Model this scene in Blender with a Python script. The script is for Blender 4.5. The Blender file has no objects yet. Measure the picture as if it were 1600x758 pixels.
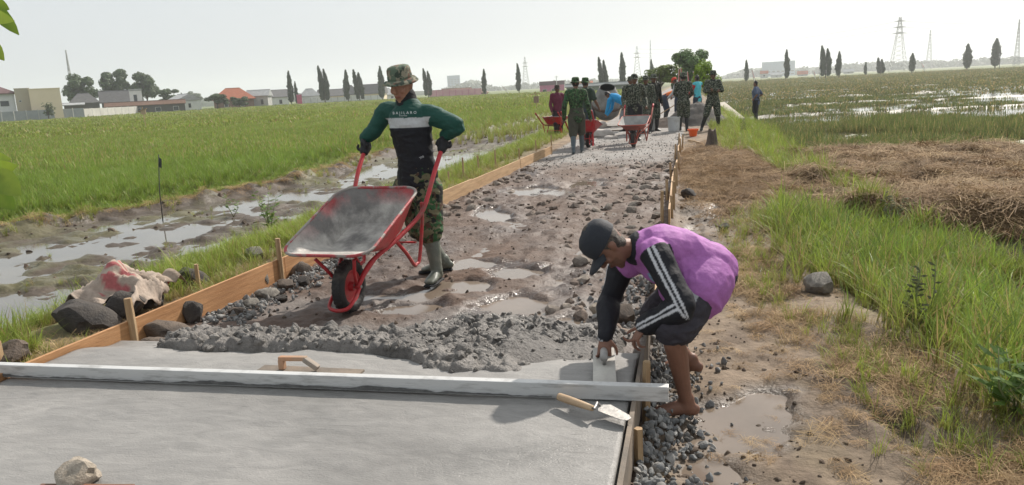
import bpy, bmesh, math, random
import numpy as np
from mathutils import Vector, Matrix, Euler
from mathutils.bvhtree import BVHTree

R = math.radians
random.seed(7)
rng = np.random.default_rng(7)
scene = bpy.context.scene
COL = scene.collection

# ---------------------------------------------------------------- camera
CAM_YAW, CAM_PITCH, CAM_ROLL, CAM_H, FPX = R(13.0), R(11.3), R(3.0), 1.5, 1200.0
fw = Vector((-math.sin(CAM_YAW)*math.cos(CAM_PITCH), math.cos(CAM_YAW)*math.cos(CAM_PITCH), -math.sin(CAM_PITCH)))
rt0 = Vector((math.cos(CAM_YAW), math.sin(CAM_YAW), 0)); up0 = rt0.cross(fw)
rt = rt0*math.cos(CAM_ROLL)-up0*math.sin(CAM_ROLL); up = rt0*math.sin(CAM_ROLL)+up0*math.cos(CAM_ROLL)
EYE = Vector((0, 0, CAM_H))
cd = bpy.data.cameras.new('camera'); cam = bpy.data.objects.new('camera', cd); COL.objects.link(cam)
cam.matrix_world = Matrix(((rt.x, up.x, -fw.x, 0), (rt.y, up.y, -fw.y, 0), (rt.z, up.z, -fw.z, CAM_H), (0, 0, 0, 1)))
cd.sensor_fit = 'HORIZONTAL'; cd.sensor_width = 36; cd.lens = 36*FPX/1600; cd.clip_start = 0.05; cd.clip_end = 9000
scene.camera = cam

def ray(x, y): return fw+rt*((x-800)/FPX)+up*((379-y)/FPX)
def at(x, y, Y):
    d = ray(x, y); return EYE+d*(Y/d.y)
def gnd(x, y, z=0.0):
    d = ray(x, y); return EYE+d*((z-CAM_H)/d.z)
def bg(x, D, z=-0.25):                       # far ground point in the bearing of a picture column
    d = ray(x, 138.9-(x-800)*0.0524); d.z = 0; d.normalize(); return Vector((d.x*D, d.y*D, z))

# ---------------------------------------------------------------- world, sun, exposure
BAR_P, BAR_RZ, BAR_TILT = (-2.31, 4.85), math.atan2(-.99, -.09), R(18.3)      # where the front barrow stands and how far it is lifted
SUN_EL, SUN_AZ = R(40), R(24)                # azimuth measured from +Y towards +X
w = bpy.data.worlds.new('World'); scene.world = w; w.use_nodes = True
nt = w.node_tree; nt.nodes.clear()
sky = nt.nodes.new('ShaderNodeTexSky'); sky.sky_type = 'NISHITA'; sky.sun_disc = False
sky.sun_elevation = SUN_EL; sky.sun_rotation = SUN_AZ; sky.dust_density = 6; sky.air_density = 1.0; sky.ozone_density = 1.0
hz = nt.nodes.new('ShaderNodeMix'); hz.data_type = 'RGBA'; hz.inputs[0].default_value = 0.82
hz.inputs['B'].default_value = (7.5, 7.95, 8.25, 1)   # milky humid veil over the whole sky
bgn = nt.nodes.new('ShaderNodeBackground'); bgn.inputs[1].default_value = 0.092
wo = nt.nodes.new('ShaderNodeOutputWorld')
nt.links.new(sky.outputs[0], hz.inputs['A']); nt.links.new(hz.outputs['Result'], bgn.inputs[0]); nt.links.new(bgn.outputs[0], wo.inputs[0])
sl = bpy.data.lights.new('sun', 'SUN'); sl.energy = 5.0; sl.angle = R(1.2); sl.color = (1, .93, .84)
sun = bpy.data.objects.new('sun', sl); COL.objects.link(sun)
sdir = Vector((math.sin(SUN_AZ)*math.cos(SUN_EL), math.cos(SUN_AZ)*math.cos(SUN_EL), math.sin(SUN_EL)))
sun.rotation_euler = sdir.to_track_quat('Z', 'Y').to_euler(); sun.location = (0, 0, 60)
scene.view_settings.view_transform = 'Standard'; scene.view_settings.look = 'None'
scene.view_settings.exposure = 0.20; scene.view_settings.gamma = 1
try: scene.view_settings.use_curve_mapping = False
except Exception: pass
scene.cycles.max_bounces = 6; scene.cycles.diffuse_bounces = 2; scene.cycles.glossy_bounces = 3
scene.cycles.transmission_bounces = 4; scene.cycles.transparent_max_bounces = 6; scene.cycles.volume_bounces = 1
scene.cycles.use_denoising = True

# ---------------------------------------------------------------- numpy noise
def _hash(ix, iy, iz, seed):
    h = (ix.astype(np.int64)*374761393+iy.astype(np.int64)*668265263+iz.astype(np.int64)*2147483647+seed*974634721) & 0xffffffff
    h = ((h ^ (h >> 13))*1274126177) & 0xffffffff
    return ((h ^ (h >> 16)) & 0xffff)/65535.0
def vnoise(x, y, z=0.0, seed=0):
    x = np.asarray(x, float); y = np.asarray(y, float); z = np.zeros_like(x)+z
    ix, iy, iz = np.floor(x), np.floor(y), np.floor(z)
    fx, fy, fz = x-ix, y-iy, z-iz
    fx, fy, fz = [f*f*(3-2*f) for f in (fx, fy, fz)]
    o = 0
    for a in (0, 1):
        for b in (0, 1):
            for c in (0, 1):
                o = o+_hash(ix+a, iy+b, iz+c, seed)*(fx if a else 1-fx)*(fy if b else 1-fy)*(fz if c else 1-fz)
    return o*2-1
def fbm(x, y, z=0.0, oct=4, seed=0, gain=.5):
    o, a, f, s = 0, 1, 1, 0
    for k in range(oct):
        o = o+a*vnoise(np.asarray(x)*f, np.asarray(y)*f, np.asarray(z)*f, seed+k*17); s += a; a *= gain; f *= 2.03
    return o/s
def worley(x, y, seed=0):                    # distance to nearest jittered cell point
    x = np.asarray(x, float); y = np.asarray(y, float); ix, iy = np.floor(x), np.floor(y)
    best = np.full(x.shape, 9.0)
    for a in (-1, 0, 1):
        for b in (-1, 0, 1):
            cx, cy = ix+a, iy+b
            px = cx+_hash(cx, cy, cx*0, seed); py = cy+_hash(cx, cy, cx*0+1, seed)
            best = np.minimum(best, np.hypot(px-x, py-y))
    return best
def ss(a, b, x):
    t = np.clip((np.asarray(x, float)-a)/(b-a), 0, 1); return t*t*(3-2*t)

# ---------------------------------------------------------------- materials
MATS = {}
def pm(name, col, rough=.8, col2=None, scale=8.0, bump=0.0, bscale=None, metal=0.0, spec=.5, detail=6, attr=None, var=0.0, thresh=(.35, .65), rand=0.0, trans=0.0, rattr=None, stretch=None, sss=0.0):
    """principled material: two colours blended by object-space noise, fine bump, optional vertex colours"""
    if name in MATS: return MATS[name]
    m = bpy.data.materials.new(name); m.use_nodes = True; t = m.node_tree; N = t.nodes; L = t.links
    b = N['Principled BSDF']; b.inputs['Roughness'].default_value = rough; b.inputs['Metallic'].default_value = metal
    b.inputs['Specular IOR Level'].default_value = spec
    tc = N.new('ShaderNodeTexCoord'); co = tc.outputs['Object']
    if stretch:
        mp = N.new('ShaderNodeMapping'); mp.inputs['Scale'].default_value = stretch; L.new(co, mp.inputs[0]); co = mp.outputs[0]
    def noise(s, d=detail):
        n = N.new('ShaderNodeTexNoise'); n.inputs['Scale'].default_value = s; n.inputs['Detail'].default_value = d; n.inputs['Roughness'].default_value = .62
        L.new(co, n.inputs['Vector']); return n.outputs['Fac']
    def mixc(fac, a, c, mode='MIX'):
        x = N.new('ShaderNodeMix'); x.data_type = 'RGBA'; x.blend_type = mode
        for s, v in ((x.inputs[0], fac), (x.inputs['A'], a), (x.inputs['B'], c)):
            if hasattr(v, 'is_linked'): L.new(v, s)
            else: s.default_value = v if isinstance(v, (int, float)) else (*v[:3], 1)
        return x.outputs['Result']
    if attr:
        a = N.new('ShaderNodeAttribute'); a.attribute_name = attr; c = a.outputs['Color']
    else: c = col
    if col2 is not None:
        rp = N.new('ShaderNodeMapRange'); rp.inputs[1].default_value, rp.inputs[2].default_value = thresh; L.new(noise(scale), rp.inputs[0])
        c = mixc(rp.outputs[0], c, col2)
    if var:
        rp = N.new('ShaderNodeMapRange'); rp.inputs[1].default_value = .25; rp.inputs[2].default_value = .75
        rp.inputs[3].default_value = 1-var; rp.inputs[4].default_value = 1+var; L.new(noise(scale*2.7), rp.inputs[0])
        cc = N.new('ShaderNodeCombineColor'); [L.new(rp.outputs[0], cc.inputs[i]) for i in range(3)]
        c = mixc(1.0, c, cc.outputs[0], 'MULTIPLY')
    if rand:
        oi = N.new('ShaderNodeObjectInfo'); rp = N.new('ShaderNodeMapRange'); rp.inputs[3].default_value = 1-rand; rp.inputs[4].default_value = 1+rand
        L.new(oi.outputs['Random'], rp.inputs[0]); cc = N.new('ShaderNodeCombineColor'); [L.new(rp.outputs[0], cc.inputs[i]) for i in range(3)]
        c = mixc(1.0, c, cc.outputs[0], 'MULTIPLY')
    if hasattr(c, 'is_linked'): L.new(c, b.inputs['Base Color'])
    else: b.inputs['Base Color'].default_value = (*c[:3], 1)
    if rattr:
        a = N.new('ShaderNodeAttribute'); a.attribute_name = rattr; rp = N.new('ShaderNodeMapRange')
        rp.inputs[3].default_value = rough; rp.inputs[4].default_value = .14; L.new(a.outputs['Fac'], rp.inputs[0]); L.new(rp.outputs[0], b.inputs['Roughness'])
    if bump:
        bn = N.new('ShaderNodeBump'); bn.inputs['Strength'].default_value = bump; bn.inputs['Distance'].default_value = .02
        L.new(noise(bscale or scale*4), bn.inputs['Height']); L.new(bn.outputs[0], b.inputs['Normal'])
    if sss:
        b.inputs['Subsurface Weight'].default_value = sss; b.inputs['Subsurface Radius'].default_value = (.012, .005, .003)
    if trans:
        tr = N.new('ShaderNodeBsdfTranslucent'); mx = N.new('ShaderNodeMixShader'); mx.inputs[0].default_value = trans
        if hasattr(c, 'is_linked'): L.new(c, tr.inputs[0])
        else: tr.inputs[0].default_value = (*c[:3], 1)
        out = N['Material Output']; L.new(b.outputs[0], mx.inputs[1]); L.new(tr.outputs[0], mx.inputs[2]); L.new(mx.outputs[0], out.inputs[0])
    MATS[name] = m; return m

def camo(name, cols, scale=9.0, bump=.25):
    if name in MATS: return MATS[name]
    m = bpy.data.materials.new(name); m.use_nodes = True; t = m.node_tree; N = t.nodes; L = t.links
    b = N['Principled BSDF']; b.inputs['Roughness'].default_value = .85; b.inputs['Specular IOR Level'].default_value = .25
    tc = N.new('ShaderNodeTexCoord'); c = cols[0]
    for k, cc in enumerate(cols[1:]):
        mp = N.new('ShaderNodeMapping'); mp.inputs['Location'].default_value = (k*3.7, k*1.3, k*5.1); mp.inputs['Scale'].default_value = (1, 1, .7+.25*k)
        L.new(tc.outputs['Object'], mp.inputs[0])
        n = N.new('ShaderNodeTexNoise'); n.inputs['Scale'].default_value = scale*(1+.25*k); n.inputs['Detail'].default_value = 2.5; n.inputs['Distortion'].default_value = .6
        L.new(mp.outputs[0], n.inputs['Vector'])
        rp = N.new('ShaderNodeMapRange'); rp.inputs[1].default_value = .53; rp.inputs[2].default_value = .56; L.new(n.outputs['Fac'], rp.inputs[0])
        x = N.new('ShaderNodeMix'); x.data_type = 'RGBA'; L.new(rp.outputs[0], x.inputs[0])
        if hasattr(c, 'is_linked'): L.new(c, x.inputs['A'])
        else: x.inputs['A'].default_value = (*c, 1)
        x.inputs['B'].default_value = (*cc, 1); c = x.outputs['Result']
    L.new(c, b.inputs['Base Color'])
    n = N.new('ShaderNodeTexNoise'); n.inputs['Scale'].default_value = 24; n.inputs['Detail'].default_value = 5; L.new(tc.outputs['Object'], n.inputs['Vector'])
    bn = N.new('ShaderNodeBump'); bn.inputs['Strength'].default_value = bump; bn.inputs['Distance'].default_value = .015
    L.new(n.outputs['Fac'], bn.inputs['Height']); L.new(bn.outputs[0], b.inputs['Normal'])
    MATS[name] = m; return m

def watermat(name, col, rough=.04, ior=1.4):
    if name in MATS: return MATS[name]
    m = pm(name, col, rough, col2=tuple(c*.6 for c in col), scale=.8, bump=.02, bscale=14, spec=.6); m.node_tree.nodes['Principled BSDF'].inputs['IOR'].default_value = ior
    return m

# ---------------------------------------------------------------- mesh helpers
def new_obj(name, me, mat=None, parent=None):
    o = bpy.data.objects.new(name, me); COL.objects.link(o)
    for m in (mat if isinstance(mat, (list, tuple)) else [mat]):
        if m is not None and len(me.materials) < (len(mat) if isinstance(mat, (list, tuple)) else 1): me.materials.append(m)
    if parent is not None: attach(o, parent)
    return o
def attach(o, p):
    o.parent = p; o.matrix_parent_inverse = Matrix.Translation(-p.location)   # roots stand unrotated while parts are in world coordinates
def mesh(name, v, f, smooth=False):
    me = bpy.data.meshes.new(name); me.from_pydata([tuple(p) for p in v], [], f); me.validate()
    if smooth: me.shade_smooth()
    return me
def tag(o, label=None, cat=None, group=None, kind=None):
    for k, v in (('label', label), ('category', cat), ('group', group), ('kind', kind)):
        if v: o[k] = v
    return o
def root(name, loc, label, cat, group=None):
    o = bpy.data.objects.new(name, None); COL.objects.link(o); o.location = loc; o.empty_display_size = .1
    return tag(o, label, cat, group)
def copy_tree(o, loc=None, rz=None, sc=None):
    c = o.copy(); COL.objects.link(c)
    for ch in o.children:
        d = ch.copy(); COL.objects.link(d); d.parent = c
        for g in ch.children:
            e = g.copy(); COL.objects.link(e); e.parent = d
    if loc is not None: c.location = loc
    if rz is not None: c.rotation_euler.z = rz
    if sc is not None: c.scale = sc
    return c

class MB:
    """collects simple solids into one mesh"""
    def __init__(s): s.v = []; s.f = []
    def add(s, v, f):
        n = len(s.v); s.v += [tuple(p) for p in v]; s.f += [tuple(i+n for i in q) for q in f]; return s
    def box(s, c, d, rot=None):
        x, y, z = [q/2 for q in d]; vs = [Vector((a*x, b*y, e*z)) for a in (-1, 1) for b in (-1, 1) for e in (-1, 1)]
        if rot is not None: vs = [rot @ p for p in vs]
        return s.add([p+Vector(c) for p in vs], [(0, 1, 3, 2), (4, 6, 7, 5), (0, 4, 5, 1), (2, 3, 7, 6), (0, 2, 6, 4), (1, 5, 7, 3)])
    def bar(s, a, b, wd, ht, upv=(0, 0, 1)):
        a, b = Vector(a), Vector(b); t = (b-a).normalized(); u = Vector(upv); sd = t.cross(u).normalized(); u = sd.cross(t)
        vs = [p+sd*(i*wd/2)+u*(j*ht/2) for p in (a, b) for i in (-1, 1) for j in (-1, 1)]
        return s.add(vs, [(0, 1, 3, 2), (4, 6, 7, 5), (0, 4, 5, 1), (2, 3, 7, 6), (0, 2, 6, 4), (1, 5, 7, 3)])
    def tube(s, pts, r, n=8, r2=None, cap=True):
        pts = [Vector(p) for p in pts]; k = len(pts); rs = r if isinstance(r, (list, tuple)) else [r]*k
        v = []; f = []; prev = None
        for i, p in enumerate(pts):
            t = (pts[min(i+1, k-1)]-pts[max(i-1, 0)]).normalized()
            sd = prev-t*prev.dot(t) if prev is not None else t.orthogonal()
            sd.normalize(); prev = sd; u = t.cross(sd)
            v += [p+(sd*math.cos(2*math.pi*j/n)+u*math.sin(2*math.pi*j/n))*rs[i] for j in range(n)]
        for i in range(k-1):
            for j in range(n): f.append((i*n+j, i*n+(j+1) % n, (i+1)*n+(j+1) % n, (i+1)*n+j))
        if cap: f += [tuple(range(n-1, -1, -1)), tuple(range((k-1)*n, k*n))]
        return s.add(v, f)
    def lathe(s, prof, n=24, m=Matrix()):
        v = [m @ Vector((r*math.cos(2*math.pi*j/n), r*math.sin(2*math.pi*j/n), z)) for r, z in prof for j in range(n)]
        return s.add(v, [(i*n+j, i*n+(j+1) % n, (i+1)*n+(j+1) % n, (i+1)*n+j) for i in range(len(prof)-1) for j in range(n)])
    def build(s, name, mat, parent=None, smooth=False, bevel=0, angle=None):
        me = mesh(name, s.v, s.f, smooth)
        if bevel:
            bm = bmesh.new(); bm.from_mesh(me); bmesh.ops.remove_doubles(bm, verts=bm.verts, dist=1e-5)
            bmesh.ops.bevel(bm, geom=bm.edges[:], offset=bevel, segments=2, affect='EDGES', profile=.6); bm.to_mesh(me); bm.free()
        if angle:
            me.shade_smooth(); me.set_sharp_from_angle(angle=R(angle))
        return new_obj(name, me, mat, parent)

def catmull(P, n):
    P = [np.array(p, float) for p in P]; out = []
    Q = [2*P[0]-P[1]]+P+[2*P[-1]-P[-2]]
    for i in range(1, len(Q)-2):
        for k in range(n):
            t = k/n; a, b, c, d = Q[i-1:i+3]
            out.append(.5*((2*b)+(c-a)*t+(2*a-5*b+4*c-d)*t*t+(3*b-a-3*c+d)*t**3))
    out.append(P[-1]); return out
def loft(P, rad, side, n=16, sub=4, round_ends=True):
    """elliptic sweep through P; rad = [(a along side, b across)]"""
    pr = catmull([tuple(p)+tuple(r) for p, r in zip(P, rad)], sub); v = []; f = []
    pts = [Vector(q[:3]) for q in pr]; rr = [(max(q[3], .001), max(q[4], .001)) for q in pr]
    k = len(pts); side = Vector(side)
    if round_ends:
        t0 = (pts[0]-pts[1]).normalized(); t1 = (pts[-1]-pts[-2]).normalized()
        e0 = [(pts[0]+t0*min(rr[0])*q*.9, (rr[0][0]*c, rr[0][1]*c)) for q, c in ((.95, .3), (.75, .65), (.4, .9))]
        e1 = [(pts[-1]+t1*min(rr[-1])*q*.9, (rr[-1][0]*c, rr[-1][1]*c)) for q, c in ((.4, .9), (.75, .65), (.95, .3))]
        pts = [e[0] for e in e0]+pts+[e[0] for e in e1]; rr = [e[1] for e in e0]+rr+[e[1] for e in e1]; k = len(pts)
    for i, p in enumerate(pts):
        t = (pts[min(i+1, k-1)]-pts[max(i-1, 0)]).normalized(); s = side-t*side.dot(t)
        if s.length < 1e-4: s = t.orthogonal()
        s.normalize(); b = t.cross(s); side = s
        v += [p+s*(rr[i][0]*math.cos(2*math.pi*j/n))+b*(rr[i][1]*math.sin(2*math.pi*j/n)) for j in range(n)]
    for i in range(k-1):
        for j in range(n): f.append((i*n+j, i*n+(j+1) % n, (i+1)*n+(j+1) % n, (i+1)*n+j))
    f += [tuple(range(n-1, -1, -1)), tuple(range((k-1)*n, k*n))]
    return v, f
def remesh(me, voxel, smooth=4, fac=.5):
    o = bpy.data.objects.new('temporary', me); COL.objects.link(o)
    m = o.modifiers.new('r', 'REMESH'); m.mode = 'VOXEL'; m.voxel_size = voxel; m.use_smooth_shade = True
    if smooth: s = o.modifiers.new('s', 'SMOOTH'); s.iterations = smooth; s.factor = fac
    dg = bpy.context.evaluated_depsgraph_get(); dg.update()
    out = bpy.data.meshes.new_from_object(o.evaluated_get(dg)); bpy.data.objects.remove(o); out.shade_smooth(); return out
def verts(me):
    a = np.empty(len(me.vertices)*3); me.vertices.foreach_get('co', a); return a.reshape(-1, 3)
def setverts(me, a): me.vertices.foreach_set('co', a.ravel()); me.update()
def setcol(me, c, name='Col'):
    at_ = me.color_attributes.new(name, 'FLOAT_COLOR', 'POINT'); c = np.column_stack([c, np.ones(len(c))]) if c.shape[1] == 3 else c
    at_.data.foreach_set('color', c.astype(np.float32).ravel())
def setfloat(me, c, name):
    a = me.attributes.new(name, 'FLOAT', 'POINT'); a.data.foreach_set('value', c.astype(np.float32))
# ================================================================ TERRAIN
def xl(y): return np.interp(y, [0, 3.2, 5.7, 17, 60], [-3.52, -3.47, -3.36, -2.92, -2.9])      # left formwork line
def xr(y): return np.interp(y, [0, 3, 8, 19, 60], [-.24, -.22, -.19, -.10, 0.1])                # right formwork line
def xbank(y): return np.interp(y, [2, 6, 9, 13, 21, 26, 34, 60], [-5.2, -5.5, -5.75, -5.6, -5.6, -5.7, -5.2, -5.2])
def xrice(y): return np.interp(y, [4, 10.6, 12.7, 15, 18, 23, 28, 37, 47], [-11.8, -10.6, -9.8, -9.1, -9.0, -9.6, -8.3, -8.1, -8.0])
def xpath(y): return np.interp(y, [2.5, 3, 3.7, 4.3, 5, 6, 8, 11.5, 16.5, 25, 60], [1.22, 1.2, 1.12, 1.0, .80, .52, .55, 1.2, 1.0, 1.15, 1.4])
def xgrass(y): return np.interp(y, [3, 6.6, 7.8, 8.8, 11, 14.3, 17.6, 26.8, 37], [3.6, 2.65, 2.5, 2.2, 1.95, 1.7, 2.4, 2.7, 2.1])
def straw_mask(x, y):
    n = fbm(x*.5, y*.5, seed=5)*.9
    a = ss(1.5, 2.0, x+n*.3)*ss(8.2-.0, 9.4, y+n+np.clip(x-3, 0, 6)*.15)*(1-ss(15.6, 17.2, y+n*.7))
    b = np.exp(-(((x-.75)/.5)**2+((y-13.6)/2.6)**2)*1.2)          # trampled patch on the path
    return np.clip(a*(1-ss(9, 12, x)), 0, 1), np.clip(b*1.2, 0, 1)
PUD = []   # road puddles: x, y, rx, ry, rot
for (px, py, rx, ry, ro) in [(795, 480, .40, .30, .3), (735, 412, .36, .22, .2), (808, 424, .24, .22, 0), (770, 335, .20, .62, .35), (828, 297, .42, .48, .5),
                             (720, 440, .22, .16, 0), (880, 500, .20, .15, 0), (655, 480, .30, .14, .1), (925, 285, .25, .5, 0), (600, 462, .30, .13, 0), (845, 520, .16, .1, 0), (690, 455, .3, .12, .2)]:
    p = gnd(px, py, 0); PUD.append((p.x, p.y, rx, ry, ro))
PUDR = []  # puddles on the right-hand path
for (px, py, rx, ry, ro) in [(1138, 655, .34, .42, .1), (1105, 725, .22, .28, 0), (1185, 612, .16, .2, 0), (1205, 430, .10, .45, -.1), (1085, 375, .13, .6, 0), (1130, 325, .18, .9, 0)]:
    p = gnd(px, py, -.1); PUDR.append((p.x, p.y, rx, ry, ro))
def pudmask(x, y, P, k=0):
    o = np.zeros_like(x); n = fbm(x*3.2, y*3.2, seed=31, oct=4)
    for (cx, cy, rx, ry, ro) in P:
        dx, dy = x-cx, y-cy; c, s = math.cos(ro), math.sin(ro); u, v = (dx*c+dy*s)/rx, (-dx*s+dy*c)/ry
        o = np.maximum(o, 1-ss(.35, 1.35, np.sqrt(u*u+v*v)+n*.75))
    return o
WATER_L, WATER_R = -.36, -.33
def terr(x, y):
    x = np.asarray(x, float); y = np.asarray(y, float)
    L, Rr, B, RI, PA, GR = xl(y), xr(y), xbank(y), xrice(y), xpath(y), xgrass(y)
    n1 = fbm(x*.8, y*.8, seed=1); n2 = fbm(x*3.1, y*3.1, seed=2, oct=4); n3 = fbm(x*11, y*11, seed=3, oct=3)
    n4 = fbm(x*.25, y*.25, seed=4)
    far = np.hypot(x, y); nearw = 1-ss(40, 90, far)
    C = lambda *c: np.stack([np.zeros_like(x)+k for k in c], -1)
    mixc = lambda a, b, t: a*(1-t[..., None])+b*t[..., None]
    # --- road bed
    clod = np.clip(.55-worley(x*4.5+n2*.5, y*4.5, 3), 0, 1)**1.0
    n5 = fbm(x*17, y*17, seed=15, oct=2); zroad = .012*n1+.020*n2+.024*n3+.012*n5+.050*clod*(ss(-.1, .5, n1+.3*n2))+.012
    for (ax, ay, bx, by) in [(-2.0, 4.6, -1.55, 17), (-1.0, 4.6, -.75, 17)]:      # wheel ruts
        xc = ax+(bx-ax)*(y-ay)/(by-ay)+.12*fbm(y*.6, y*0, seed=9); zroad = zroad-.03*np.exp(-((x-xc)/.16)**2)
    grav = ss(13.5, 16.0, y+n2*.8)
    pmk = pudmask(x, y, PUD)*(1-grav)
    zroad = zroad*(1-.75*grav)+.02*grav-.07*pmk
    wet = np.clip(.42+.9*fbm(x*1.1, y*.7, seed=12)+.25*n2, 0, 1)
    croad = mixc(C(.112, .072, .052), C(.050, .033, .025), np.clip(wet*.9+pmk, 0, 1))
    croad = mixc(croad, C(.145, .105, .080), ss(.15, .6, fbm(x*1.7, y*1.2, seed=13))*.5)
    croad = mixc(croad, C(.30, .29, .275), grav*(.65+.3*n2.clip(-1, 1)))
    cem = ss(.2, .5, 1-np.abs(y-4.7-.3*n1)/1.0)*(1-ss(.0, .7, n2+.3))            # cement slurry smeared near the heap
    croad = mixc(croad, C(.20, .19, .18), np.clip(cem, 0, 1)*.55)
    z, c = zroad, croad; wet = np.clip(wet*.8+1.4*ss(.02, .35, pmk), 0, 1)*(1-grav*.8)
    # --- left shoulder, bank, flooded strip, bund, rice
    tL = ss(0.0, .12, L-x)
    zsh = .03+.03*n1+.02*n2+.035*np.clip(n3, 0, 1)
    sh = ss(.3, 1.0, (L-x))
    slope = ss(0, 1, (L-.9-x+.25*n1)/np.maximum(L-.9-B, .3))
    clumps = np.clip(.62-worley(x*2.1+n2*.4, y*2.1, 8), 0, 1)
    zmud = -.405+.055*n1+.06*n2+.11*clumps*(.25+ss(-.2, .4, n4+n1*.7)*.75)+.035*n3
    band = ss(.1, .75, fbm(x*.35+4, y*.22, seed=44)+.25)
    zmud = zmud+.07*band-.025+.14*ss(24, 28, y)+.025*ss(12.5, 15, y)
    zl = zsh*(1-slope)+zmud*slope
    bund = np.exp(-(((x-RI-.25)/.35)**2))*(.16+.10*n2+.08*clumps)*ss(6, 9, y)
    rice = ss(-.2, .5, RI-x)
    zl = np.maximum(zl*(1-rice)+(-.32+.04*n1)*rice, 0*zl-9)+bund
    cl = mixc(C(.24, .175, .115), C(.15, .105, .07), ss(-.2, .4, n2))
    cl = mixc(cl, C(.10, .13, .035), sh*(1-slope)*.65)
    cl = mixc(cl, C(.075, .056, .04), slope)
    cl = mixc(cl, C(.12, .115, .05), slope*ss(.05, .5, n1+.5*n2)*.6)
    cl = mixc(cl, C(.14, .18, .04), rice*(.75+.25*n1.clip(-1, 1)))
    z = z*(1-tL)+zl*tL; c = mixc(c, cl, tL); wet = wet*(1-tL)+tL*(slope*(1-rice)*np.clip(.55+.5*n2, 0, 1))
    # --- right path, bank, field
    tR = ss(0.0, .10, x-Rr)
    lvl = np.interp(y, [2, 6, 14, 30], [-.10, -.10, -.005, 0.0])
    pr = pudmask(x, y, PUDR)
    zp = lvl+.014*n1+.018*n2+(.014+.014*pr)*n3-.062*pr-.004
    rough = np.exp(-(((x-1.0)/.28)**2+((y-3.6)/.7)**2)); zp = zp+rough*(.05*n2+.08*np.clip(n3+.1, 0, 1)-.02)
    bankt = ss(0, 1, (x-PA-.1)/np.maximum(GR-PA, .4))
    zf = -.36+.05*n1+.045*n2+.09*clumps*ss(-.3, .3, n4+.5*n1)
    zf = np.where(far > 26, -.335+.025*n1+.02*n2, zf)
    zr = zp*(1-bankt)+zf*bankt+.05*np.exp(-((x-PA-.35)/.3)**2)
    sm, sm2 = straw_mask(x, y)
    heap = np.abs(fbm(x*.55, y*.75, seed=21))
    ridged = (1-np.abs(fbm(x*1.3+.4*n1, y*1.7, seed=22, oct=4))*1.8)
    zr = zr+sm*(.12+.11*ss(.05, .6, heap*2)+.16*ridged.clip(-.2, 1)+.03*n3)+sm2*(.035+.05*np.clip(ridged, 0, 1)*.6)
    bunds = 0*x
    for yb in (36, 47, 62, 84, 112, 150, 200):
        bunds = np.maximum(bunds, np.exp(-((y-yb-.10*x+1.5*n4)/.5)**2))
    for xb in (26, 60):
        bunds = np.maximum(bunds, .8*np.exp(-((x-xb-.12*y)/.6)**2))
    ff = ss(19, 24, y)*ss(0, 1.5, x-GR); zr = zr+bunds*ff*.16
    wetf = ss(-.15, .25, fbm(x*.09, y*.12, seed=61)+.0)
    zr = zr-.07*ff*ss(-.1, .35, fbm(x*.12, y*.25, seed=62)+np.where((y > 27) & (y < 66), .25, -.02))
    cp = mixc(C(.21, .16, .115), C(.125, .092, .066), ss(-.15, .45, n2+.3*n1))
    cp = mixc(cp, C(.23, .185, .115), ss(.1, .5, fbm(x*5, y*1.5, seed=71))*.35)
    cp = mixc(cp, C(.085, .064, .048), np.clip(pr*1.1+rough*.8, 0, 1))
    muddy = np.exp(-(((x-.35)/.5)**2+((y-9.5)/1.7)**2)); cp = mixc(cp, C(.085, .066, .052), np.clip(muddy*(.8+.6*n2), 0, .9))
    cf = mixc(C(.10, .085, .055), C(.13, .135, .055), ss(-.2, .4, n2+n1*.4))
    cf = mixc(cf, C(.135, .145, .07), ss(60, 160, far))
    cr = mixc(cp, C(.12, .11, .045), ss(.0, .25, bankt)*.8); cr = mixc(cr, cf, ss(.6, 1, bankt))
    stc = mixc(C(.25, .17, .095), C(.14, .088, .05), ss(.0, .5, -ridged+.6+.4*n2))
    cr = mixc(cr, stc, np.clip(sm, 0, 1)); cr = mixc(cr, stc*.9, sm2*.75)
    cr = mixc(cr, C(.055, .045, .035), np.clip(bunds*ff*.8, 0, 1)*(1-ss(70, 140, far)))
    z = z*(1-tR)+zr*tR; c = mixc(c, cr, tR); wet = wet*(1-tR)+tR*np.clip(pr*1.2+muddy*.6+ss(.6, 1, bankt)*(1-sm)*.5, 0, 1)
    # under the cast slab, and levelling far off
    inside = (1-tL)*(1-tR)*(1-ss(3.7, 4.2, y)); z = z-.06*inside
    ft = ss(170, 320, far); z = z*(1-ft)+(-.30)*ft
    c = mixc(c, C(.13, .16, .06), ft*.6)
    c = c*(1+.12*n3[..., None])
    wet = wet*(1-ss(45, 110, far)); return z, np.clip(c, .01, 1), np.clip(wet, 0, 1), dict(slope=slope, rice=rice, bankt=bankt, sm=sm, sm2=sm2, grav=grav, tL=tL, tR=tR, sh=sh, pmk=pmk, pr=pr)
def seq(*segs):
    o = [segs[0][0]]
    for a, b, s0, s1 in segs:
        x, s = a, s0; n = max(1, int(round((b-a)/((s0+s1)/2)))) if s1/s0 < 3 and s0/s1 < 3 else None
        if n: o += list(np.linspace(a, b, n+1)[1:])
        else:
            g = (b-a)/(s1-s0) if s1 != s0 else 1; k = max(2, int(math.log(s1/s0)/math.log(1+1/g))); q = np.geomspace(s0, s1, k) if k > 1 else np.array([b-a])
            q = q*(b-a)/q.sum(); o += list(a+np.cumsum(q))
    return np.array(o)
gx = np.concatenate([-seq((12, 30, .12, .4), (30, 5000, .4, 400))[::-1], seq((-12, -7, .11, .06), (-7, -3.9, .05, .045), (-3.9, 1.5, .03, .03), (1.5, 3.2, .045, .05), (3.2, 12, .06, .12))[1:], seq((12, 30, .12, .4), (30, 5000, .4, 400))[1:]])
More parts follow.
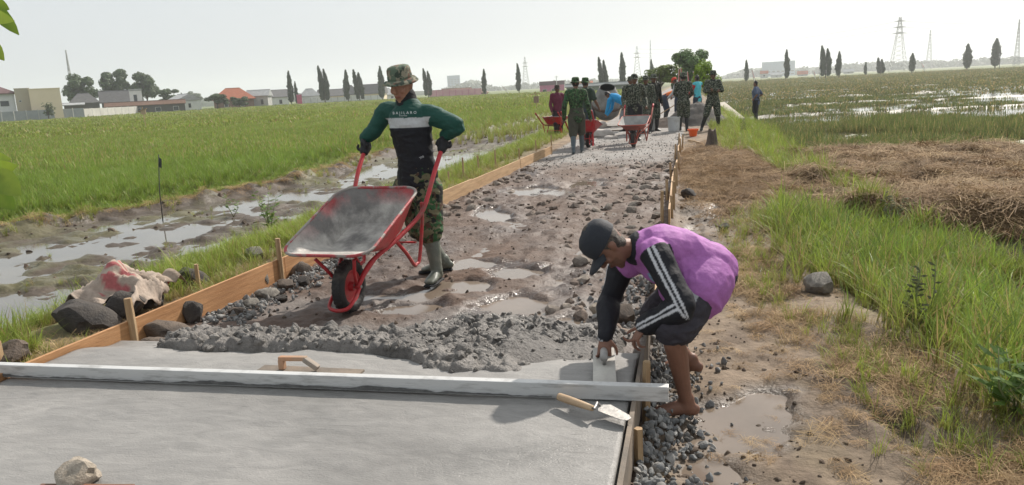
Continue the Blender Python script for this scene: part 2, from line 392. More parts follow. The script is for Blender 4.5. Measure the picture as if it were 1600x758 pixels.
gy = seq((-3, 2.0, .25, .1), (2.0, 7, .03, .03), (7, 12, .035, .06), (12, 20, .06, .11), (20, 45, .12, .35), (45, 6000, .35, 400))
GX, GY = np.meshgrid(gx, gy); GZ, GC, GW, GM = terr(GX, GY)
nx, ny = len(gx), len(gy)
ii = np.arange((ny-1)*(nx-1)); r_, c_ = ii//(nx-1), ii % (nx-1); q = r_*nx+c_
gme = bpy.data.meshes.new('ground')
gme.vertices.add(nx*ny); gme.vertices.foreach_set('co', np.stack([GX, GY, GZ], -1).ravel())
gme.loops.add(len(q)*4); gme.loops.foreach_set('vertex_index', np.stack([q, q+1, q+nx+1, q+nx], -1).ravel())
gme.polygons.add(len(q)); gme.polygons.foreach_set('loop_start', np.arange(len(q))*4); gme.update(); gme.shade_smooth()
setcol(gme, GC.reshape(-1, 3)); setfloat(gme, GW.ravel(), 'wet')
print('ground verts', nx, ny, nx*ny)
ground_mat = pm('mud_earth', None, .92, attr='Col', var=.28, scale=7, bump=.8, bscale=26, rattr='wet', spec=.35, detail=9)
ground = tag(new_obj('ground', gme, ground_mat), 'muddy road bed between flooded paddies, path and far rice fields', kind='structure')
def zat(x, y): return terr(np.atleast_1d(np.asarray(x, float)), np.atleast_1d(np.asarray(y, float)))[0]
def z1(x, y): return float(zat(x, y)[0])

# --- water sheets and puddles
wm = watermat('paddy_water', (.13, .115, .09), .05, 1.5); wmud = watermat('puddle_water', (.215, .17, .132), .12, 1.5)
def sheet(name, pts, z, m, label=None):
    o = new_obj(name, mesh(name, [(x, y, z) for x, y in pts], [tuple(range(len(pts)))]), m); return tag(o, label, kind='structure')
ys = [1.5, 6, 9, 13, 21, 26, 34, 60]
sheet('paddy_water', [(float(xbank(y))+.9, y) for y in ys]+[(float(xrice(y))-.4, y) for y in ys[::-1]], WATER_L, wm, 'shallow muddy water in the flooded strip beside the rice')
ys = [8, 11, 14.3, 17.6, 26.8, 37, 130]
sheet('field_water', [(float(xgrass(y))-.5, y) for y in ys]+[(110, 130), (40, 17), (14, 8)], WATER_R, wm, 'thin water lying on the harvested field')
ys = [4.62, 6, 8, 10, 12, 13.6]
sheet('puddle', [(float(xl(y))+.03, y) for y in ys]+[(float(xr(y))-.03, y) for y in ys[::-1]], -.027, wmud, 'muddy rain water standing in the road hollows and ruts')
ys = [2.2, 6, 8, 10, 12, 14]; vs = []
for y in ys:
    zz_ = float(np.interp(y, [2, 6, 14, 30], [-.10, -.10, -.005, 0.0]))-.040; vs += [(float(xr(y))+.05, y, zz_), (float(xpath(y))-.05, y, zz_)]
tag(new_obj('puddle', mesh('puddle', vs, [(2*i, 2*i+1, 2*i+3, 2*i+2) for i in range(5)]), wmud), 'muddy puddles on the path beside the bending man', kind='structure')

# ================================================================ CAST SLAB
SLAB_Z = .17
def grid_mesh(name, xs, ys, zf, skirt=None):
    X, Y = np.meshgrid(xs, ys); Z = zf(X, Y); n, m = len(xs), len(ys); v = np.stack([X, Y, Z], -1).reshape(-1, 3)
    f = [(j*n+i, j*n+i+1, (j+1)*n+i+1, (j+1)*n+i) for j in range(m-1) for i in range(n-1)]
    if skirt is not None:
        edge = [i for i in range(n)]+[j*n+n-1 for j in range(1, m)]+[(m-1)*n+i for i in range(n-2, -1, -1)]+[j*n for j in range(m-2, 0, -1)]
        b = len(v); low = v[edge].copy(); low[:, 2] = skirt; v = np.vstack([v, low]); k = len(edge)
        f += [(edge[(i+1) % k], edge[i], b+i, b+(i+1) % k) for i in range(k)]
    me = mesh(name, v, f, True); return me
def slabmap(me):                                                     # follow the two form lines
    v = verts(me); u = v[:, 0].copy(); v[:, 0] = xl(v[:, 1])+.025+u*(xr(v[:, 1])-xl(v[:, 1])-.05); setverts(me, v); return v
me = grid_mesh('slab', np.linspace(0, 1, 160), np.linspace(-1.5, 3.9, 260), lambda u, y: SLAB_Z-.012+.0035*fbm(u*5, y*1.2, seed=81)+.002*fbm(u*7+.8*np.sin(y*2), y*9+2*np.sin(u*5), seed=82, oct=3)+.0015*fbm(u*60, y*9, seed=83)-ss(3.5, 3.85, y+.15*fbm(u*9, y, seed=84))*.06, skirt=-.02)
slabmap(me)
m = bpy.data.materials.new('smoothed_concrete'); m.use_nodes = True; N = m.node_tree.nodes; Lk = m.node_tree.links; b = N['Principled BSDF']
tc = N.new('ShaderNodeTexCoord')
def _n(sc, scale, det, dist=0):
    mp = N.new('ShaderNodeMapping'); mp.inputs['Scale'].default_value = sc; Lk.new(tc.outputs['Object'], mp.inputs[0])
    n = N.new('ShaderNodeTexNoise'); n.inputs['Scale'].default_value = scale; n.inputs['Detail'].default_value = det; n.inputs['Distortion'].default_value = dist; Lk.new(mp.outputs[0], n.inputs['Vector']); return n.outputs['Fac']
big = _n((1, 1.6, 1), 1.1, 4, .5); st = _n((1.2, 3.6, 1), 3.0, 9, 2.2); fine = _n((3, 9, 1), 14, 6, 1.6)
r1 = N.new('ShaderNodeValToRGB'); r1.color_ramp.elements[0].position = .3; r1.color_ramp.elements[0].color = (.195, .188, .178, 1); r1.color_ramp.elements[1].position = .7; r1.color_ramp.elements[1].color = (.275, .265, .252, 1); Lk.new(big, r1.inputs[0])
r2 = N.new('ShaderNodeMapRange'); r2.inputs[1].default_value = .3; r2.inputs[2].default_value = .7; r2.inputs[3].default_value = .86; r2.inputs[4].default_value = 1.08; Lk.new(st, r2.inputs[0])
cc = N.new('ShaderNodeCombineColor'); [Lk.new(r2.outputs[0], cc.inputs[i]) for i in range(3)]
mx = N.new('ShaderNodeMix'); mx.data_type = 'RGBA'; mx.blend_type = 'MULTIPLY'; mx.inputs[0].default_value = 1; Lk.new(r1.outputs[0], mx.inputs['A']); Lk.new(cc.outputs[0], mx.inputs['B']); Lk.new(mx.outputs['Result'], b.inputs['Base Color'])
wv = N.new('ShaderNodeTexWave'); wv.wave_type = 'RINGS'; wv.rings_direction = 'Z'; wv.inputs['Scale'].default_value = 3.2; wv.inputs['Distortion'].default_value = 14; wv.inputs['Detail'].default_value = 4; wv.inputs['Detail Scale'].default_value = .7
mpw = N.new('ShaderNodeMapping'); mpw.inputs['Location'].default_value = (2.3, -.6, 0); Lk.new(tc.outputs['Object'], mpw.inputs[0]); Lk.new(mpw.outputs[0], wv.inputs['Vector'])
scr = _n((1.5, 16, 1), 5.0, 3, .6); rs = N.new('ShaderNodeMapRange'); rs.inputs[1].default_value = .66; rs.inputs[2].default_value = .74; rs.inputs[3].default_value = 1.0; rs.inputs[4].default_value = .62; Lk.new(scr, rs.inputs[0])
rw = N.new('ShaderNodeMapRange'); rw.inputs[3].default_value = .97; rw.inputs[4].default_value = 1.03; Lk.new(wv.outputs['Fac'], rw.inputs[0]); mm = N.new('ShaderNodeMath'); mm.operation = 'MULTIPLY'; Lk.new(rs.outputs[0], mm.inputs[0]); Lk.new(rw.outputs[0], mm.inputs[1]); m2 = N.new('ShaderNodeMath'); m2.operation = 'MULTIPLY'; Lk.new(mm.outputs[0], m2.inputs[0]); Lk.new(r2.outputs[0], m2.inputs[1]); [Lk.new(m2.outputs[0], cc.inputs[i]) for i in range(3)]
r3 = N.new('ShaderNodeMapRange'); r3.inputs[1].default_value = .3; r3.inputs[2].default_value = .75; r3.inputs[3].default_value = .28; r3.inputs[4].default_value = .7; Lk.new(big, r3.inputs[0]); Lk.new(r3.outputs[0], b.inputs['Roughness'])
ad0 = N.new('ShaderNodeMath'); ad0.operation = 'MULTIPLY_ADD'; ad0.inputs[1].default_value = .10; Lk.new(wv.outputs['Fac'], ad0.inputs[0]); Lk.new(st, ad0.inputs[2]); ad = N.new('ShaderNodeMath'); ad.operation = 'ADD'; Lk.new(ad0.outputs[0], ad.inputs[0]); Lk.new(fine, ad.inputs[1])
bn = N.new('ShaderNodeBump'); bn.inputs['Strength'].default_value = .42; bn.inputs['Distance'].default_value = .012; Lk.new(ad.outputs[0], bn.inputs['Height']); Lk.new(bn.outputs[0], b.inputs['Normal'])
slab = tag(new_obj('slab', me, m), 'smooth freshly floated concrete slab in the foreground', kind='structure')

# ================================================================ FRESH CONCRETE HEAP
def heapz(x, y):
    n = fbm(x*2.2, y*2.2, seed=91); n2 = fbm(x*9, y*9, seed=92, oct=3)
    right = ss(-1.9, -1.0, x)
    front = 3.60-.27*right+.08*fbm(x*3.1, x*0, seed=93)-.06*np.exp(-((x+.9)/.3)**2)
    back = 4.34+.10*n+.30*right
    a = ss(0, .16, y-front)*ss(0, .28, back-y)*ss(-3.25, -2.95, x+.1*n)*(1-ss(-.42, -.28, x))
    dome = lambda w_: np.sqrt(np.clip(1-(w_/.62)**2, 0, 1))
    lump = dome(worley(x*22+n2*.4, y*22+n*.4, 5))*.018+dome(worley(x*10+n2*.5, y*10, 6))*.027+.02*np.abs(fbm(x*26, y*26, seed=97, oct=2))
    top = .145+.03*n-.045*ss(-.95, -.6, x)-.03*ss(4.0, 4.5, y)+lump*(1-.75*ss(-.95, -.7, x)*(1-ss(3.9, 4.2, y)))+.010*n2
    return -.06+a*(top+.06), a
me = grid_mesh('heap', np.arange(-3.3, -.26, .0135), np.arange(3.16, 4.9, .0135), lambda X, Y: heapz(X, Y)[0])
hv = verts(me); hn = fbm(hv[:, 0]*4, hv[:, 1]*4, seed=95); wetc = ss(-.3, .3, hn)[:, None]
setcol(me, np.array([.185, .170, .155])*wetc+np.array([.095, .086, .078])*(1-wetc))
hm = pm('wet_concrete_mix', None, .50, attr='Col', var=.3, scale=14, bump=.9, bscale=70, spec=.45)
heap = tag(new_obj('concrete_heap', me, hm), 'lumpy grey heap of freshly dumped concrete behind the screed bar', 'concrete')

# ---- stone meshes
def stone_mesh(name, sub, seed, flat=.75, mat=None, amp=.28, freq=1.3):
    bm = bmesh.new(); bmesh.ops.create_icosphere(bm, subdivisions=sub, radius=.5)
    for v in bm.verts:
        p = np.array(v.co)*2; n = float(fbm(p[0]*freq+seed*7.1, p[1]*freq+seed*3.3, p[2]*freq, oct=3, seed=seed)); v.co *= 1+amp*n*1.6; v.co.z *= flat
    if True:                                                        # chipped faces
        for _ in range(9):
            d = Vector(rng.normal(size=3)).normalized(); k = .27+.12*rng.random()
            for v in bm.verts:
                e = v.co.dot(d)-k
                if e > 0: v.co -= d*e*.85
    me = bpy.data.meshes.new(name); bm.to_mesh(me); bm.free(); me.shade_smooth(); me.set_sharp_from_angle(angle=R(28))
    if mat: me.materials.append(mat)
    return me
def joined_stones(pts, sizes, protos, seed=0, squash=True):
    """many small stones in one mesh -> verts, faces, index of stone per vert"""
    rg = np.random.default_rng(seed); V = []; F = []; K = []; n = 0
    data = []
    for p in protos:
        f = np.array([list(q.vertices) for q in p.polygons]); data.append((verts(p), f))
    for i, (p, s) in enumerate(zip(pts, sizes)):
        v, f = data[i % len(data)]
        a, b_, c = rg.random(3)*6.28; m_ = np.array(Euler((a*.3 if squash else a, b_*.3 if squash else b_, c)).to_matrix())
        V.append((v*np.array([s*rg.uniform(.75, 1.35), s*rg.uniform(.75, 1.2), s*rg.uniform(.6, 1)])) @ m_.T+np.array(p)); F.append(f+n); n += len(v); K.append(np.full(len(v), i))
    return np.vstack(V), np.vstack(F), np.concatenate(K)
def tri_mesh(name, V, F, smooth=False):
    me = bpy.data.meshes.new(name); me.vertices.add(len(V)); me.vertices.foreach_set('co', V.ravel()); k = F.shape[1]
    me.loops.add(F.size); me.loops.foreach_set('vertex_index', F.ravel().astype(np.int32)); me.polygons.add(len(F)); me.polygons.foreach_set('loop_start', np.arange(len(F))*k); me.update()
    if smooth: me.shade_smooth()
    return me
lumps = [stone_mesh('lump%d' % i, 2, 50+i, .8, amp=.4) for i in range(5)]
small = [stone_mesh('pebble%d' % i, 2, 40+i, .75, amp=.35) for i in range(6)]
def stone_stuff(name, P, S, cols, m, label, parent=None, seed=0):
    V, F, K = joined_stones(P, S, lumps if parent is not None else small, seed); me = tri_mesh(name, V, F, True); me.set_sharp_from_angle(angle=R(35)); rg = np.random.default_rng(seed+1)
    pal = np.array(cols); cc_ = pal[rg.integers(0, len(pal), len(P))]*rg.uniform(.75, 1.3, (len(P), 1)); setcol(me, cc_[K])
    o = new_obj(name, me, m, parent); tag(o, label if parent is None else None, kind='stuff'); return o
stm = pm('stone_coloured', None, .85, attr='Col', var=.3, scale=18, bump=.4, bscale=60, spec=.3)
stw = pm('stone_wet', None, .5, attr='Col', var=.3, scale=18, bump=.4, bscale=60, spec=.5)
# lumps of coated aggregate on the heap
hx, hy = rng.uniform(-3.25, -.3, 9000), rng.uniform(3.2, 4.85, 9000); hz_, ha = heapz(hx, hy)
ok = (ha > .25) & (~((hx > -.95) & (hy < 4.05)) | (rng.random(9000) < .25)); hx, hy, hz_ = hx[ok][:1000], hy[ok][:1000], hz_[ok][:1000]
S = rng.choice([.025, .035, .05, .075], len(hx), p=[.35, .35, .22, .08]); P = np.stack([hx, hy, hz_-S*.12], -1)
stone_stuff('aggregate', P, S, [(.165, .152, .138), (.13, .119, .108), (.19, .176, .16)], hm, None, heap, 3)

# ================================================================ STONES IN THE ROAD BED (parts of the ground)
rockm = [pm('rock_brown', (.20, .155, .125), .9, (.11, .085, .068), 5, .5, 22, rand=.35), pm('rock_grey', (.25, .215, .18), .9, (.14, .115, .095), 5, .5, 22, rand=.3), pm('rock_pale', (.33, .29, .24), .85, (.18, .15, .12), 4, .5, 22, rand=.2)]
cob = [stone_mesh('cobble%d' % i, 1 if i < 5 else 2, 60+i, .72, rockm[0 if i < 5 else 1] if i % 3 else rockm[0]) for i in range(9)]
CQ = []
def cobble(x, y, s, sink=.25): CQ.append((x, y, s, sink))
def flush():
    A_ = np.array(CQ); Z = zat(A_[:, 0], A_[:, 1])
    for (x, y, s, sink), z in zip(CQ, Z):
        o = bpy.data.objects.new('stone', cob[int(rng.integers(0, 9))]); COL.objects.link(o); o.parent = ground
        o.location = (x, y, z+s*(.22-sink)); o.rotation_euler = (rng.uniform(-.4, .4), rng.uniform(-.4, .4), rng.uniform(0, 6.28)); o.scale = (s*rng.uniform(.85, 1.3), s*rng.uniform(.8, 1.15), s*rng.uniform(.7, 1.05))
cnt = 0
def fill(n, fx, fy, s0, s1, sink=.2):
    for _ in range(n):
        y = fy(); x = fx(y); cobble(x, y, rng.uniform(s0, s1), sink)
U = rng.uniform
fill(56, lambda y: float(xl(y))+abs(rng.normal(.08, .28))+.10, lambda: U(7.0, 14.5), .10, .20)              # row along the left form
fill(80, lambda y: float(xr(y))-abs(rng.normal(.1, .42))-.10, lambda: U(6.2, 15), .09, .20)                   # bank along the right form
fill(30, lambda y: U(-2.0, -.5), lambda: U(9.0, 10.6), .09, .17)                                              # band across the middle
fill(14, lambda y: U(-2.9, -.4), lambda: U(5.0, 15), .06, .12, .3)
fill(22, lambda y: U(-.95, -.3), lambda: U(4.5, 6.3), .07, .15, .2)
P = []; S = []
for _ in range(2000):                                                # smaller stones pressed into the mud
    y = 4.7+11*rng.random()**1.3; x = U(float(xl(y))+.05, float(xr(y))-.05); e = min(x-float(xl(y)), float(xr(y))-x)
    if rng.random() > .12+.9*math.exp(-e*3.0): continue
    s = rng.choice([.02, .03, .045, .06]); P.append((x, y, 0)); S.append(s)
P = np.array(P); S = np.array(S); ok = pudmask(P[:, 0], P[:, 1], PUD) < .3; P = P[ok]; S = S[ok]; P[:, 2] = zat(P[:, 0], P[:, 1])-S*.08
flush()
stone_stuff('road_stones', P, S, [(.14, .103, .08), (.11, .082, .064), (.175, .14, .112)], stm, 'small stones pressed into the muddy road bed', None, 5)
P = []; S = []
for _ in range(4600):                                                # dark gravel beside the left form, blue-grey gravel beside the right form, grey gravel further on
    k = rng.random()
    if k < .24: y = U(4.5, 7.4); x = float(xl(y))+.05+abs(rng.normal(0, .28))*(1.2-.1*y)
    elif k < .60:
        if rng.random() < .38: continue
        y = U(2.3, 4.6); x = float(xr(y))+.03+abs(rng.normal(0, .13))
    elif k < .68: y = U(4.4, 6.2); x = float(xr(y))-.04-abs(rng.normal(0, .22))
    else: y = 14.2+9*rng.random()**1.2; x = U(float(xl(y))-.1, float(xr(y))+.1)
    s = rng.choice([.018, .026, .036, .05], p=[.3, .35, .25, .1])*(.75 if k >= .68 else 1); P.append((x, y, 0)); S.append(s)
P = np.array(P); P[:, 2] = zat(P[:, 0], P[:, 1])+np.array(S)*U(.05, .5, len(S))
P[:, 2] += np.where((P[:, 0] > xr(P[:, 1])) & (P[:, 1] < 4.7), .06*np.exp(-((P[:, 0]-xr(P[:, 1]))/.16)**2), 0)
S = np.array(S); fr_ = P[:, 1] > 13.5
stone_stuff('gravel', P[~fr_], S[~fr_], [(.17, .172, .172), (.22, .22, .215), (.13, .126, .12), (.26, .25, .235)], stm, 'loose grey crushed gravel along both forms', None, 6)
stone_stuff('gravel', P[fr_], S[fr_], [(.30, .285, .265), (.24, .228, .21), (.34, .325, .30)], stm, 'pale grey gravel spread at the far end of the road', None, 7)
# clods poking from the flooded strip and path mud
P = []; S = []
for _ in range(700):
    y = 5.5+24*rng.random()**1.5; x = U(float(xrice(y))-.1, float(xbank(y))+.5); P.append((x, y, 0)); S.append(rng.choice([.035, .055, .08, .12], p=[.4, .35, .2, .05]))
for _ in range(900):
    P.append((abs(rng.normal(.25, .35))-.1, 2.8+8*rng.random()**1.6, 0)); S.append(rng.choice([.012, .02, .035, .06], p=[.4, .35, .2, .05]))
for _ in range(700):
    y = 4.7+9*rng.random(); P.append((U(-3.0, -.4), y, 0)); S.append(rng.choice([.014, .022, .035, .05], p=[.4, .35, .2, .05]))
P = np.array(P); zz = zat(P[:, 0], P[:, 1]); keep = (zz > WATER_L-.06); P[:, 2] = zz-np.array(S)*.08; P = P[keep]; S = np.array(S)[keep]
stone_stuff('mud_clods', P, S, [(.085, .062, .046), (.11, .080, .058), (.07, .052, .038)], stm, 'dark clods of mud standing out of the wet ground', None, 8)
# ================================================================ PEOPLE
V3 = lambda *a: Vector(a)
skin_m = pm('skin', None, .55, attr='Col', var=.10, scale=30, bump=.12, bscale=120, spec=.4, sss=.12)
black_m = pm('black_cloth', (.012, .013, .015), .8, bump=.3, bscale=40, spec=.3)
def frame(f, u):
    f = Vector(f).normalized(); u = Vector(u); u = (u-f*u.dot(f)).normalized(); return f, u, f.cross(u)     # forward, up, right
def head_lofts(c, f, u, s=1.0):
    """skull, jaw, nose, ears as overlapping solids; c = centre of the head"""
    f, u, r = frame(f, u); T = lambda x, y, z: c+r*(x*s)+f*(y*s)+u*(z*s); out = []
    V, F = loft([T(0, -.012, .112), T(0, -.008, .085), T(0, -.002, .04), T(0, .004, -.01), T(0, .02, -.055), T(0, .042, -.095), T(0, .052, -.112)],
                [(.035*s, .045*s), (.062*s, .078*s), (.074*s, .094*s), (.073*s, .088*s), (.063*s, .068*s), (.042*s, .040*s), (.022*s, .02*s)], r, 20, 4); out.append((V, F))
    out.append(loft([T(0, .088, .012), T(0, .098, -.012), T(0, .106, -.032), T(0, .092, -.040)], [(.008*s, .008*s), (.010*s, .010*s), (.017*s, .012*s), (.012*s, .008*s)], r, 10, 3))
    out.append(loft([T(-.03, .078, .022), T(0, .084, .020), T(.03, .078, .022)], [(.010*s, .010*s)]*3, u, 8, 3))      # brow
    out.append(loft([T(-.02, .080, -.068), T(0, .086, -.068), T(.02, .080, -.068)], [(.010*s, .008*s)]*3, u, 8, 3))    # lips
    for k in (-1, 1):
        out.append(loft([T(k*.074, -.012, .022), T(k*.082, -.014, .0), T(k*.076, -.004, -.030)], [(.008*s, .020*s), (.010*s, .020*s), (.006*s, .010*s)], r, 8, 3))
        out.append(loft([T(k*.045, .062, -.015), T(k*.045, .066, -.035)], [(.018*s, .014*s)]*2, r, 8, 2))              # cheek
    return out
def head_local(v, c, f, u, s=1.0):
    f, u, r = frame(f, u); d = (v-np.array(c))/s; return d @ np.array(r), d @ np.array(f), d @ np.array(u)
def hand_lofts(w, d, n, th, curl=.5, s=1.0, spread=1.0, curls=None, thumb=.6, fat=1.0):
    """w wrist, d along the hand, n out of the BACK of the hand, th towards the thumb"""
    d = Vector(d).normalized(); n = Vector(n); n = (n-d*n.dot(d)).normalized(); t = Vector(th); t = (t-d*t.dot(d)-n*t.dot(n)).normalized(); out = []
    out.append(loft([w-d*.01*s, w+d*.025*s, w+d*.06*s, w+d*.088*s], [(.027*s*fat, .020*s*fat), (.033*s*fat, .018*s*fat), (.040*s*fat, .016*s*fat), (.036*s*fat, .012*s*fat)], t, 14, 3))
    for k, (off, ln) in enumerate(((.030, .92), (.010, 1.0), (-.011, .94), (-.030, .76))):
        p = w+d*(.085-.004*abs(k-1.2))*s+t*off*s*1.0; dd = (d+t*(off*2.2*spread)).normalized(); q = [p-dd*.012*s, p]; cu = curls[k] if curls else curl
        for L_, a in ((.043, .9), (.028, 1.1), (.022, .7)):
            m_ = Matrix.Rotation(cu*a, 3, n.cross(dd) * -1 if False else dd.cross(n)); dd2 = (m_ @ dd)
            if dd2.dot(n) > dd.dot(n): dd2 = Matrix.Rotation(-cu*a, 3, dd.cross(n)) @ dd
            n2 = n-dd2*n.dot(dd2); ax = dd.cross(n); n = n; dd = dd2.normalized(); p = p+dd*L_*ln*s; q.append(p)
            nn = ax.cross(dd); n = nn.normalized() if nn.dot(n) > 0 else (-nn).normalized()
        n = Vector(hand_n(d, n, t)); out.append(loft(q, [(.0105*s*fat, .0105*s*fat), (.0105*s*fat, .010*s*fat), (.0095*s*fat, .009*s*fat), (.0085*s*fat, .008*s*fat), (.0070*s*fat, .0065*s*fat)], t, 8, 3))
    b = w+d*.022*s+t*.024*s; td = (d*.75+t*.8-n*thumb*.6).normalized(); p1 = b+td*.038*s; td = (td*.6+d*.6-n*thumb*.6).normalized(); p2 = p1+td*.032*s; p3 = p2+(td*.8+d*.3-t*thumb*.3).normalized()*.024*s
    out.append(loft([b-td*.012*s, b, p1, p2, p3], [(.013*s*fat, .013*s*fat), (.015*s*fat, .014*s*fat), (.0115*s*fat, .0105*s*fat), (.0105*s*fat, .0095*s*fat), (.008*s*fat, .007*s*fat)], n, 8, 3))
    return out
def hand_n(d, n, t): return d.cross(t) if d.cross(t).dot(n) > 0 else t.cross(d)
def foot_lofts(an, toe, upv=(0, 0, 1), s=1.0, bare=False, fat=1.0):
    """an ankle joint, toe tip on the ground"""
    an, toe = Vector(an), Vector(toe); d = toe-an; d.z = 0; L_ = d.length; d.normalize(); r = d.cross(Vector((0, 0, 1))); g = toe.z; u = Vector((0, 0, 1)); out = []
    H = an-u*(an.z-g)-d*.05*s; T = lambda a, h: H+d*a+u*h; Lf = L_+.05*s
    out.append(loft([T(.0, .035*s), T(.05*s, .05*s), T(Lf*.45, .043*s), T(Lf*.72, .028*s), T(Lf*.93, .018*s)], [(.026*s*fat, .032*s), (.033*s*fat, .045*s), (.037*s*fat, .038*s), (.046*s*fat, .026*s), (.036*s*fat, .016*s)], r, 14, 3))
    out.append(loft([an+u*.03*s, T(.05*s, .055*s), T(.06*s, .035*s)], [(.036*s*fat, .042*s*fat), (.037*s*fat, .050*s*fat), (.030*s, .035*s)], r, 12, 3))
    if bare:
        for k, (o, l, rr) in enumerate(((-.028, .03, .014), (-.009, .028, .010), (.007, .02, .009), (.021, .01, .0085), (.034, -.004, .008))):
            out.append(loft([T(Lf*.86, .018*s)+r*o*s, T(Lf*.95+l*.5*s, .016*s)+r*o*1.05*s, T(Lf*.96+l*s, .010*s)+r*o*1.1*s], [(rr*s, rr*s)]*3, r, 8, 2))
    return out
def join(lofts, name='body'):
    b = MB()
    for v, f in lofts: b.add(v, f)
    return mesh(name, b.v, b.f)
def wrinkle(me, amp, scale=9.0, seed=0, stretch=(1, 1, 2.2)):
    v = verts(me); n = np.empty(len(me.vertices)*3); me.vertices.foreach_get('normal', n); n = n.reshape(-1, 3)
    q = v*scale*np.array(stretch); wv = 1-np.abs(fbm(q[:, 0]+.5*v[:, 2]*scale, q[:, 1], q[:, 2], oct=3, seed=seed))*2.2
    lo = fbm(v[:, 0]*scale*.5, v[:, 1]*scale*.5, v[:, 2]*scale*.5, oct=2, seed=seed+5)
    setverts(me, v+n*(amp*(wv.clip(-1, 1)*.6+lo*.8))[:, None])
def skin_cols(me, base, head=None, s=1.0, beard=False):
    v = verts(me); c = np.zeros((len(v), 3))+np.array(base); n = fbm(v[:, 0]*30, v[:, 1]*30, v[:, 2]*30, oct=2, seed=3); c = c*(1+.1*n[:, None])
    if head:
        x, y, z = head_local(v, *head, s); near = (np.abs(x) < .12) & (np.abs(z) < .16) & (np.abs(y) < .15)
        lip = near & (y > .07) & (np.abs(z+.068) < .009) & (np.abs(x) < .026); c[lip] = np.array(base)*np.array([.75, .55, .55])
        brow = near & (y > .066) & (np.abs(z-.030+abs(x)*.1) < .006) & (np.abs(x) > .012) & (np.abs(x) < .048); c[brow] = (.02, .015, .012)
        if beard: c[near & (y > .03) & (z < -.05)] *= .72
    setcol(me, c)
def person_parts(name, label, J, out, voxel=.006, group=None, seed=0):
    """J joints in world space, out = outfit. Returns the root."""
    g = J; lat = (Vector(g['sh_r'])-Vector(g['sh_l'])).normalized(); plat = (Vector(g['hip_r'])-Vector(g['hip_l'])).normalized()
    feet = (Vector(g['an_l'])+Vector(g['an_r']))/2; ro = root(name, (feet.x, feet.y, min(g['toe_l'][2], g['toe_r'][2])), label, 'person', group)
    S = g.get('s', 1.0); bl = []
    pel, wai, che, nek, hc = [Vector(g[k]) for k in ('pelvis', 'waist', 'chest', 'neck', 'head')]
    hf, hu = Vector(g['head_f']), Vector(g['head_u'])
    bw = g.get('girth', 1.0)
    def torso(e=0.0, low=.0):
        a = (pel-wai).normalized()
        return loft([pel+a*low, pel, wai, (wai+che)/2, che, che*.45+nek*.55, nek-(nek-che).normalized()*.025],
                    [(.155*S+e, .105*S*bw+e), (.160*S+e, .112*S*bw+e), (.140*S+e, .098*S*bw+e), (.150*S+e, .108*S*bw+e), (.165*S+e, .115*S*bw+e), (.152*S+e, .098*S+e), (.088*S+e, .070*S+e)], lat, 20, 4)
    def arm(k, e=0.0, t1=1.0):
        s, l, w = Vector(g['sh_'+k]), Vector(g['el_'+k]), Vector(g['wr_'+k]); q = che*.5+nek*.5
        P = [q.lerp(s, .55), s, s.lerp(l, .45), l, l.lerp(w, .35), w]; r_ = [.058, .058, .047, .040, .040, .027]
        if t1 < .6: P = P[:3]+[s.lerp(l, t1*1.6)]; r_ = [.06, .062, .055, .052]
        return loft(P, [(q_*S+e, q_*S+e) for q_ in r_], lat, 14, 4)
    def leg(k, e=0.0, t1=1.0, t0=0.0):
        h, n_, a = Vector(g['hip_'+k]), Vector(g['kn_'+k]), Vector(g['an_'+k]); P = [h, h.lerp(n_, .45), n_, n_.lerp(a, .3), n_.lerp(a, .65), a]; r_ = [.092, .078, .056, .057, .045, .035]
        if t1 == 2: P = [h, h.lerp(n_, .45), h.lerp(n_, .9), n_.lerp(a, .06), n_.lerp(a, .14)]; r_ = [.096, .090, .078, .078, .062]
        elif t1 < 1: P = P[:2]+[h.lerp(n_, t1)]; r_ = [.098, .094, .090]
        return loft(P, [(q_*S+e, q_*S+e) for q_ in r_], plat, 14, 4)
    # body: one continuous surface
    nk = loft([nek-(nek-che).normalized()*.06, nek, hc-frame(hf, hu)[1]*.06-frame(hf, hu)[0]*.02], [(.065*S, .06*S), (.054*S, .056*S), (.052*S, .056*S)], lat, 14, 3)
    bl += [torso(), nk]+head_lofts(hc, hf, hu, S*g.get('hs', 1.0))
    hands = {}
    for k in 'lr':
        bl += [arm(k), leg(k)]; H = g.get('hand_'+k)
        if H is None:
            d = (Vector(g['wr_'+k])-Vector(g['el_'+k])).normalized(); H = dict(d=d, n=lat*(1 if k == 'r' else -1), th=Vector(g.get('fwd', (0, -1, 0))), curl=.45)
        hands[k] = H; bl += hand_lofts(Vector(g['wr_'+k]), H['d'], H['n'], H['th'], H.get('curl', .5), S*1.0, H.get('spread', 1), H.get('curls'), H.get('thumb', .6))
        bl += foot_lofts(g['an_'+k], g['toe_'+k], s=S, bare=True) if not out.get('boots') else foot_lofts(Vector(g['an_'+k]), Vector(g['an_'+k]).lerp(Vector(g['toe_'+k])+V3(0, 0, .03), .75), s=S*.7)
    me = remesh(join(bl), voxel, 3); skin_cols(me, out.get('skin', (.16, .085, .055)), (hc, hf, hu), S*g.get('hs', 1.0), out.get('beard', False))
    body = new_obj('body', me, skin_m, ro)
    f_, u_, r_ = frame(hf, hu)
    if out.get('eyes'):
        for k in (-1, 1):
            b = MB(); c = hc+r_*(k*.030*S)+f_*(.078*S)+u_*(.008*S)
            v, F = loft([c-r_*.010*S, c, c+r_*.010*S], [(.004, .004), (.0065, .006), (.004, .004)], u_, 10, 3); b.add(v, F); eye = b.build('eye', pm('eye_white', (.45, .42, .38), .3), body, True)
            b = MB(); b.add(*loft([c+f_*.003, c+f_*.0065], [(.0045, .0045)]*2, u_, 10, 1)); b.build('iris', pm('eye_dark', (.01, .007, .005), .2), eye, True)
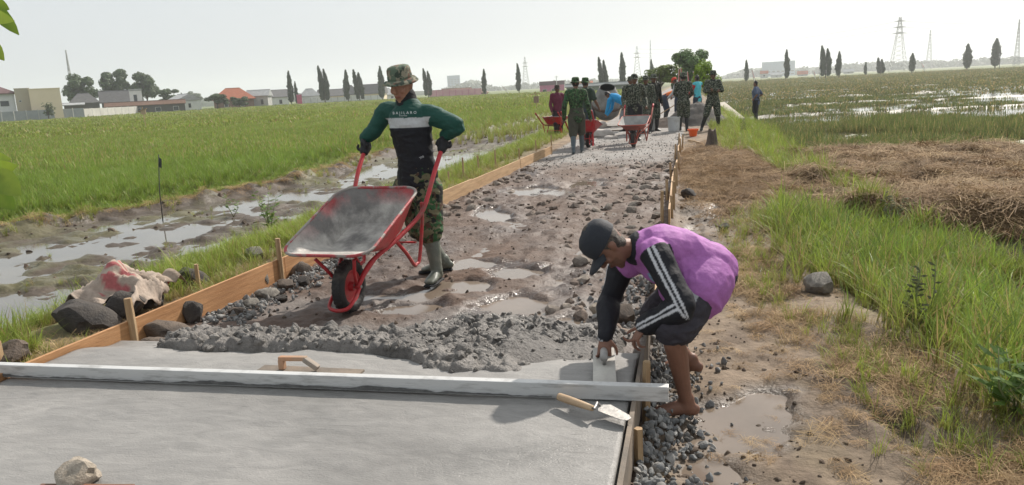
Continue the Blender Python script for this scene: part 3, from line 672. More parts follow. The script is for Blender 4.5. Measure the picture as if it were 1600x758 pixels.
    # shirt
    e = out.get('loose', .014)*S; sl = out.get('sleeve', 1.0); lo = []
    lo.append(torso(e, out.get('hem', .06)))
    lo += out.get('belly', [])
    for k in 'lr':
        if sl > 0: lo.append(arm(k, e*.9, sl))
    me = remesh(join(lo, 'shirt'), voxel*1.05, 4); wrinkle(me, out.get('wr', .006), out.get('ws', 9), seed, out.get('wst', (1, 1, 2.2)))
    sm_ = out['shirt']
    if callable(sm_): cols = sm_(verts(me)); setcol(me, cols); shirt = new_obj('shirt', me, out['shirt_mat'], ro)
    elif isinstance(sm_, tuple):                                      # torso cloth, sleeve cloth
        shirt = new_obj('shirt', me, list(sm_), ro); v = verts(me); dmin = np.full(len(v), 9.0)
        for k in 'lr':
            A = np.array(g['sh_'+k])*.8+np.array(g['el_'+k])*.2; B = np.array(g['el_'+k]); W_ = np.array(g['wr_'+k])
            for a, b in ((A, B), (B, W_)):
                t = np.clip(((v-a) @ (b-a))/max((b-a) @ (b-a), 1e-6), 0, 1); dmin = np.minimum(dmin, np.linalg.norm(v-a-t[:, None]*(b-a), axis=1))
        arm_ = dmin < .085*S; mi = np.array([1 if all(arm_[i] for i in p.vertices) else 0 for p in me.polygons]); me.polygons.foreach_set('material_index', mi.astype(np.int32)); me.update()
    else: shirt = new_obj('shirt', me, sm_, ro)
    # trousers
    e = out.get('pl', .016)*S; a = (pel-wai).normalized(); lo = [loft([wai-a*.0, pel, pel+a*.07*S], [(.142*S+e*.6, .10*S*bw+e*.6), (.162*S+e*.7, .116*S*bw+e*.7), (.15*S+e, .105*S+e)], plat, 18, 4)]
    for k in 'lr': lo.append(leg(k, e, out.get('pants_len', 2 if out.get('boots') else 1.0)))
    me = remesh(join(lo, 'trousers'), voxel*1.05, 4); wrinkle(me, out.get('wr', .006)*1.1, 8, seed+3); trousers = new_obj(out.get('pants_name', 'trousers'), me, out['pants'], ro)
    # footwear
    if out.get('boots'):
        for k in 'lr':
            an, kn = Vector(g['an_'+k]), Vector(g['kn_'+k]); top = out.get('boot_top', .62); c = an.lerp(kn, top)
            lo = [loft([c, an.lerp(kn, top*.55), an.lerp(kn, .12), an], [(.068*S, .070*S), (.060*S, .062*S), (.050*S, .052*S), (.048*S, .055*S)], plat, 16, 4)]+foot_lofts(an, Vector(g['toe_'+k])+V3(0, 0, .012), s=S*1.12, fat=1.05)
            me = remesh(join(lo, 'boot'), voxel, 2); wrinkle(me, .003, 14, seed); bo = new_obj('boot', me, out['boots'], ro)
            d = Vector(g['toe_'+k])-an; d.z = 0; d.normalize(); r2 = d.cross(V3(0, 0, 1)); G = an-V3(0, 0, an.z-g['toe_'+k][2]); Lf = (Vector(g['toe_'+k])-G).length
            v, F = loft([G-d*.065*S+V3(0, 0, .008), G-d*.0+V3(0, 0, .009), G+d*Lf*.6+V3(0, 0, .009), G+d*(Lf+.012)+V3(0, 0, .009)], [(.036*S, .012), (.042*S, .013), (.054*S, .013), (.038*S, .012)], r2, 12, 4); MB().add(v, F).build('sole', out.get('sole', black_m), bo, True)
    if out.get('gloves'):
        for k in 'lr':
            H = hands[k]; w_ = Vector(g['wr_'+k]); d_ = Vector(H['d']).normalized()
            lo = hand_lofts(w_, H['d'], H['n'], H['th'], H.get('curl', .5), S*1.02, H.get('spread', 1), H.get('curls'), H.get('thumb', .6), 1.5)+[loft([w_-d_*.035, w_+d_*.03], [(.033*S, .031*S), (.034*S, .026*S)], H['th'], 14, 3)]+([loft([H['fist'][0]-H['fist'][1]*.040, H['fist'][0], H['fist'][0]+H['fist'][1]*.040], [(.036, .040), (.043, .046), (.036, .038)], H['n'], 14, 4)] if 'fist' in H else [])
            me = remesh(join(lo, 'glove'), min(voxel, .006), 2); new_obj('glove', me, out['gloves'], ro)
    # hair and hat
    hs = S*g.get('hs', 1.0); T = lambda x, y, z: hc+r_*(x*hs)+f_*(y*hs)+u_*(z*hs)
    if out.get('hair'):
        lo = [loft([T(0, -.016, .118), T(0, -.014, .085), T(0, -.014, .04), T(0, -.030, -.01), T(0, -.045, -.045)], [(.04*hs, .05*hs), (.068*hs, .084*hs), (.080*hs, .088*hs), (.076*hs, .066*hs), (.058*hs, .036*hs)], r_, 16, 4)]
        me = remesh(join(lo, 'hair'), max(voxel, .006), 2); wrinkle(me, .005, 40, seed, (1, 1, 1)); new_obj('hair', me, out['hair'], ro)
    hat = out.get('hat')
    if hat:
        kind, hm_ = hat[:2]; tilt = hat[2] if len(hat) > 2 else .10
        uu = (u_*math.cos(tilt)+f_*math.sin(tilt)*-1).normalized(); ff_ = (f_-uu*f_.dot(uu)).normalized(); rr_ = ff_.cross(uu); o_ = hc+u_*(.042*hs)-f_*(.004*hs); n = 40; b = MB()
        Q = lambda a, r, z, rx=1.0: o_+rr_*(math.sin(a)*r*hs*.88*rx)+ff_*(math.cos(a)*r*hs)+uu*(z*hs)
        if kind == 'boonie':
            rings = [(.150, -.026), (.142, -.016), (.124, -.002), (.106, .006), (.102, .012), (.101, .05), (.098, .085), (.088, .102), (.06, .112), (.02, .115)]
            vs = [Q(2*math.pi*j/n, r*(1+.03*math.sin(3*a_) if i < 2 else 1), z+(.010*math.sin(2*math.pi*j/n*2+1)+.014*abs(math.sin(2*math.pi*j/n)) if i < 3 else 0)) for i, (r, z) in enumerate(rings) for j in range(n) for a_ in [2*math.pi*j/n]]
            k_ = len(rings); vs += [Q(2*math.pi*j/n, r, z+(.010*math.sin(2*math.pi*j/n*2+1)+.014*abs(math.sin(2*math.pi*j/n)) if i < 3 else 0)-.005) for i, (r, z) in enumerate(rings[:4]) for j in range(n)]
            fs = [(i*n+j, i*n+(j+1) % n, (i+1)*n+(j+1) % n, (i+1)*n+j) for i in range(k_-1) for j in range(n)]+[tuple((k_-1)*n+j for j in range(n))]
            fs += [((k_+i)*n+(j+1) % n, (k_+i)*n+j, (k_+i+1)*n+j, (k_+i+1)*n+(j+1) % n) for i in range(3) for j in range(n)]+[(j, k_*n+j, k_*n+(j+1) % n, (j+1) % n) for j in range(n)]
            b.add(vs, fs); ht = b.build('hat', hm_, ro, True)
            if out.get('band', True):
                b = MB(); rg_ = [(.1035, .014), (.105, .022), (.1045, .034), (.1025, .040)]
                b.add([Q(2*math.pi*j/n, r, z) for r, z in rg_ for j in range(n)], [(i*n+j, i*n+(j+1) % n, (i+1)*n+(j+1) % n, (i+1)*n+j) for i in range(3) for j in range(n)]); b.build('hat_band', hm_, ht, True)
        else:
            rings = [(.104, -.012), (.106, .02), (.102, .055), (.085, .085), (.055, .102), (.02, .108), (.004, .113)]
            b.add([Q(2*math.pi*j/n, r, z) for r, z in rings for j in range(n)], [(i*n+j, i*n+(j+1) % n, (i+1)*n+(j+1) % n, (i+1)*n+j) for i in range(len(rings)-1) for j in range(n)]+[tuple((len(rings)-1)*n+j for j in range(n))])
            ht = b.build('cap', hm_, ro, True); b = MB(); m_ = 13; vs = []
            for lay in (0, -.006):
                for q_ in range(4):
                    for j in range(m_):
                        a_ = (j/(m_-1)-.5)*2.1; rr2 = .103+q_*.026*max(0, math.cos(a_*1.25))**.6; vs.append(Q(a_, rr2, -.008-.002*q_-.020*(abs(a_)**2)*.6-.012*(q_/3)+lay))
            fs = []
            for lay in (0, 1):
                for q_ in range(3):
                    for j in range(m_-1):
                        f4 = (lay*4*m_+q_*m_+j, lay*4*m_+q_*m_+j+1, lay*4*m_+(q_+1)*m_+j+1, lay*4*m_+(q_+1)*m_+j); fs.append(f4 if not lay else f4[::-1])
            fs += [(3*m_+j, 3*m_+j+1, 7*m_+j+1, 7*m_+j) for j in range(m_-1)]; b.add(vs, fs); b.build('brim', hm_, ht, True)
    return ro, dict(body=body, shirt=shirt, trousers=trousers)

# ---------------------------------------------------------------- the man walking with the barrow
GREEN, NAVY = np.array([.010, .060, .045]), np.array([.008, .009, .013])
rubber = pm('rubber_boot', (.105, .115, .090), .45, (.22, .20, .165), 7, .2, 40, thresh=(.52, .75), spec=.5)
tni = camo('woodland_camo', [(.030, .085, .032), (.075, .040, .026), (.012, .014, .012), (.14, .13, .075)], 11)
A = lambda x, y, Y: at(x, y, Y)
Jw = dict(head=A(627, 134, 5.86), head_f=(-.22, -.95, -.20), head_u=(-.06, -.14, .98), neck=A(636, 160, 5.90), chest=A(641, 195, 5.88), waist=A(650, 250, 5.90), pelvis=A(653, 283, 5.92),
          sh_l=A(674, 180, 5.86), el_l=A(714, 197, 5.86), wr_l=A(689, 219, 5.68), sh_r=A(602, 175, 5.98), el_r=A(584, 205, 5.96), wr_r=A(564, 223, 5.78),
          hip_l=A(668, 293, 5.90), kn_l=A(672, 358, 5.80), an_l=V3(-1.965, 5.76, .085), toe_l=V3(-1.985, 5.58, 0.0),
          hip_r=A(636, 293, 5.98), kn_r=A(656, 356, 6.02), an_r=V3(-2.02, 6.12, .085), toe_r=V3(-2.20, 6.04, 0.0), s=.96, fwd=(-.2, -.98, 0), hs=1.08)
def barrow_point(p):
    q = Matrix.Rotation(BAR_TILT, 3, 'Y') @ Vector(p); q = Matrix.Rotation(BAR_RZ, 3, 'Z') @ q; return q+V3(BAR_P[0], BAR_P[1], z1(*BAR_P)-.005+.185)
latw = Matrix.Rotation(BAR_RZ, 3, 'Z') @ V3(0, 1, 0)                   # towards his left
gl, gr_ = barrow_point((-1.27, .343, .515)), barrow_point((-1.27, -.343, .515))
hax = (barrow_point((-1.32, 0, .54))-barrow_point((-1.05, 0, .40))).normalized()
Jw['wr_l'] = gl+V3(.0, .035, .078)+latw*.014; Jw['wr_r'] = gr_+V3(.0, .035, .078)-latw*.014
Jw['hand_l'] = dict(d=V3(0, -.35, -.9), n=latw, th=V3(-.2, -.8, -.3), curl=1.25, thumb=.9, fist=(gl, hax))
Jw['hand_r'] = dict(d=V3(0, -.35, -.9), n=-latw, th=V3(-.2, -.8, -.3), curl=1.25, thumb=.9, fist=(gr_, hax))
zb0, zb1 = A(640, 199, 5.78).z, A(640, 184, 5.78).z
def walk_shirt(v):
    z = v[:, 2]; c = np.where((z > zb1)[:, None], GREEN, NAVY); c[(z > zb0) & (z <= zb1)] = (.44, .45, .45)
    dm = np.full(len(v), 9.0); side = np.zeros(len(v))
    for k, sg in (('l', 1), ('r', -1)):
        a, b_, w_ = [np.array(Jw[q+k]) for q in ('sh_', 'el_', 'wr_')]
        for p, q in ((a*.75+b_*.25, b_), (b_, w_)):
            t = np.clip(((v-p) @ (q-p))/((q-p) @ (q-p)), 0, 1); d = np.linalg.norm(v-p-t[:, None]*(q-p), axis=1); dm = np.minimum(dm, d)
    arm_ = dm < .092; c[arm_] = GREEN*1.05
    return c
shirtm = pm('jersey', None, .7, attr='Col', var=.12, scale=20, bump=.25, bscale=45, spec=.3)
wman, wp = person_parts('person', 'man in green and black long-sleeved jersey and camouflage hat walking behind a red wheelbarrow', Jw,
    dict(skin=(.30, .155, .10), shirt=walk_shirt, shirt_mat=shirtm, pants=tni, boots=rubber, gloves=pm('glove_black', (.010, .010, .012), .75, bump=.3, bscale=60), hat=('boonie', camo('faded_hat_camo', [(.10, .135, .095), (.15, .085, .06), (.045, .06, .045), (.24, .22, .16)], 13), .02), hair=pm('hair_black', (.008, .007, .007), .6, bump=.6, bscale=90), eyes=True, loose=.026, pl=.028, hem=.03, boot_top=.90, wr=.011), .0062, seed=1)
# high collar
nk, hd = Vector(Jw['neck']), Vector(Jw['head']); v, F = loft([nk-V3(0, 0, .045), nk+V3(0, -.004, -.005), nk.lerp(hd, .42)+V3(.0, .012, 0)], [(.105, .098), (.090, .086), (.080, .082)], (1, 0, 0), 20, 4)
me = remesh(join([(v, F)], 'collar'), .006, 2); wrinkle(me, .006, 16, 4, (1, 1, 3)); new_obj('collar', me, black_m, wman)
# wristwatch, lettering on the chest
def decal_text(txt, size, c, nrm, upv, target, mat_, parent, name, off=.003, spacing=1.0):
    cu = bpy.data.curves.new('lettering', 'FONT'); cu.body = txt; cu.size = size; cu.align_x = 'CENTER'; cu.align_y = 'CENTER'; cu.space_character = spacing; cu.resolution_u = 2
    o = bpy.data.objects.new('temporary', cu); COL.objects.link(o); dg = bpy.context.evaluated_depsgraph_get(); dg.update(); me = bpy.data.meshes.new_from_object(o.evaluated_get(dg)); bpy.data.objects.remove(o)
    decal_conform(me, c, nrm, upv, target, off); return new_obj(name, me, mat_, parent)
def decal_conform(me, c, nrm, upv, target, off):
    nrm = Vector(nrm).normalized(); upv = Vector(upv); upv = (upv-nrm*upv.dot(nrm)).normalized(); r_ = upv.cross(nrm); bm = bmesh.new(); bm.from_mesh(target.data); bv = BVHTree.FromBMesh(bm); bm.free()
    for v_ in me.vertices:
        p = Vector(c)+r_*v_.co.x+upv*v_.co.y; h = bv.ray_cast(p+nrm*.4, -nrm); v_.co = (h[0] if h[0] else p)+nrm*off
tw = (EYE-Vector(Jw['chest'])).normalized(); tw.z *= .3
white_print = pm('white_print', (.62, .63, .62), .7)
ch = A(632, 176.5, 5.78); decal_text('B A J I L A R O', .030, ch, tw, (0.02, 0, 1), wp['shirt'], white_print, wp['shirt'], 'lettering')
decal_text('SPORTSWEAR', .010, A(630, 181, 5.78), tw, (0.02, 0, 1), wp['shirt'], white_print, wp['shirt'], 'lettering')
decal_text('TNI', .022, A(659, 246, 5.78), tw, (-.5, 0, 1), wp['shirt'], white_print, wp['shirt'], 'lettering')
wl, el = Vector(Jw['wr_l']), Vector(Jw['el_l']); d = (el-wl).normalized(); b = MB(); c = wl+d*.045
b.tube([c-d*.010, c+d*.010], .043, 18); b.build('wristwatch', pm('watch', (.02, .02, .022), .35), wman, True)

# ---------------------------------------------------------------- the man bending over the edge
GB = -.10
P0 = gnd(945, 578, .20)
Jb = dict(head=A(950, 384, 3.66), head_f=(-.50, -.22, -.84), head_u=(-.80, -.18, .50), neck=A(992, 388, 3.74), chest=A(1030, 394, 3.78), waist=A(1068, 399, 3.82), pelvis=A(1097, 417, 3.86),
          sh_l=A(1026, 398, 3.60), el_l=A(1066, 478, 3.46), wr_l=A(1008, 508, 3.52), sh_r=A(972, 420, 3.92), el_r=A(952, 468, 3.86), wr_r=A(945, 526, 3.60),
          hip_l=A(1096, 440, 3.76), kn_l=A(1052, 520, 3.50), an_l=A(1072, 628, 3.575), toe_l=gnd(1006, 652, GB), hip_r=A(1080, 442, 3.95), kn_r=A(1024, 500, 4.08), an_r=A(1080, 566, 4.14), toe_r=gnd(1022, 576, GB+.01),
          s=.90, fwd=(-1, 0, 0), girth=1.12, hs=1.05)
Jb['hand_l'] = dict(d=V3(-.55, -.15, -.75), n=V3(-.5, -.2, .75), th=V3(-.55, .8, -.2), curl=.55, spread=2.0, thumb=.4, curls=(.45, .6, .7, .8))
Jb['hand_r'] = dict(d=V3(.0, -.45, -.85), n=V3(-.1, -.85, .45), th=V3(.95, 0, 0.1), curl=.5, thumb=.7, curls=(.30, .55, .6, .6))
PUR, BLK, WHT = np.array([.36, .13, .37]), np.array([.010, .010, .014]), np.array([.50, .50, .52])
def bend_shirt(v):
    c = np.zeros((len(v), 3))+PUR; best = np.full(len(v), 9.0); tt = np.zeros(len(v)); ang = np.zeros(len(v))
    for k in 'lr':
        a, b_, w_ = [np.array(Jb[q+k]) for q in ('sh_', 'el_', 'wr_')]; out_ = np.array((.12, -1, .25) if k == 'l' else (-1, -.25, .0)); out_ = out_/np.linalg.norm(out_)
        for i, (p, q) in enumerate(((a, b_), (b_, w_))):
            t = np.clip(((v-p) @ (q-p))/((q-p) @ (q-p)), -.15 if i == 0 else 0, 1); r_ = v-p-t[:, None]*(q-p); d = np.linalg.norm(r_, axis=1); ax = (q-p)/np.linalg.norm(q-p)
            o2 = out_-ax*(out_ @ ax); o2 /= np.linalg.norm(o2); s2 = np.cross(ax, o2); th = np.arctan2(r_ @ s2, r_ @ o2); m_ = d < best; best[m_] = d[m_]; tt[m_] = t[m_]+i; ang[m_] = th[m_]
    arm_ = (best < .082) & (tt > -.10); c[arm_] = BLK
    a2 = np.abs(ang-.25); stripe = arm_ & (((a2 > .10) & (a2 < .30))); c[stripe] = WHT
    f = frame(Jb['head_f'], Jb['head_u']); dn = np.linalg.norm(v-np.array(Jb['neck']), axis=1); c[(dn < .085)] = BLK*1.4
    return c
wai, pel, che = [Vector(Jb[k]) for k in ('waist', 'pelvis', 'chest')]
belly = loft([che+V3(0, 0, -.03), wai+V3(.0, 0, -.045), pel+V3(-.005, 0, -.015), pel+V3(.022, 0, -.055), pel+V3(.022, 0, -.075)], [(.15, .122), (.172, .135), (.192, .140), (.192, .134), (.185, .124)], (0, 1, 0), 20, 4)
belly = [belly]
for k_ in 'lr':                                                     # shirt tails hanging over the tops of the thighs
    h_, n_ = Vector(Jb['hip_'+k_]), Vector(Jb['kn_'+k_]); belly.append(loft([pel.lerp(h_, .5), h_+V3(.012, 0, .0), h_.lerp(n_, .26)+V3(.015, 0, .01)], [(.135, .13), (.140, .136), (.139, .136)], (0, 1, 0), 18, 4))
grey_shorts = pm('grey_shorts', None, .85, attr='Col', var=.12, scale=20, bump=.35, bscale=45, spec=.25)
bman, bp = person_parts('person', 'barefoot man in purple shirt and black cap bending over the slab edge with a float', Jb,
    dict(skin=(.19, .092, .06), beard=True, shirt=bend_shirt, shirt_mat=shirtm, pants=grey_shorts, pants_name='shorts', pants_len=.92, pl=.027, loose=.022, wr=.016, ws=5.5, wst=(1.8, .8, 1.2), hat=('cap', pm('cap_black', (.012, .015, .022), .75, bump=.2, bscale=60), -.05), hair=pm('hair_grey', (.10, .075, .055), .7, (.03, .025, .02), 60, .6, 120), belly=belly, hem=.05, eyes=True), .0055, seed=4)
PANEL = .22
sv = verts(bp['trousers'].data); c = np.zeros((len(sv), 3))+np.array([.040, .036, .044])
h, kn = np.array(Jb['hip_l']), np.array(Jb['kn_l']); t = ((sv-h) @ (kn-h))/((kn-h) @ (kn-h)); r_ = sv-h-t[:, None]*(kn-h); ax = (kn-h)/np.linalg.norm(kn-h); o2 = np.array([.1, -1, .2]); o2 -= ax*(o2 @ ax); o2 /= np.linalg.norm(o2); s2 = np.cross(ax, o2); th = np.arctan2(r_ @ s2, r_ @ o2)
near = (np.linalg.norm(r_, axis=1) < .17) & (sv[:, 1] < Jb['pelvis'].y-.02); c[near & (t > .42) & (t < .98) & (np.abs(th-PANEL) < .26*(.7+.5*t))] = (.30, .30, .31); setcol(bp['trousers'].data, c)
# chest badge
bmsh = mesh('badge', [(x, y, 0) for y in np.linspace(-.028, .028, 6) for x in np.linspace(-.026, .026, 6)], [(j*6+i, j*6+i+1, j*6+i+7, j*6+i+6) for j in range(5) for i in range(5)])
decal_conform(bmsh, A(1019, 440, 3.6), (-.1, -1, -.1), (-.5, 0, .9), bp['shirt'], .003); bd = new_obj('badge', bmsh, pm('badge_blue', (.30, .42, .50), .7, (.12, .22, .35), 60), bp['shirt'])
# ================================================================ WHEELBARROWS
red_paint = pm('red_paint', (.42, .026, .032), .5, (.20, .085, .07), 5, .2, 30, spec=.45, thresh=(.52, .70), var=.15)
cem_dry = pm('dried_cement', None, .62, (.16, .15, .14), 3.2, .6, 30, var=.3, attr='Col', thresh=(.42, .60))
tyre_m = pm('tyre_rubber', (.016, .015, .015), .7, (.07, .06, .05), 9, .4, 50, thresh=(.45, .7))
def tray_ring(t):
    """outline of the tray at depth t (0 rim .. 1 floor); x forward"""
    fx = .56-.40*t; bx = -.40+.16*t; wy = .335-.115*t; r_ = .13-.03*t; z = -.02*0-.235*t; z0 = [0.0, 0.0]; pts = []
    for (cx, cy, a0) in ((fx-r_, wy-r_, 0), (bx+r_, wy-r_, 90), (bx+r_, -wy+r_, 180), (fx-r_, -wy+r_, 270)):
        for k in range(6):
            a = R(a0+90*k/5); pts.append((cx+r_*math.cos(a), cy+r_*math.sin(a)))
    return [(x, y, z+(.03*ss(.1, .56, x)*(1-t)*-1)+.0*x) for x, y in pts]
def make_barrow(paint, inner, label, cat='wheelbarrow', group=None, tilt=0.0, name='wheelbarrow', load=None):
    """built about the wheel axle; x forward; tilt lifts the handles"""
    ro = root(name, (0, 0, 0), label, cat, group); WR = .185; O = Vector((0, 0, WR)); RT = Matrix.Rotation(tilt, 4, 'Y')
    def X(p): return RT @ Vector(p)+O
    tx, tz = -.36, .40
    rings = [[X((x+tx, y, z+tz)) for x, y, z in tray_ring(t)] for t in (0, .5, .85, 1)]; n = len(rings[0])
    inn = [[X((x+tx, y*.985, z+tz+.006)) for x, y, z in tray_ring(t)] for t in (0.02, .14, .5, .85, .97)]
    b = MB(); b.add([p for r_ in rings for p in r_], [(i*n+j, (i+1)*n+j, (i+1)*n+(j+1) % n, i*n+(j+1) % n)[::-1] for i in range(3) for j in range(n)]+[tuple(3*n+j for j in range(n))[::-1]])
    tray = b.build('tray', paint, ro, angle=50)
    b = MB(); b.add([p for r_ in inn for p in r_], [(i*n+j, (i+1)*n+j, (i+1)*n+(j+1) % n, i*n+(j+1) % n) for i in range(4) for j in range(n)]+[tuple(4*n+j for j in range(n))]); ln_ = b.build('tray_lining', inner, tray, angle=50)
    ix = np.arange(5*n); setcol(ln_.data, np.where(((ix < 2*n) & (ix % n > 5) & (ix % n < 18))[:, None], np.array([.36, .03, .035]), np.array([.42, .395, .36])))
    b = MB(); rp = rings[0]+[rings[0][0], rings[0][1]]; b.tube(rp, .011, 8, cap=False); b.build('rim', pm('cement_spattered_rim', (.33, .04, .045), .6, (.26, .235, .21), 7, .3, 30, thresh=(.46, .54)) if paint is red_paint else paint, tray, True)
    if load:
        m_ = 18; pts = []; fs = []
        for i in range(7):
            for j in range(m_):
                a = 2*math.pi*j/m_; rr = i/6; x, y = -.0+rr*.40*math.cos(a)+.02, rr*.27*math.sin(a); pts.append(X((x+tx, y, tz-.04+.10*(1-rr*rr)+.02*float(fbm(x*9, y*9, seed=3)))))
        fs = [(i*m_+j, i*m_+(j+1) % m_, (i+1)*m_+(j+1) % m_, (i+1)*m_+j) for i in range(6) for j in range(m_)]; MB().add(pts, fs).build('load', load, tray, True)
    for s in (-1, 1):
        b = MB(); path = [(.02, s*.075, 0), (-.16, s*.12, .10), (-.42, s*.20, .125), (-.70, s*.285, .175), (-.82, s*.315, .24), (-1.05, s*.335, .40), (-1.32, s*.345, .54)]
        pts = [X(p[:3]) for p in catmull([p+(0,) for p in path], 5)]; pts = [Vector(p[:3]) for p in pts]; b.tube(pts, .0175, 10); hd_ = b.build('handle', paint, ro, True)
        g0, g1 = X((-1.22, s*.341, .487)), X((-1.335, s*.345, .548)); MB().tube([g0, g1], .022, 12).build('grip', pm('red_grip', (.33, .018, .028), .6), hd_, True)
        b = MB(); lp = [(-.42, s*.19, .16), (-.50, s*.225, -.02), (-.56, s*.235, -.16), (-.60, s*.235, -.175), (-.66, s*.24, -.16), (-.78, s*.27, .10), (-.80, s*.29, .25)]
        b.tube([X(p[:3]) for p in catmull([p+(0,) for p in lp], 5)], .0135, 8); b.build('leg', paint, ro, True)
        b = MB(); b.tube([X((.0, s*.062, 0)), X((.04, s*.10, .14)), X((.075, s*.15, .265))], .0125, 8); b.build('front_brace', paint, ro, True)
        b = MB(); b.bar(X((.02, s*.058, 0)), X((-.24, s*.15, .125)), .012, .022); b.build('side_brace', paint, ro)
    b = MB(); lp = [(.0, -.085, -.005), (.12, -.088, -.035), (.19, -.07, -.055), (.215, 0, -.06), (.19, .07, -.055), (.12, .088, -.035), (.0, .085, -.005)]
    b.tube([X(p[:3]) for p in catmull([p+(0,) for p in lp], 5)], .0135, 8); b.build('front_guard', paint, ro, True)
    b = MB(); b.bar(X((-.66, -.24, -.02)), X((-.66, .24, -.02)), .02, .012); b.bar(X((-.44, -.2, .155)), X((-.44, .2, .155)), .03, .015); b.build('cross_bar', paint, ro)
    M = Matrix.Translation(O) @ Matrix.Rotation(R(90), 4, 'X')
    wh = MB(); wh.lathe([(.015, -.045), (.03, -.045), (.035, -.012), (.095, -.010), (.112, -.026), (.122, -.028), (.122, .028), (.112, .026), (.095, .010), (.035, .012), (.03, .045), (.015, .045)], 28, M)
    wheel = wh.build('wheel', paint, ro, angle=40); t = MB(); t.lathe([(.118, -.028), (.130, -.042), (.158, -.046), (.178, -.034), (.185, -.012), (.185, .012), (.178, .034), (.158, .046), (.130, .042), (.118, .028)], 36, M); t.build('tyre', tyre_m, wheel, True)
    t = MB()
    for k in range(30):
        a = 2*math.pi*k/30; q = Matrix.Rotation(-a, 3, 'Y'); t.box(O+q @ Vector((.1845, 0, 0)), (.008, .058, .016), q)
    t.build('tread', tyre_m, wheel); MB().tube([O+V3(0, -.10, 0), O+V3(0, .10, 0)], .012, 10).build('axle', pm('steel', (.25, .24, .23), .5, metal=.8), wheel, True)
    return ro
def place(ro, x, y, z, rz): ro.location = (x, y, z); ro.rotation_euler.z = rz; return ro
bar1 = make_barrow(red_paint, cem_dry, 'tipped-forward red wheelbarrow with cement-smeared tray beside the road puddles', tilt=BAR_TILT)
place(bar1, BAR_P[0], BAR_P[1], z1(*BAR_P)-.005, BAR_RZ)

# ================================================================ TOOLS ON THE SLAB
alu = pm('aluminium', (.55, .55, .54), .45, (.30, .295, .285), 7, .1, 30, metal=.25, thresh=(.5, .72), stretch=(1, 1, 6))
b = MB(); x0, x1 = -3.95, -.075; y0 = 3.13; zb = SLAB_Z-.004; 
for (c, d) in (((x0+x1)/2, .066),):
    b.add([(x0, y0-.022, zb), (x1, y0-.018, zb), (x1, y0+.024, zb), (x0, y0+.020, zb), (x0, y0-.022, zb+.068), (x1, y0-.018, zb+.068), (x1, y0+.024, zb+.068), (x0, y0+.020, zb+.068)], [(0, 3, 2, 1), (4, 5, 6, 7), (0, 1, 5, 4), (1, 2, 6, 5), (2, 3, 7, 6), (3, 0, 4, 7)])
screed = tag(b.build('screed_bar', alu, bevel=.003), 'long straight aluminium screed bar lying across the concrete slab', 'screed bar')
# cement splashed along its foot
b = MB(); k = 260
for i in range(k): 
    pass
xs = np.linspace(x0+.05, x1-.5, 300); hts = .012+.020*np.clip(fbm(xs*2.2, xs*0, seed=7)+.25, 0, 1)+.006*fbm(xs*20, xs*0, seed=8); v = [(x, y0-.026, zb+.006) for x in xs]+[(x, y0-.0245, zb+max(.008, h_)) for x, h_ in zip(xs, hts)]
b.add(v, [(i, i+1, 301+i, 300+i) for i in range(299)]); b.build('cement_smear', pm('wet_cement', (.12, .118, .112), .6, (.07, .068, .066), 20, .4, 60), screed)
wood = pm('raw_wood', (.46, .30, .16), .75, (.30, .175, .085), 3, .25, 30, stretch=(.8, 10, 10)); wood_dk = pm('cement_stained_wood', (.21, .165, .125), .8, (.13, .11, .09), 6, .3, 30)
# trowel with a wooden handle
h0, h1, bl0, bl1 = gnd(874, 620, SLAB_Z+.03), gnd(926, 638, SLAB_Z+.04), gnd(938, 634, SLAB_Z+.035), gnd(983, 655, SLAB_Z+.02)
tr = root('trowel', (h1.x, h1.y, SLAB_Z), 'pointing trowel with wooden handle resting on the slab corner', 'trowel')
d = (h1-h0).normalized(); MB().tube([h0-d*.008, h0, h0.lerp(h1, .3), h0.lerp(h1, .7), h1], [.009, .0165, .0175, .015, .012], 14).build('handle', pm('handle_wood', (.50, .36, .22), .6, (.34, .23, .14), 9, .1, 40), tr, True)
MB().tube([h1, h1+d*.012+V3(0, 0, .0), h1.lerp(bl0, .6)+V3(0, 0, .018), bl0], .0055, 8).build('tang', pm('dull_steel', (.34, .33, .32), .45, (.2, .19, .18), 12, metal=.6), tr, True)
d = bl1-bl0; s_ = Vector((-d.y, d.x, 0)).normalized(); q = [bl0+s_*.015, bl0+d*.15+s_*.040, bl0+d*.85+s_*.028, bl1+s_*.014, bl1-s_*.014, bl0+d*.85-s_*.028, bl0+d*.15-s_*.040, bl0-s_*.015]
b = MB(); b.add([p for p in q]+[p-V3(0, 0, .003) for p in q], [tuple(range(7, -1, -1)), tuple(range(8, 16))]+[(i, (i+1) % 8, 8+(i+1) % 8, 8+i) for i in range(8)]); b.build('blade', pm('cement_steel', (.42, .40, .37), .5, (.26, .25, .24), 22, .2, 60, metal=.3), tr)
# wooden float behind the screed bar
a0, a1 = gnd(396, 583, SLAB_Z+.01), gnd(556, 590, SLAB_Z+.01); a0.y = 3.30; a1.y = 3.28; fl = root('wooden_float', ((a0.x+a1.x)/2, 3.3, SLAB_Z), 'long wooden float with a raised handle behind the screed bar', 'float')
a0.z = a1.z = SLAB_Z+.008; MB().bar(a0, a1, .11, .012).build('plate', wood_dk, fl, bevel=.002)
g0, g1 = a0.lerp(a1, .22)+V3(0, 0, .01), a0.lerp(a1, .60)+V3(0, 0, .01); orange_w = pm('orange_handle_wood', (.42, .20, .10), .65, (.33, .24, .17), 6, .15, 30)
b = MB(); b.bar(g0+V3(0, 0, .055), g0.lerp(g1, .72)+V3(0, 0, .060), .030, .022); hnd = b.build('handle', orange_w, fl, bevel=.005)
b = MB(); b.bar(g0+V3(.012, 0, 0), g0+V3(.012, 0, .05), .03, .03, (1, 0, 0)); b.build('front_post', orange_w, hnd, bevel=.004)
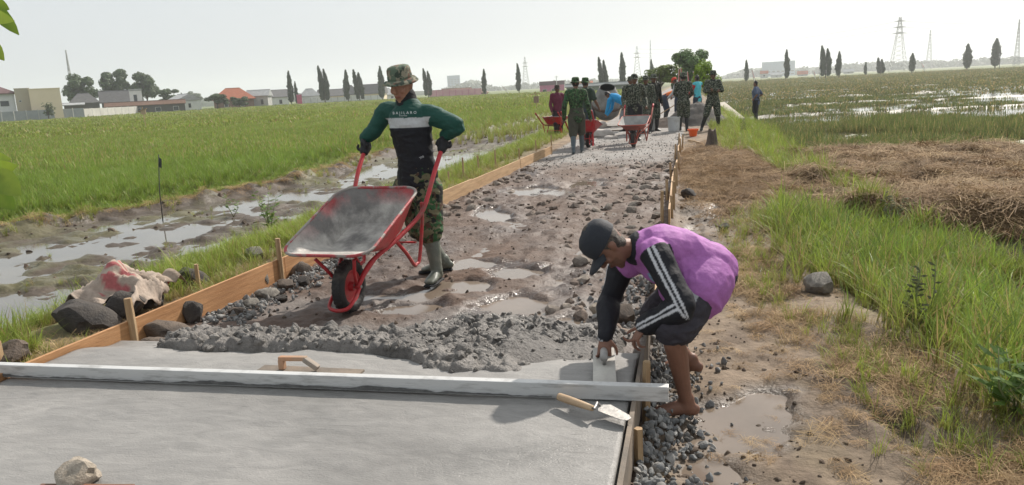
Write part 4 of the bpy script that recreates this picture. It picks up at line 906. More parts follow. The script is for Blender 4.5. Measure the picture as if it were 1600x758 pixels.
b = MB(); b.bar(g0.lerp(g1, .66)+V3(0, 0, .058), g1+V3(0, 0, .012), .032, .026); b.build('rear_post', pm('cement_wood', (.34, .27, .21), .8, (.24, .21, .18), 12), hnd, bevel=.005)
# steel hand float under the right hand
c = gnd(944, 566, SLAB_Z+.03); d1 = gnd(945, 601, SLAB_Z+.02); d0 = gnd(943, 545, SLAB_Z+.03); ht = root('hand_float', (c.x, c.y, SLAB_Z), 'pale hand float pressed on the wet concrete by the bending man', 'float')
MB().bar(d0, d1, .105, .012).build('plate', pm('pale_float', (.50, .48, .43), .55, (.36, .34, .31), 9, .15, 40), ht, bevel=.002)
ax = (d1-d0).normalized(); MB().tube([c-ax*.06+V3(0, 0, .035), c+V3(0, 0, .042), c+ax*.05+V3(0, 0, .038)], [.017, .019, .018], 12).build('handle', pm('worn_grip', (.36, .34, .32), .7, (.25, .24, .23), 14), ht, True)
for s in (-.045, .035): MB().tube([c+ax*s+V3(0, 0, .0), c+ax*s+V3(0, 0, .04)], .008, 8).build('post', pm('dull_steel', (.34, .33, .32)), ht, True)

# ================================================================ FORMWORK
plank = pm('form_board', (.47, .255, .115), .7, (.34, .165, .065), 3, .3, 25, stretch=(7, .5, 9), var=.2); plank2 = pm('form_board_pale', (.50, .33, .18), .75, (.36, .22, .11), 3, .3, 25, stretch=(7, .5, 9), var=.2)
stake_m = pm('stake_wood', (.43, .30, .17), .8, (.30, .19, .10), 6, .35, 40, stretch=(6, 6, .8))
ORD = ['first', 'second', 'third', 'fourth', 'fifth', 'sixth', 'seventh', 'eighth', 'ninth', 'tenth', 'eleventh', 'twelfth', 'thirteenth', 'fourteenth', 'fifteenth', 'sixteenth']
ends = [2.9, 5.85, 8.4, 11.2, 14.2, 17.2]
for i in range(5):
    y0_, y1_ = ends[i], ends[i+1]-.012; off = -.012-(.004 if i % 2 else 0); zt = SLAB_Z+.012+(0.0, -.004, .006, -.01, .004)[i]
    a_, b_ = V3(float(xl(y0_))+off, y0_, zt-.105), V3(float(xl(y1_))+off, y1_, zt-.105+.006*(i % 2))
    tag(MB().bar(a_, b_, .022, .225).build('form_board', plank if i < 2 else plank2, bevel=.002), ['orange-brown form board running along the left slab edge past the old sack', 'form board behind the walking man, left of the road', 'pale form board beside the row of cobbles, left of the road', 'pale form board next beyond the cobbles, left of the road', 'farthest pale form board on the left, ending by the red wheelbarrow'][i], 'board', 'boards along the left road edge')
def stake(x, y, h, label, grp, lean=(0, 0), wd=.032, sunk=.12):
    z0 = z1(x, y)-sunk; b = MB(); p = [V3(x, y, z0), V3(x+lean[0]*.5, y+lean[1]*.5, z0+(h+sunk)*.5), V3(x+lean[0], y+lean[1], z0+h+sunk)]
    b.tube(p, [wd*.5, wd*.56, wd*.52], 5); tag(b.build('stake', stake_m, angle=30), label, 'stake', grp)
def stk(px, pyb, h, lab, lean=(0, 0), wd=.034, z=.0, grp='stakes along the left form'):
    p = gnd(px, pyb, z); stake(min(p.x, float(xl(p.y))-.035) if 'left' in grp else max(p.x, float(xr(p.y))+.03), p.y, h, lab, grp, lean, wd)
stk(4, 590, .20, 'short stake at the left end of the screed bar', wd=.05)
b = MB(); p = V3(float(xl(4.02))+.012, 4.02, 0); b.tube([p+V3(0, 0, -.1), p+V3(.004, 0, .15), p+V3(0, 0, .335)], [.024, .026, .024], 6); tag(b.build('stake', stake_m, angle=30), 'thick stake inside the orange-brown form board beside the old sack', 'stake', 'stakes along the left form')
stk(312, 458, .22, 'stake outside the orange-brown form board near a dark boulder', (.0, 0))
b = MB(); p = V3(float(xl(5.75))+.012, 5.75, 0); b.tube([p+V3(0, 0, -.1), p+V3(.0, 0, .15), p+V3(0, 0, .37)], [.022, .023, .021], 6); tag(b.build('stake', stake_m, angle=30), 'tall stake left of the wheelbarrow tray where two form boards meet', 'stake', 'stakes along the left form')
k = 0
for (px, py, hh) in [(685, 298, .22), (702, 290, .2), (725, 283, .33), (748, 272, .30), (775, 266, .34), (790, 258, .2), (812, 252, .24), (838, 240, .26), (862, 232, .28)]:
    stk(px, py, hh*1.05, '%s small stake beyond the walking man along the left form' % ORD[k], wd=.03); k += 1
# right-hand form: thin boards seen on edge, many stakes
rend = [1.9, 4.35, 6.4, 8.2, 11.0, 13.6, 16.4, 19.0]
for i in range(7):
    if i == 2: continue
    y0_, y1_ = rend[i], rend[i+1]-.02; jit = (0, .03, 0, .02, -.015, .03, 0)[i]; zt = SLAB_Z-.002-(0, .012, 0, .0, .01, -.012, 0)[i]
    tag(MB().bar(V3(float(xr(y0_))+jit, y0_, zt-.085), V3(float(xr(y1_))-jit*.5, y1_, zt-.085), .02, .17).build('form_board', plank2 if i else wood_dk, bevel=.002),
        ['cement-stained form board edging the slab at its right side', 'form board beside the bending man under his hands', '', 'form board just behind the bending man’s back'.replace('’', "'"), 'second form board beyond the bending man on the right', 'third form board beyond the bending man on the right', 'farthest form board on the right, near the white bucket'][i], 'board', 'boards along the right road edge')
for i, (px, py, hh, ln) in enumerate([(976, 752, .20, (.0, .0)), (984, 672, .30, (.01, 0)), (992, 548, .26, (0, .02))]):
    stk(px, py, hh, ['stub of a stake outside the slab corner at the bottom edge', 'split stake under the end of the screed bar', 'thin stake between the bending man’s hands and knee'.replace('’', "'")][i], ln, .036, -.1, 'stakes along the right form')
for i, yy in enumerate([8.25, 8.7, 9.3, 9.9, 10.6, 11.3, 12.1, 13.0, 13.9, 14.9, 16.0, 17.2, 18.6]):
    stake(float(xr(yy))+.04*(1 if i % 3 else -1.1)+rng.normal(0, .01), yy, .24+.12*rng.random(), '%s stake along the right form counted away from the bending man' % ORD[i], 'stakes along the right form', (rng.normal(0, .02), rng.normal(0, .03)), .034)

# ================================================================ BOULDERS, SACK, RUBBLE
rock = [stone_mesh('boulder%d' % i, 3, 80+i, .78, amp=.34, freq=1.1) for i in range(6)]
dark_rock = pm('boulder_dark', (.060, .050, .042), .8, (.028, .024, .022), 4, .6, 20); grey_rock = pm('boulder_grey', (.235, .215, .185), .85, (.12, .108, .092), 4, .6, 20); pale_rock = pm('boulder_pale', (.40, .345, .28), .85, (.24, .20, .155), 4, .6, 20); brown_rock = pm('boulder_brown', (.13, .098, .074), .85, (.065, .05, .04), 4, .6, 20)
def boulder(px, py, wpx, hpx, m_, label, z=None, grp=None, i=None, pt=None):
    p = pt or gnd(px, py, 0.0); zz = z1(p.x, p.y) if z is None else z; d = (p-EYE).length; wd = wpx*d/1200; hh = hpx*d/1200
    i = int(rng.integers(0, 6)) if i is None else i; me_ = rock[i].copy(); me_.materials.clear(); me_.materials.append(m_); o = bpy.data.objects.new('boulder', me_); COL.objects.link(o)
    o.location = (p.x, p.y, zz+hh*.36); o.scale = (wd, wd*.85, hh*1.28); o.rotation_euler = (rng.uniform(-.15, .15), rng.uniform(-.15, .15), rng.uniform(0, 6.28) if False else rng.uniform(-.4, .4)); tag(o, label, 'rock', grp); return o
G1 = 'rocks along the left form'
for a in [(132, 520, 88, 50, dark_rock, 'large dark boulder under the old sack'), (196, 505, 66, 44, dark_rock, 'dark boulder between the sack and the thick stake'), (238, 488, 44, 36, dark_rock, 'dark boulder at the right end of the sack'), (300, 452, 46, 34, dark_rock, 'dark boulder in the grass beside a stake outside the form'), (400, 410, 34, 24, grey_rock, 'rounded grey boulder in the grass left of the wheelbarrow'), (18, 578, 62, 40, brown_rock, 'brown boulder behind the left end of the screed bar'),
          (302, 506, 40, 42, dark_rock, 'upright dark rock leaning inside the form board'), (252, 530, 74, 30, brown_rock, 'flat brown rock on the edge of the concrete heap'), (250, 545, 50, 22, brown_rock, 'brown rock lying low beside the pale rock'), (200, 552, 42, 20, pale_rock, 'pale rock at the foot of the thick stake'), (410, 447, 42, 26, grey_rock, 'grey rock inside the form left of the barrow'), (418, 466, 38, 22, grey_rock, 'grey rock in front of its twin left of the barrow'), (470, 430, 36, 24, brown_rock, 'brown rock under the barrow tray front lip'), (448, 452, 34, 18, brown_rock, 'low brown rock left of the barrow wheel'), (395, 478, 30, 18, grey_rock, 'small grey rock on the dark gravel'), (475, 448, 26, 16, dark_rock, 'small dark rock just left of the barrow wheel'), (370, 492, 26, 14, brown_rock, 'small brown rock near the concrete heap'), (440, 470, 24, 13, dark_rock, 'small dark rock in front of the barrow wheel'), (265, 555, 26, 12, grey_rock, 'small grey rock at the heap corner')]:
    boulder(*a, grp=G1)
boulder(1281, 440, 50, 36, grey_rock, 'rounded grey boulder in the grass at the right path edge', i=1)
boulder(1076, 305, 22, 22, dark_rock, 'dark boulder beyond the bending man beside the right form')
boulder(938, 495, 34, 24, pale_rock, 'angular pale stone left of the bending man forearm')
boulder(975, 505, 46, 34, brown_rock, 'brown rock between the bending man hands and the form'); boulder(960, 470, 34, 22, brown_rock, 'brown rock behind the bending man forearm')
boulder(1130, 350, 20, 14, dark_rock, 'dark rock in the mud beyond the purple shirt')
p = gnd(124, 752, SLAB_Z); boulder(124, 752, 66, 48, pale_rock, 'pale rough stone on the slab at the bottom edge', z=SLAB_Z-.02, pt=p, i=3)
tag(MB().bar(gnd(58, 764, SLAB_Z+.015), gnd(205, 765, SLAB_Z+.015), .05, .016).build('batten', pm('red_wood', (.22, .10, .06), .8, (.14, .07, .045), 8), bevel=.002), 'reddish wooden batten behind the pale stone at the bottom edge', 'batten')
# crumpled old cement sack on the boulders
c = gnd(180, 470, .16); n_ = 34; vs = []
for j in range(n_):
    for i in range(n_):
        u, w_ = (i/(n_-1)-.5), (j/(n_-1)-.5); x = c.x-.04+u*.52*(1-.25*w_)+.05*w_; y = c.y+.10+w_*.42+.05*math.sin(u*6)
        rid = 1-abs(float(fbm(u*3.2+.3, w_*2.4, seed=101, oct=3)))*2; z = .15+.12*rid+.05*math.cos(u*4.2)+.12*math.exp(-((u+.08)/.16)**2-((w_-.12)/.2)**2)-.10*max(0, -w_-.25)-.16*max(0, abs(u)-.36)+.012*float(fbm(u*11, w_*11, seed=102))
        vs.append((x, y, max(z, z1(x, y)+.01) if (i+j) % 7 == 0 else z))
me = mesh('old_sack', vs, [(j*n_+i, j*n_+i+1, (j+1)*n_+i+1, (j+1)*n_+i) for j in range(n_-1) for i in range(n_-1)], True)
vv = verts(me); uu = np.array([(i/(n_-1)-.5, j/(n_-1)-.5) for j in range(n_) for i in range(n_)]); nn = fbm(uu[:, 0]*6, uu[:, 1]*6, seed=103); redm = (np.abs(uu[:, 0]-.05+nn*.1) < .15) & (np.abs(uu[:, 1]+.05) < .22) & (np.sin(uu[:, 1]*38+nn*3) > .1) & (nn > -.2); cc_ = np.zeros((len(vv), 3))+np.array([.36, .29, .235]); cc_ *= (1+.25*fbm(uu[:, 0]*14, uu[:, 1]*14, seed=104))[:, None]; cc_[redm] = (.36, .10, .10); setcol(me, cc_)
sk = root('old_sack', (c.x, c.y, 0.0), 'crumpled empty paper cement sack on the dark boulders', 'sack'); skm = pm('sack_paper', None, .85, attr='Col', var=.2, scale=16, bump=.5, bscale=30)
o = new_obj('paper', me, skm, sk); md = o.modifiers.new('thick', 'SOLIDIFY'); md.thickness = .004
c2 = gnd(232, 458, .14); vs = []
for j in range(20):
    for i in range(14):
        u, w_ = i/13-.5, j/19; x = c2.x-.09+w_*.24+u*.12; y = c2.y+u*.25+.05; z = .09+.14*math.sin(w_*2.6)+.05*abs(u)*2*math.sin(i*1.3)+.05*w_; vs.append((x, y, z))
me = mesh('flap', vs, [(j*14+i, j*14+i+1, (j+1)*14+i+1, (j+1)*14+i) for j in range(19) for i in range(13)], True); w2 = np.array([j/19 for j in range(20) for i in range(14)]); cc_ = np.where((np.abs(w2-.3) < .13)[:, None], np.array([.40, .07, .08]), np.array([.30, .235, .18])); setcol(me, cc_); o = new_obj('flap', me, skm, sk); md = o.modifiers.new('thick', 'SOLIDIFY'); md.thickness = .004
# ================================================================ GRASS, RICE, STRAW
SACK = gnd(180, 470, .16)
def clump(name, n, h, wd, spread, lean, m, seed, droop=.5, flat=False, c0=(.2, .16, .07), c1=(.1, .2, .03), dry=.15, segs=3, cdry=(.38, .29, .13)):
    rg = np.random.default_rng(seed); V = []; F = []; C = []
    for _ in range(n):
        a = rg.uniform(0, 6.283); r_ = spread*math.sqrt(rg.random()); b = np.array([math.cos(rg.uniform(0, 6.28))*r_, math.sin(rg.uniform(0, 6.28))*r_, 0]); hh = h*rg.uniform(.55, 1.1); ln = lean*rg.uniform(.2, 1.2); d = np.array([math.cos(a), math.sin(a), 0]); s_ = np.array([-d[1], d[0], 0])*wd*rg.uniform(.7, 1.25)
        base = len(V); isdry = rg.random() < dry; tint = rg.uniform(.8, 1.2)
        for k in range(segs+1):
            t = k/segs
            if flat: p = b+d*(t-.5)*hh*1.6+np.array([0, 0, .02+.06*rg.random()+.05*math.sin(t*3.1)])
            else: p = b+d*(ln*hh*(t**1.6))+np.array([0, 0, hh*(t-droop*.45*t**3*ln*1.4)])
            w_ = max(.0, 1-t**2*.96)*.5 if k < segs else .03
            col = np.array(cdry)*tint if (isdry or flat) else (np.array(c0)*(1-t)**1.3+np.array(c1)*(1-(1-t)**1.3))*tint
            V += [p-s_*w_, p+s_*w_]; C += [col, col]
        F += [(base+2*k, base+2*k+1, base+2*k+3, base+2*k+2) for k in range(segs)]
    me = tri_mesh(name, np.array(V), np.array(F)); setcol(me, np.array(C)); me.materials.append(m); return bpy.data.objects.new(name, me)
blade = pm('grass_blade', None, .55, attr='Col', rand=.28, trans=.38, spec=.35); strawm = pm('straw_strand', None, .8, attr='Col', rand=.3, trans=.15, spec=.2)
def scatter(name, P, rot, scl, idx, protos, label, kind='stuff'):
    col = bpy.data.collections.new(name+'_source'); 
    for i, o in enumerate(protos): o.name = '%s_tuft_%02d' % (name, i); col.objects.link(o)
    me = bpy.data.meshes.new(name); me.vertices.add(len(P)); me.vertices.foreach_set('co', np.asarray(P, float).ravel())
    for nm, ty, dat in (('rot', 'FLOAT_VECTOR', rot), ('scl', 'FLOAT_VECTOR', scl)):
        a = me.attributes.new(nm, ty, 'POINT'); a.data.foreach_set('vector', np.asarray(dat, np.float32).ravel())
    a = me.attributes.new('pid', 'INT', 'POINT'); a.data.foreach_set('value', np.asarray(idx, np.int32))
    o = bpy.data.objects.new(name, me); COL.objects.link(o); tag(o, label, kind=kind)
    g = bpy.data.node_groups.new(name, 'GeometryNodeTree'); g.interface.new_socket('Geometry', in_out='INPUT', socket_type='NodeSocketGeometry'); g.interface.new_socket('Geometry', in_out='OUTPUT', socket_type='NodeSocketGeometry')
    N = g.nodes; L = g.links; gi = N.new('NodeGroupInput'); go = N.new('NodeGroupOutput'); ip = N.new('GeometryNodeInstanceOnPoints'); ci = N.new('GeometryNodeCollectionInfo')
    ci.inputs['Collection'].default_value = col; ci.inputs['Separate Children'].default_value = True; ci.inputs['Reset Children'].default_value = True
    def na(nm, ty):
        q = N.new('GeometryNodeInputNamedAttribute'); q.data_type = ty; q.inputs['Name'].default_value = nm; return q.outputs['Attribute']
    L.new(gi.outputs[0], ip.inputs['Points']); L.new(ci.outputs[0], ip.inputs['Instance']); ip.inputs['Pick Instance'].default_value = True
    L.new(na('pid', 'INT'), ip.inputs['Instance Index']); L.new(na('rot', 'FLOAT_VECTOR'), ip.inputs['Rotation']); L.new(na('scl', 'FLOAT_VECTOR'), ip.inputs['Scale']); L.new(ip.outputs[0], go.inputs[0])
    md = o.modifiers.new('scatter', 'NODES'); md.node_group = g; return o
def seen(x, y, margin=.10):                                           # keep what the view and a side step can see
    d = np.stack([x, y], -1); f2 = np.array([fw.x, fw.y]); f2 = f2/np.linalg.norm(f2); r2 = np.array([rt0.x, rt0.y]); a = d @ f2; b = d @ r2; return (a > 1) & (np.abs(b) < a*(.70+margin)+1.5)
def rots(n, tilt=.12): return np.stack([rng.normal(0, tilt, n), rng.normal(0, tilt, n), rng.uniform(0, 6.283, n)], -1)
# rice ---------------------------------------------------------
RC0, RC1 = (.22, .21, .06), (.19, .295, .042)
rice = [clump('r', 26, .42, .011, .07, .45, blade, 200+i, c0=RC0, c1=RC1, dry=.10) for i in range(4)]+[clump('r', 70, .42, .03, .45, .45, blade, 210+i, c0=RC0, c1=(.20, .295, .046), dry=.12, segs=2) for i in range(3)]+[clump('r', 60, .40, .09, 1.1, .4, blade, 220+i, c0=RC0, c1=(.22, .30, .05), dry=.10, segs=2) for i in range(2)]
PX = []; PY = []; PI = []; PS = []
def ring(n, d0, d1, ids, sc):
    d = np.sqrt(rng.uniform(d0*d0, d1*d1, n)); a = rng.uniform(R(-60), R(20), n)-CAM_YAW*0
    x, y = d*np.sin(a-R(8)), d*np.cos(a-R(8))
    if d1 < 30:                                                       # transplanted hills of rice stand in rows
        ca, sa = math.cos(.35), math.sin(.35); u_, v_ = x*ca+y*sa, -x*sa+y*ca; u_ = np.round(u_/.25)*.25+rng.normal(0, .032, n); v_ = np.round(v_/.22)*.22+rng.normal(0, .04, n); x, y = u_*ca-v_*sa, u_*sa+v_*ca
    k = seen(x, y) & (x < xrice(y)-.05+.35*fbm(x*1.2, y*1.2, seed=141)) & (y > 5) & (fbm(x*.16, y*.16, seed=142) > -.62)
    x, y = x[k], y[k]; PX.append(x); PY.append(y); PI.append(rng.choice(ids, len(x))); PS.append(np.full(len(x), sc)*rng.uniform(.75, 1.2, len(x)))
ring(36000, 11, 26, [0, 1, 2, 3], 1.0); ring(34000, 24, 60, [4, 5, 6], 1.0); ring(30000, 58, 130, [7, 8], 1.0); ring(30000, 125, 330, [7, 8], 1.5)
x, y, pi_, ps = [np.concatenate(q) for q in (PX, PY, PI, PS)]; dd = np.hypot(x, y)
wl_ = np.interp(np.degrees(np.arctan2(x, y)), [-50, -46.7, -41, -34.8, -20, -10], [222, 226, 236, 316, 300, 250])-8
k = dd < wl_; x, y, pi_, ps, dd = x[k], y[k], pi_[k], ps[k], dd[k]
edge = np.clip((xrice(y)-x)/1.2, .35, 1)*(1+.20*fbm(x*.09, y*.09, seed=143)+.22*fbm(x*.5, y*.5, seed=144)); z = zat(x, y)
scatter('rice_crop', np.stack([x, y, z-.02], -1), rots(len(x), .10), np.stack([ps, ps, .86*ps*edge/np.where(dd > 125, 1.4, 1)], -1), pi_, rice, 'dense green rice plants filling the paddy on the left')
# verge grasses --------------------------------------------------
GC0, GC1 = (.24, .22, .07), (.26, .36, .045)
gr = [clump('g', 22, .30, .007, .06, .75, blade, 300+i, c0=GC0, c1=GC1, dry=.12) for i in range(3)]+[clump('g', 16, .46, .009, .05, .7, blade, 310+i, c0=GC0, c1=(.24, .34, .045), dry=.16, segs=4) for i in range(3)]+[clump('g', 16, .22, .005, .07, .9, blade, 320+i, c0=(.3, .23, .1), c1=(.34, .27, .11), dry=.5) for i in range(2)]+[clump('g', 9, .55, .016, .05, .55, blade, 330+i, c0=GC0, c1=(.15, .26, .04), dry=.05, segs=4) for i in range(2)]
X = []; Y = []; I = []; S_ = []
def add(x, y, ids, s, p=None):
    n = len(x); X.append(x); Y.append(y); I.append(rng.choice(ids, n, p=p)); S_.append(s*rng.uniform(.7, 1.25, n))
n = 1300; y = U(26, 60, n); x = U(0, 1, n)*(xbank(y)-xrice(y))+xrice(y); add(x, y, [3, 4, 5], .9)
n = 9000; y = 3.2+31*rng.random(n)**1.7; L_ = xl(y); B_ = xbank(y); t = rng.beta(1.7, 1.5, n); x = L_-.5+(B_+.25-(L_-.5))*t; nz = fbm(x*1.3, y*1.3, seed=151); k = (nz+.55 > .25*(t < .25)) & (nz > -.55); add(x[k], y[k], [0, 1, 2, 3, 4, 6], .62, [.27, .27, .26, .05, .05, .10])
n = 900; y = 3.0+12*rng.random(n); x = xl(y)-.1-.5*rng.random(n); add(x, y, [6, 7, 0], .55)
n = 420; y = 6+10*rng.random(n); x = xbank(y)-U(.1, 3.4, n); k = fbm(x*1.4, y*1.4, seed=156) > .12; add(x[k], y[k], [0, 6, 1, 2], .42)
n = 900; y = U(9, 30, n); x = xrice(y)+U(-.2, .7, n); k = fbm(x*1.1, y*1.1, seed=155) > .0; add(x[k], y[k], [0, 6, 7, 1], .7)
n = 3200; y = 2.9+5.9*rng.random(n)**1.1; x = xpath(y)+.18+(xgrass(y)+.25-xpath(y)-.1)*rng.beta(1.5, 1.0, n); k = (fbm(x*1.6, y*1.6, seed=152) > -.45); add(x[k], y[k], [0, 1, 2, 3, 4, 5, 8, 9], .78, [.12, .12, .12, .18, .18, .16, .06, .06])
n = 2600; y = U(8.0, 37, n); x = xpath(y)+.25+(xgrass(y)+.15-xpath(y)-.2)*rng.random(n); k = (fbm(x*1.0, y*.6, seed=153) > -.3) & ~((y > 9.6) & (y < 12.2) & (x < 1.9)); add(x[k], y[k], [0, 1, 2, 3, 4], .85)
n = 500; y = U(15.5, 27, n); x = U(.75, 1.5, n); add(x, y, [0, 1, 3], .7)
n = 520; y = U(3.0, 9.5, n); x = xpath(y)+rng.normal(.06, .16, n); add(x, y, [6, 7, 0, 1], .5)
x, y, i_, s_ = [np.concatenate(q) for q in (X, Y, I, S_)]; k = seen(x, y) & ~((np.abs(x-.94) < .26) & (y > 5.2) & (y < 5.95)) & ~((np.abs(x-SACK.x-.05) < .55) & (y > SACK.y-.65) & (y < SACK.y+.45)); x, y, i_, s_ = x[k], y[k], i_[k], s_[k]; z = zat(x, y); k = z > WATER_L+.0; x, y, z, i_, s_ = x[k], y[k], z[k], i_[k], s_[k]
scatter('verge_grass', np.stack([x, y, z-.01], -1), rots(len(x), .16), np.stack([s_]*3, -1), i_, gr, 'fresh green grass growing on both road banks')
# stubble on the harvested field ---------------------------------
sb = [clump('s', 16, .26, .012, .07, .55, blade, 400+i, c0=(.15, .14, .065), c1=(.13, .18, .05), dry=.22, segs=2) for i in range(3)]+[clump('s', 40, .26, .035, .5, .5, blade, 410+i, c0=(.14, .14, .065), c1=(.125, .17, .055), dry=.15, segs=2) for i in range(2)]+[clump('s', 40, .15, .07, 1.3, .5, blade, 420, c0=(.14, .14, .07), c1=(.13, .165, .06), dry=.12, segs=2)]
X = []; Y = []; I = []; S_ = []
def fld(n, d0, d1, ids, sc, th, sd):
    d = np.sqrt(rng.uniform(d0*d0, d1*d1, n)); a = rng.uniform(R(-2), R(30), n); x, y = d*np.sin(a), d*np.cos(a); k = seen(x, y) & (x > xgrass(y)+.1) & (y > 15.5) & (fbm(x*.22, y*.5, seed=sd) > th) & (straw_mask(x, y)[0] < .3); add(x[k], y[k], ids, sc)
fld(9000, 15, 30, [0, 1, 2], 1.15, -.12, 161); fld(4500, 28, 60, [3, 4], .75, .08, 162); fld(5500, 58, 130, [5], .95, -.05, 163); fld(9000, 125, 330, [5], 1.2, -.6, 164)
x, y, i_, s_ = [np.concatenate(q) for q in (X, Y, I, S_)]; z = zat(x, y); tall = 1+.5*ss(0, .5, fbm(x*.3, y*.3, seed=165))*(np.hypot(x, y) < 32)
scatter('field_stubble', np.stack([x, y, z-.01], -1), rots(len(x), .15), np.stack([s_, s_, s_*tall], -1), i_, sb, 'dull green rice stubble and weeds standing in the wet field')
# straw --------------------------------------------------------
sw = [clump('w', 26, .34, .006, .16, .5, strawm, 500+i, flat=True, cdry=c_) for i, c_ in enumerate([(.32, .215, .115), (.26, .165, .085), (.19, .12, .062), (.38, .27, .145)])]
X = []; Y = []; I = []; S_ = []
n = 16000; x = U(1.3, 11, n); y = U(7.6, 17.4, n); sm, _ = straw_mask(x, y); k = (rng.random(n) < sm) & seen(x, y); add(x[k], y[k], [0, 1, 2, 3], 1.0)
n = 2600; x = rng.normal(.75, .45, n); y = rng.normal(13.6, 2.0, n); k = (x > -.05); add(x[k], y[k], [0, 1, 2], .7)
n = 700; y = U(2.9, 7.2, n); x = xpath(y)+rng.normal(.04, .20, n); k = (fbm(x*2, y*2, seed=171) > -.05) & (x > -.0); add(x[k], y[k], [0, 1, 3], .40)
n = 420; y = U(2.9, 12, n); x = U(.1, 1.1, n); add(x, y, [0, 1, 3], .22)
n = 500; y = U(3, 14, n); x = xl(y)-U(.15, 1.3, n); add(x, y, [0, 3], .35)
n = 500; y = U(9, 26, n); x = xrice(y)+U(-.4, .5, n); add(x, y, [0, 3, 1], .6)
x, y, i_, s_ = [np.concatenate(q) for q in (X, Y, I, S_)]; z = zat(x, y)
scatter('straw', np.stack([x, y, z-.012*np.minimum(s_, 1)*2], -1), rots(len(x), .22), np.stack([s_]*3, -1), i_, sw, 'brown rice straw heaped on the field and trodden into the path')

# ================================================================ SINGLE PLANTS
def weed(px, py, h, label, seed, z=-.05, nst=4, lw=.05, c=(.13, .23, .035), leafn=11, pt=None):
    p = pt or gnd(px, py, z); p.z = z1(p.x, p.y); ro = root('weed', p, label, 'plant'); rg = np.random.default_rng(seed); st = MB(); lf = MB()
    for k in range(nst):
        a = rg.uniform(0, 6.28); tip = p+V3(math.cos(a)*h*.35*rg.random(), math.sin(a)*h*.35*rg.random(), h*rg.uniform(.65, 1.05)); mid = p.lerp(tip, .5)+V3(rg.normal(0, .03), rg.normal(0, .03), 0); st.tube([p, mid, tip], [.007, .005, .002], 5)
        for j in range(leafn):
            t = .2+.8*j/leafn; q = p.lerp(mid, t*2) if t < .5 else mid.lerp(tip, t*2-1); b_ = rg.uniform(0, 6.28); d = V3(math.cos(b_), math.sin(b_), rg.uniform(.0, .7)).normalized(); s_ = d.cross(V3(0, 0, 1)).normalized(); L_ = lw*rg.uniform(1.2, 2.4)*(1.15-t*.5); n_ = s_.cross(d)
            lf.add([q, q+d*L_*.5+s_*L_*.22-n_*.006, q+d*L_, q+d*L_*.5-s_*L_*.22-n_*.006, q+d*L_*.5+n_*.008], [(0, 1, 4), (1, 2, 4), (2, 3, 4), (3, 0, 4)])
    st.build('stem', pm('weed_stem', (.14, .16, .06), .7), ro, True); lf.build('leaves', pm('weed_leaf_%d' % seed, c, .5, tuple(q*.6 for q in c), 6, trans=.3), ro)
weed(420, 345, .62, 'leafy green weed on the bank left of the walking man', 1, -.15, 5, .075, (.14, .24, .035))
weed(365, 340, .40, 'small leafy weed standing by the flooded strip', 2, -.35, 2, .05)
weed(957, 0, .45, 'thin branching weed among the tall grass at the right', 3, nst=4, lw=.035, c=(.10, .11, .04), pt=gnd(1430, 515, -.05))
weed(0, 0, .35, 'broad-leaved weed at the lower right edge of the grass', 4, nst=4, lw=.07, pt=gnd(1585, 650, -.05))
weed(0, 0, .55, 'spindly weed beside the stump on the right bank', 5, nst=3, lw=.04, c=(.12, .15, .05), pt=gnd(1160, 215, -.02))
weed(0, 0, .5, 'dry bushy weed between the straw and the right-hand grass', 6, nst=6, lw=.05, c=(.15, .15, .06), pt=gnd(1395, 345, -.1))
# thin poles standing in the paddies
for (px, py, h, lab) in [(255, 350, 1.15, 'thin leaning pole with a scrap of cloth in the flooded strip'), ]:
    p = gnd(px, py, -.40); b = MB(); b.tube([p, p+V3(.02, 0, h*.5), p+V3(.10, 0, h)], [.009, .008, .007], 6); ro = root('pole', p, lab, 'pole'); b.build('shaft', pm('dark_pole', (.05, .05, .048), .8), ro, True)
    q = p+V3(.09, 0, h-.14); b = MB(); b.add([q+V3(-.015, -.01, -.06), q+V3(.03, 0, -.09), q+V3(.045, .01, .06), q+V3(.0, .005, .10), q+V3(.01, -.03, .02)], [(0, 1, 4), (1, 2, 4), (2, 3, 4), (3, 0, 4)]); b.build('rag', pm('dark_rag', (.04, .045, .045), .9), ro)
p = bg(224, 70, -.3); b = MB(); b.tube([p, p+V3(-.1, 0, 1.9)], .03, 6); ro = root('scarecrow', p, 'small scarecrow pole standing in the far rice', 'scarecrow'); b.build('pole', stake_m, ro); MB().bar(p+V3(-.55, 0, 1.55), p+V3(.3, 0, 1.75), .05, .05).build('crossbar', stake_m, ro); MB().box(p+V3(-.05, 0, 1.5), (.45, .05, .4)).build('rag', pm('straw_rag', (.42, .32, .22), .9), ro)
p = bg(838, 60, -.3); b = MB(); b.tube([p, p+V3(-.1, 0, 1.5)], .03, 6); ro = root('scarecrow', p, 'scarecrow with a brown rag left of the maroon-shirted worker', 'scarecrow'); b.build('pole', stake_m, ro); MB().bar(p+V3(-.45, 0, 1.3), p+V3(.3, 0, 1.35), .05, .05).build('crossbar', stake_m, ro); MB().box(p+V3(-.05, 0, .9), (.4, .05, .5)).build('rag', pm('brown_rag', (.25, .17, .12), .9), ro)
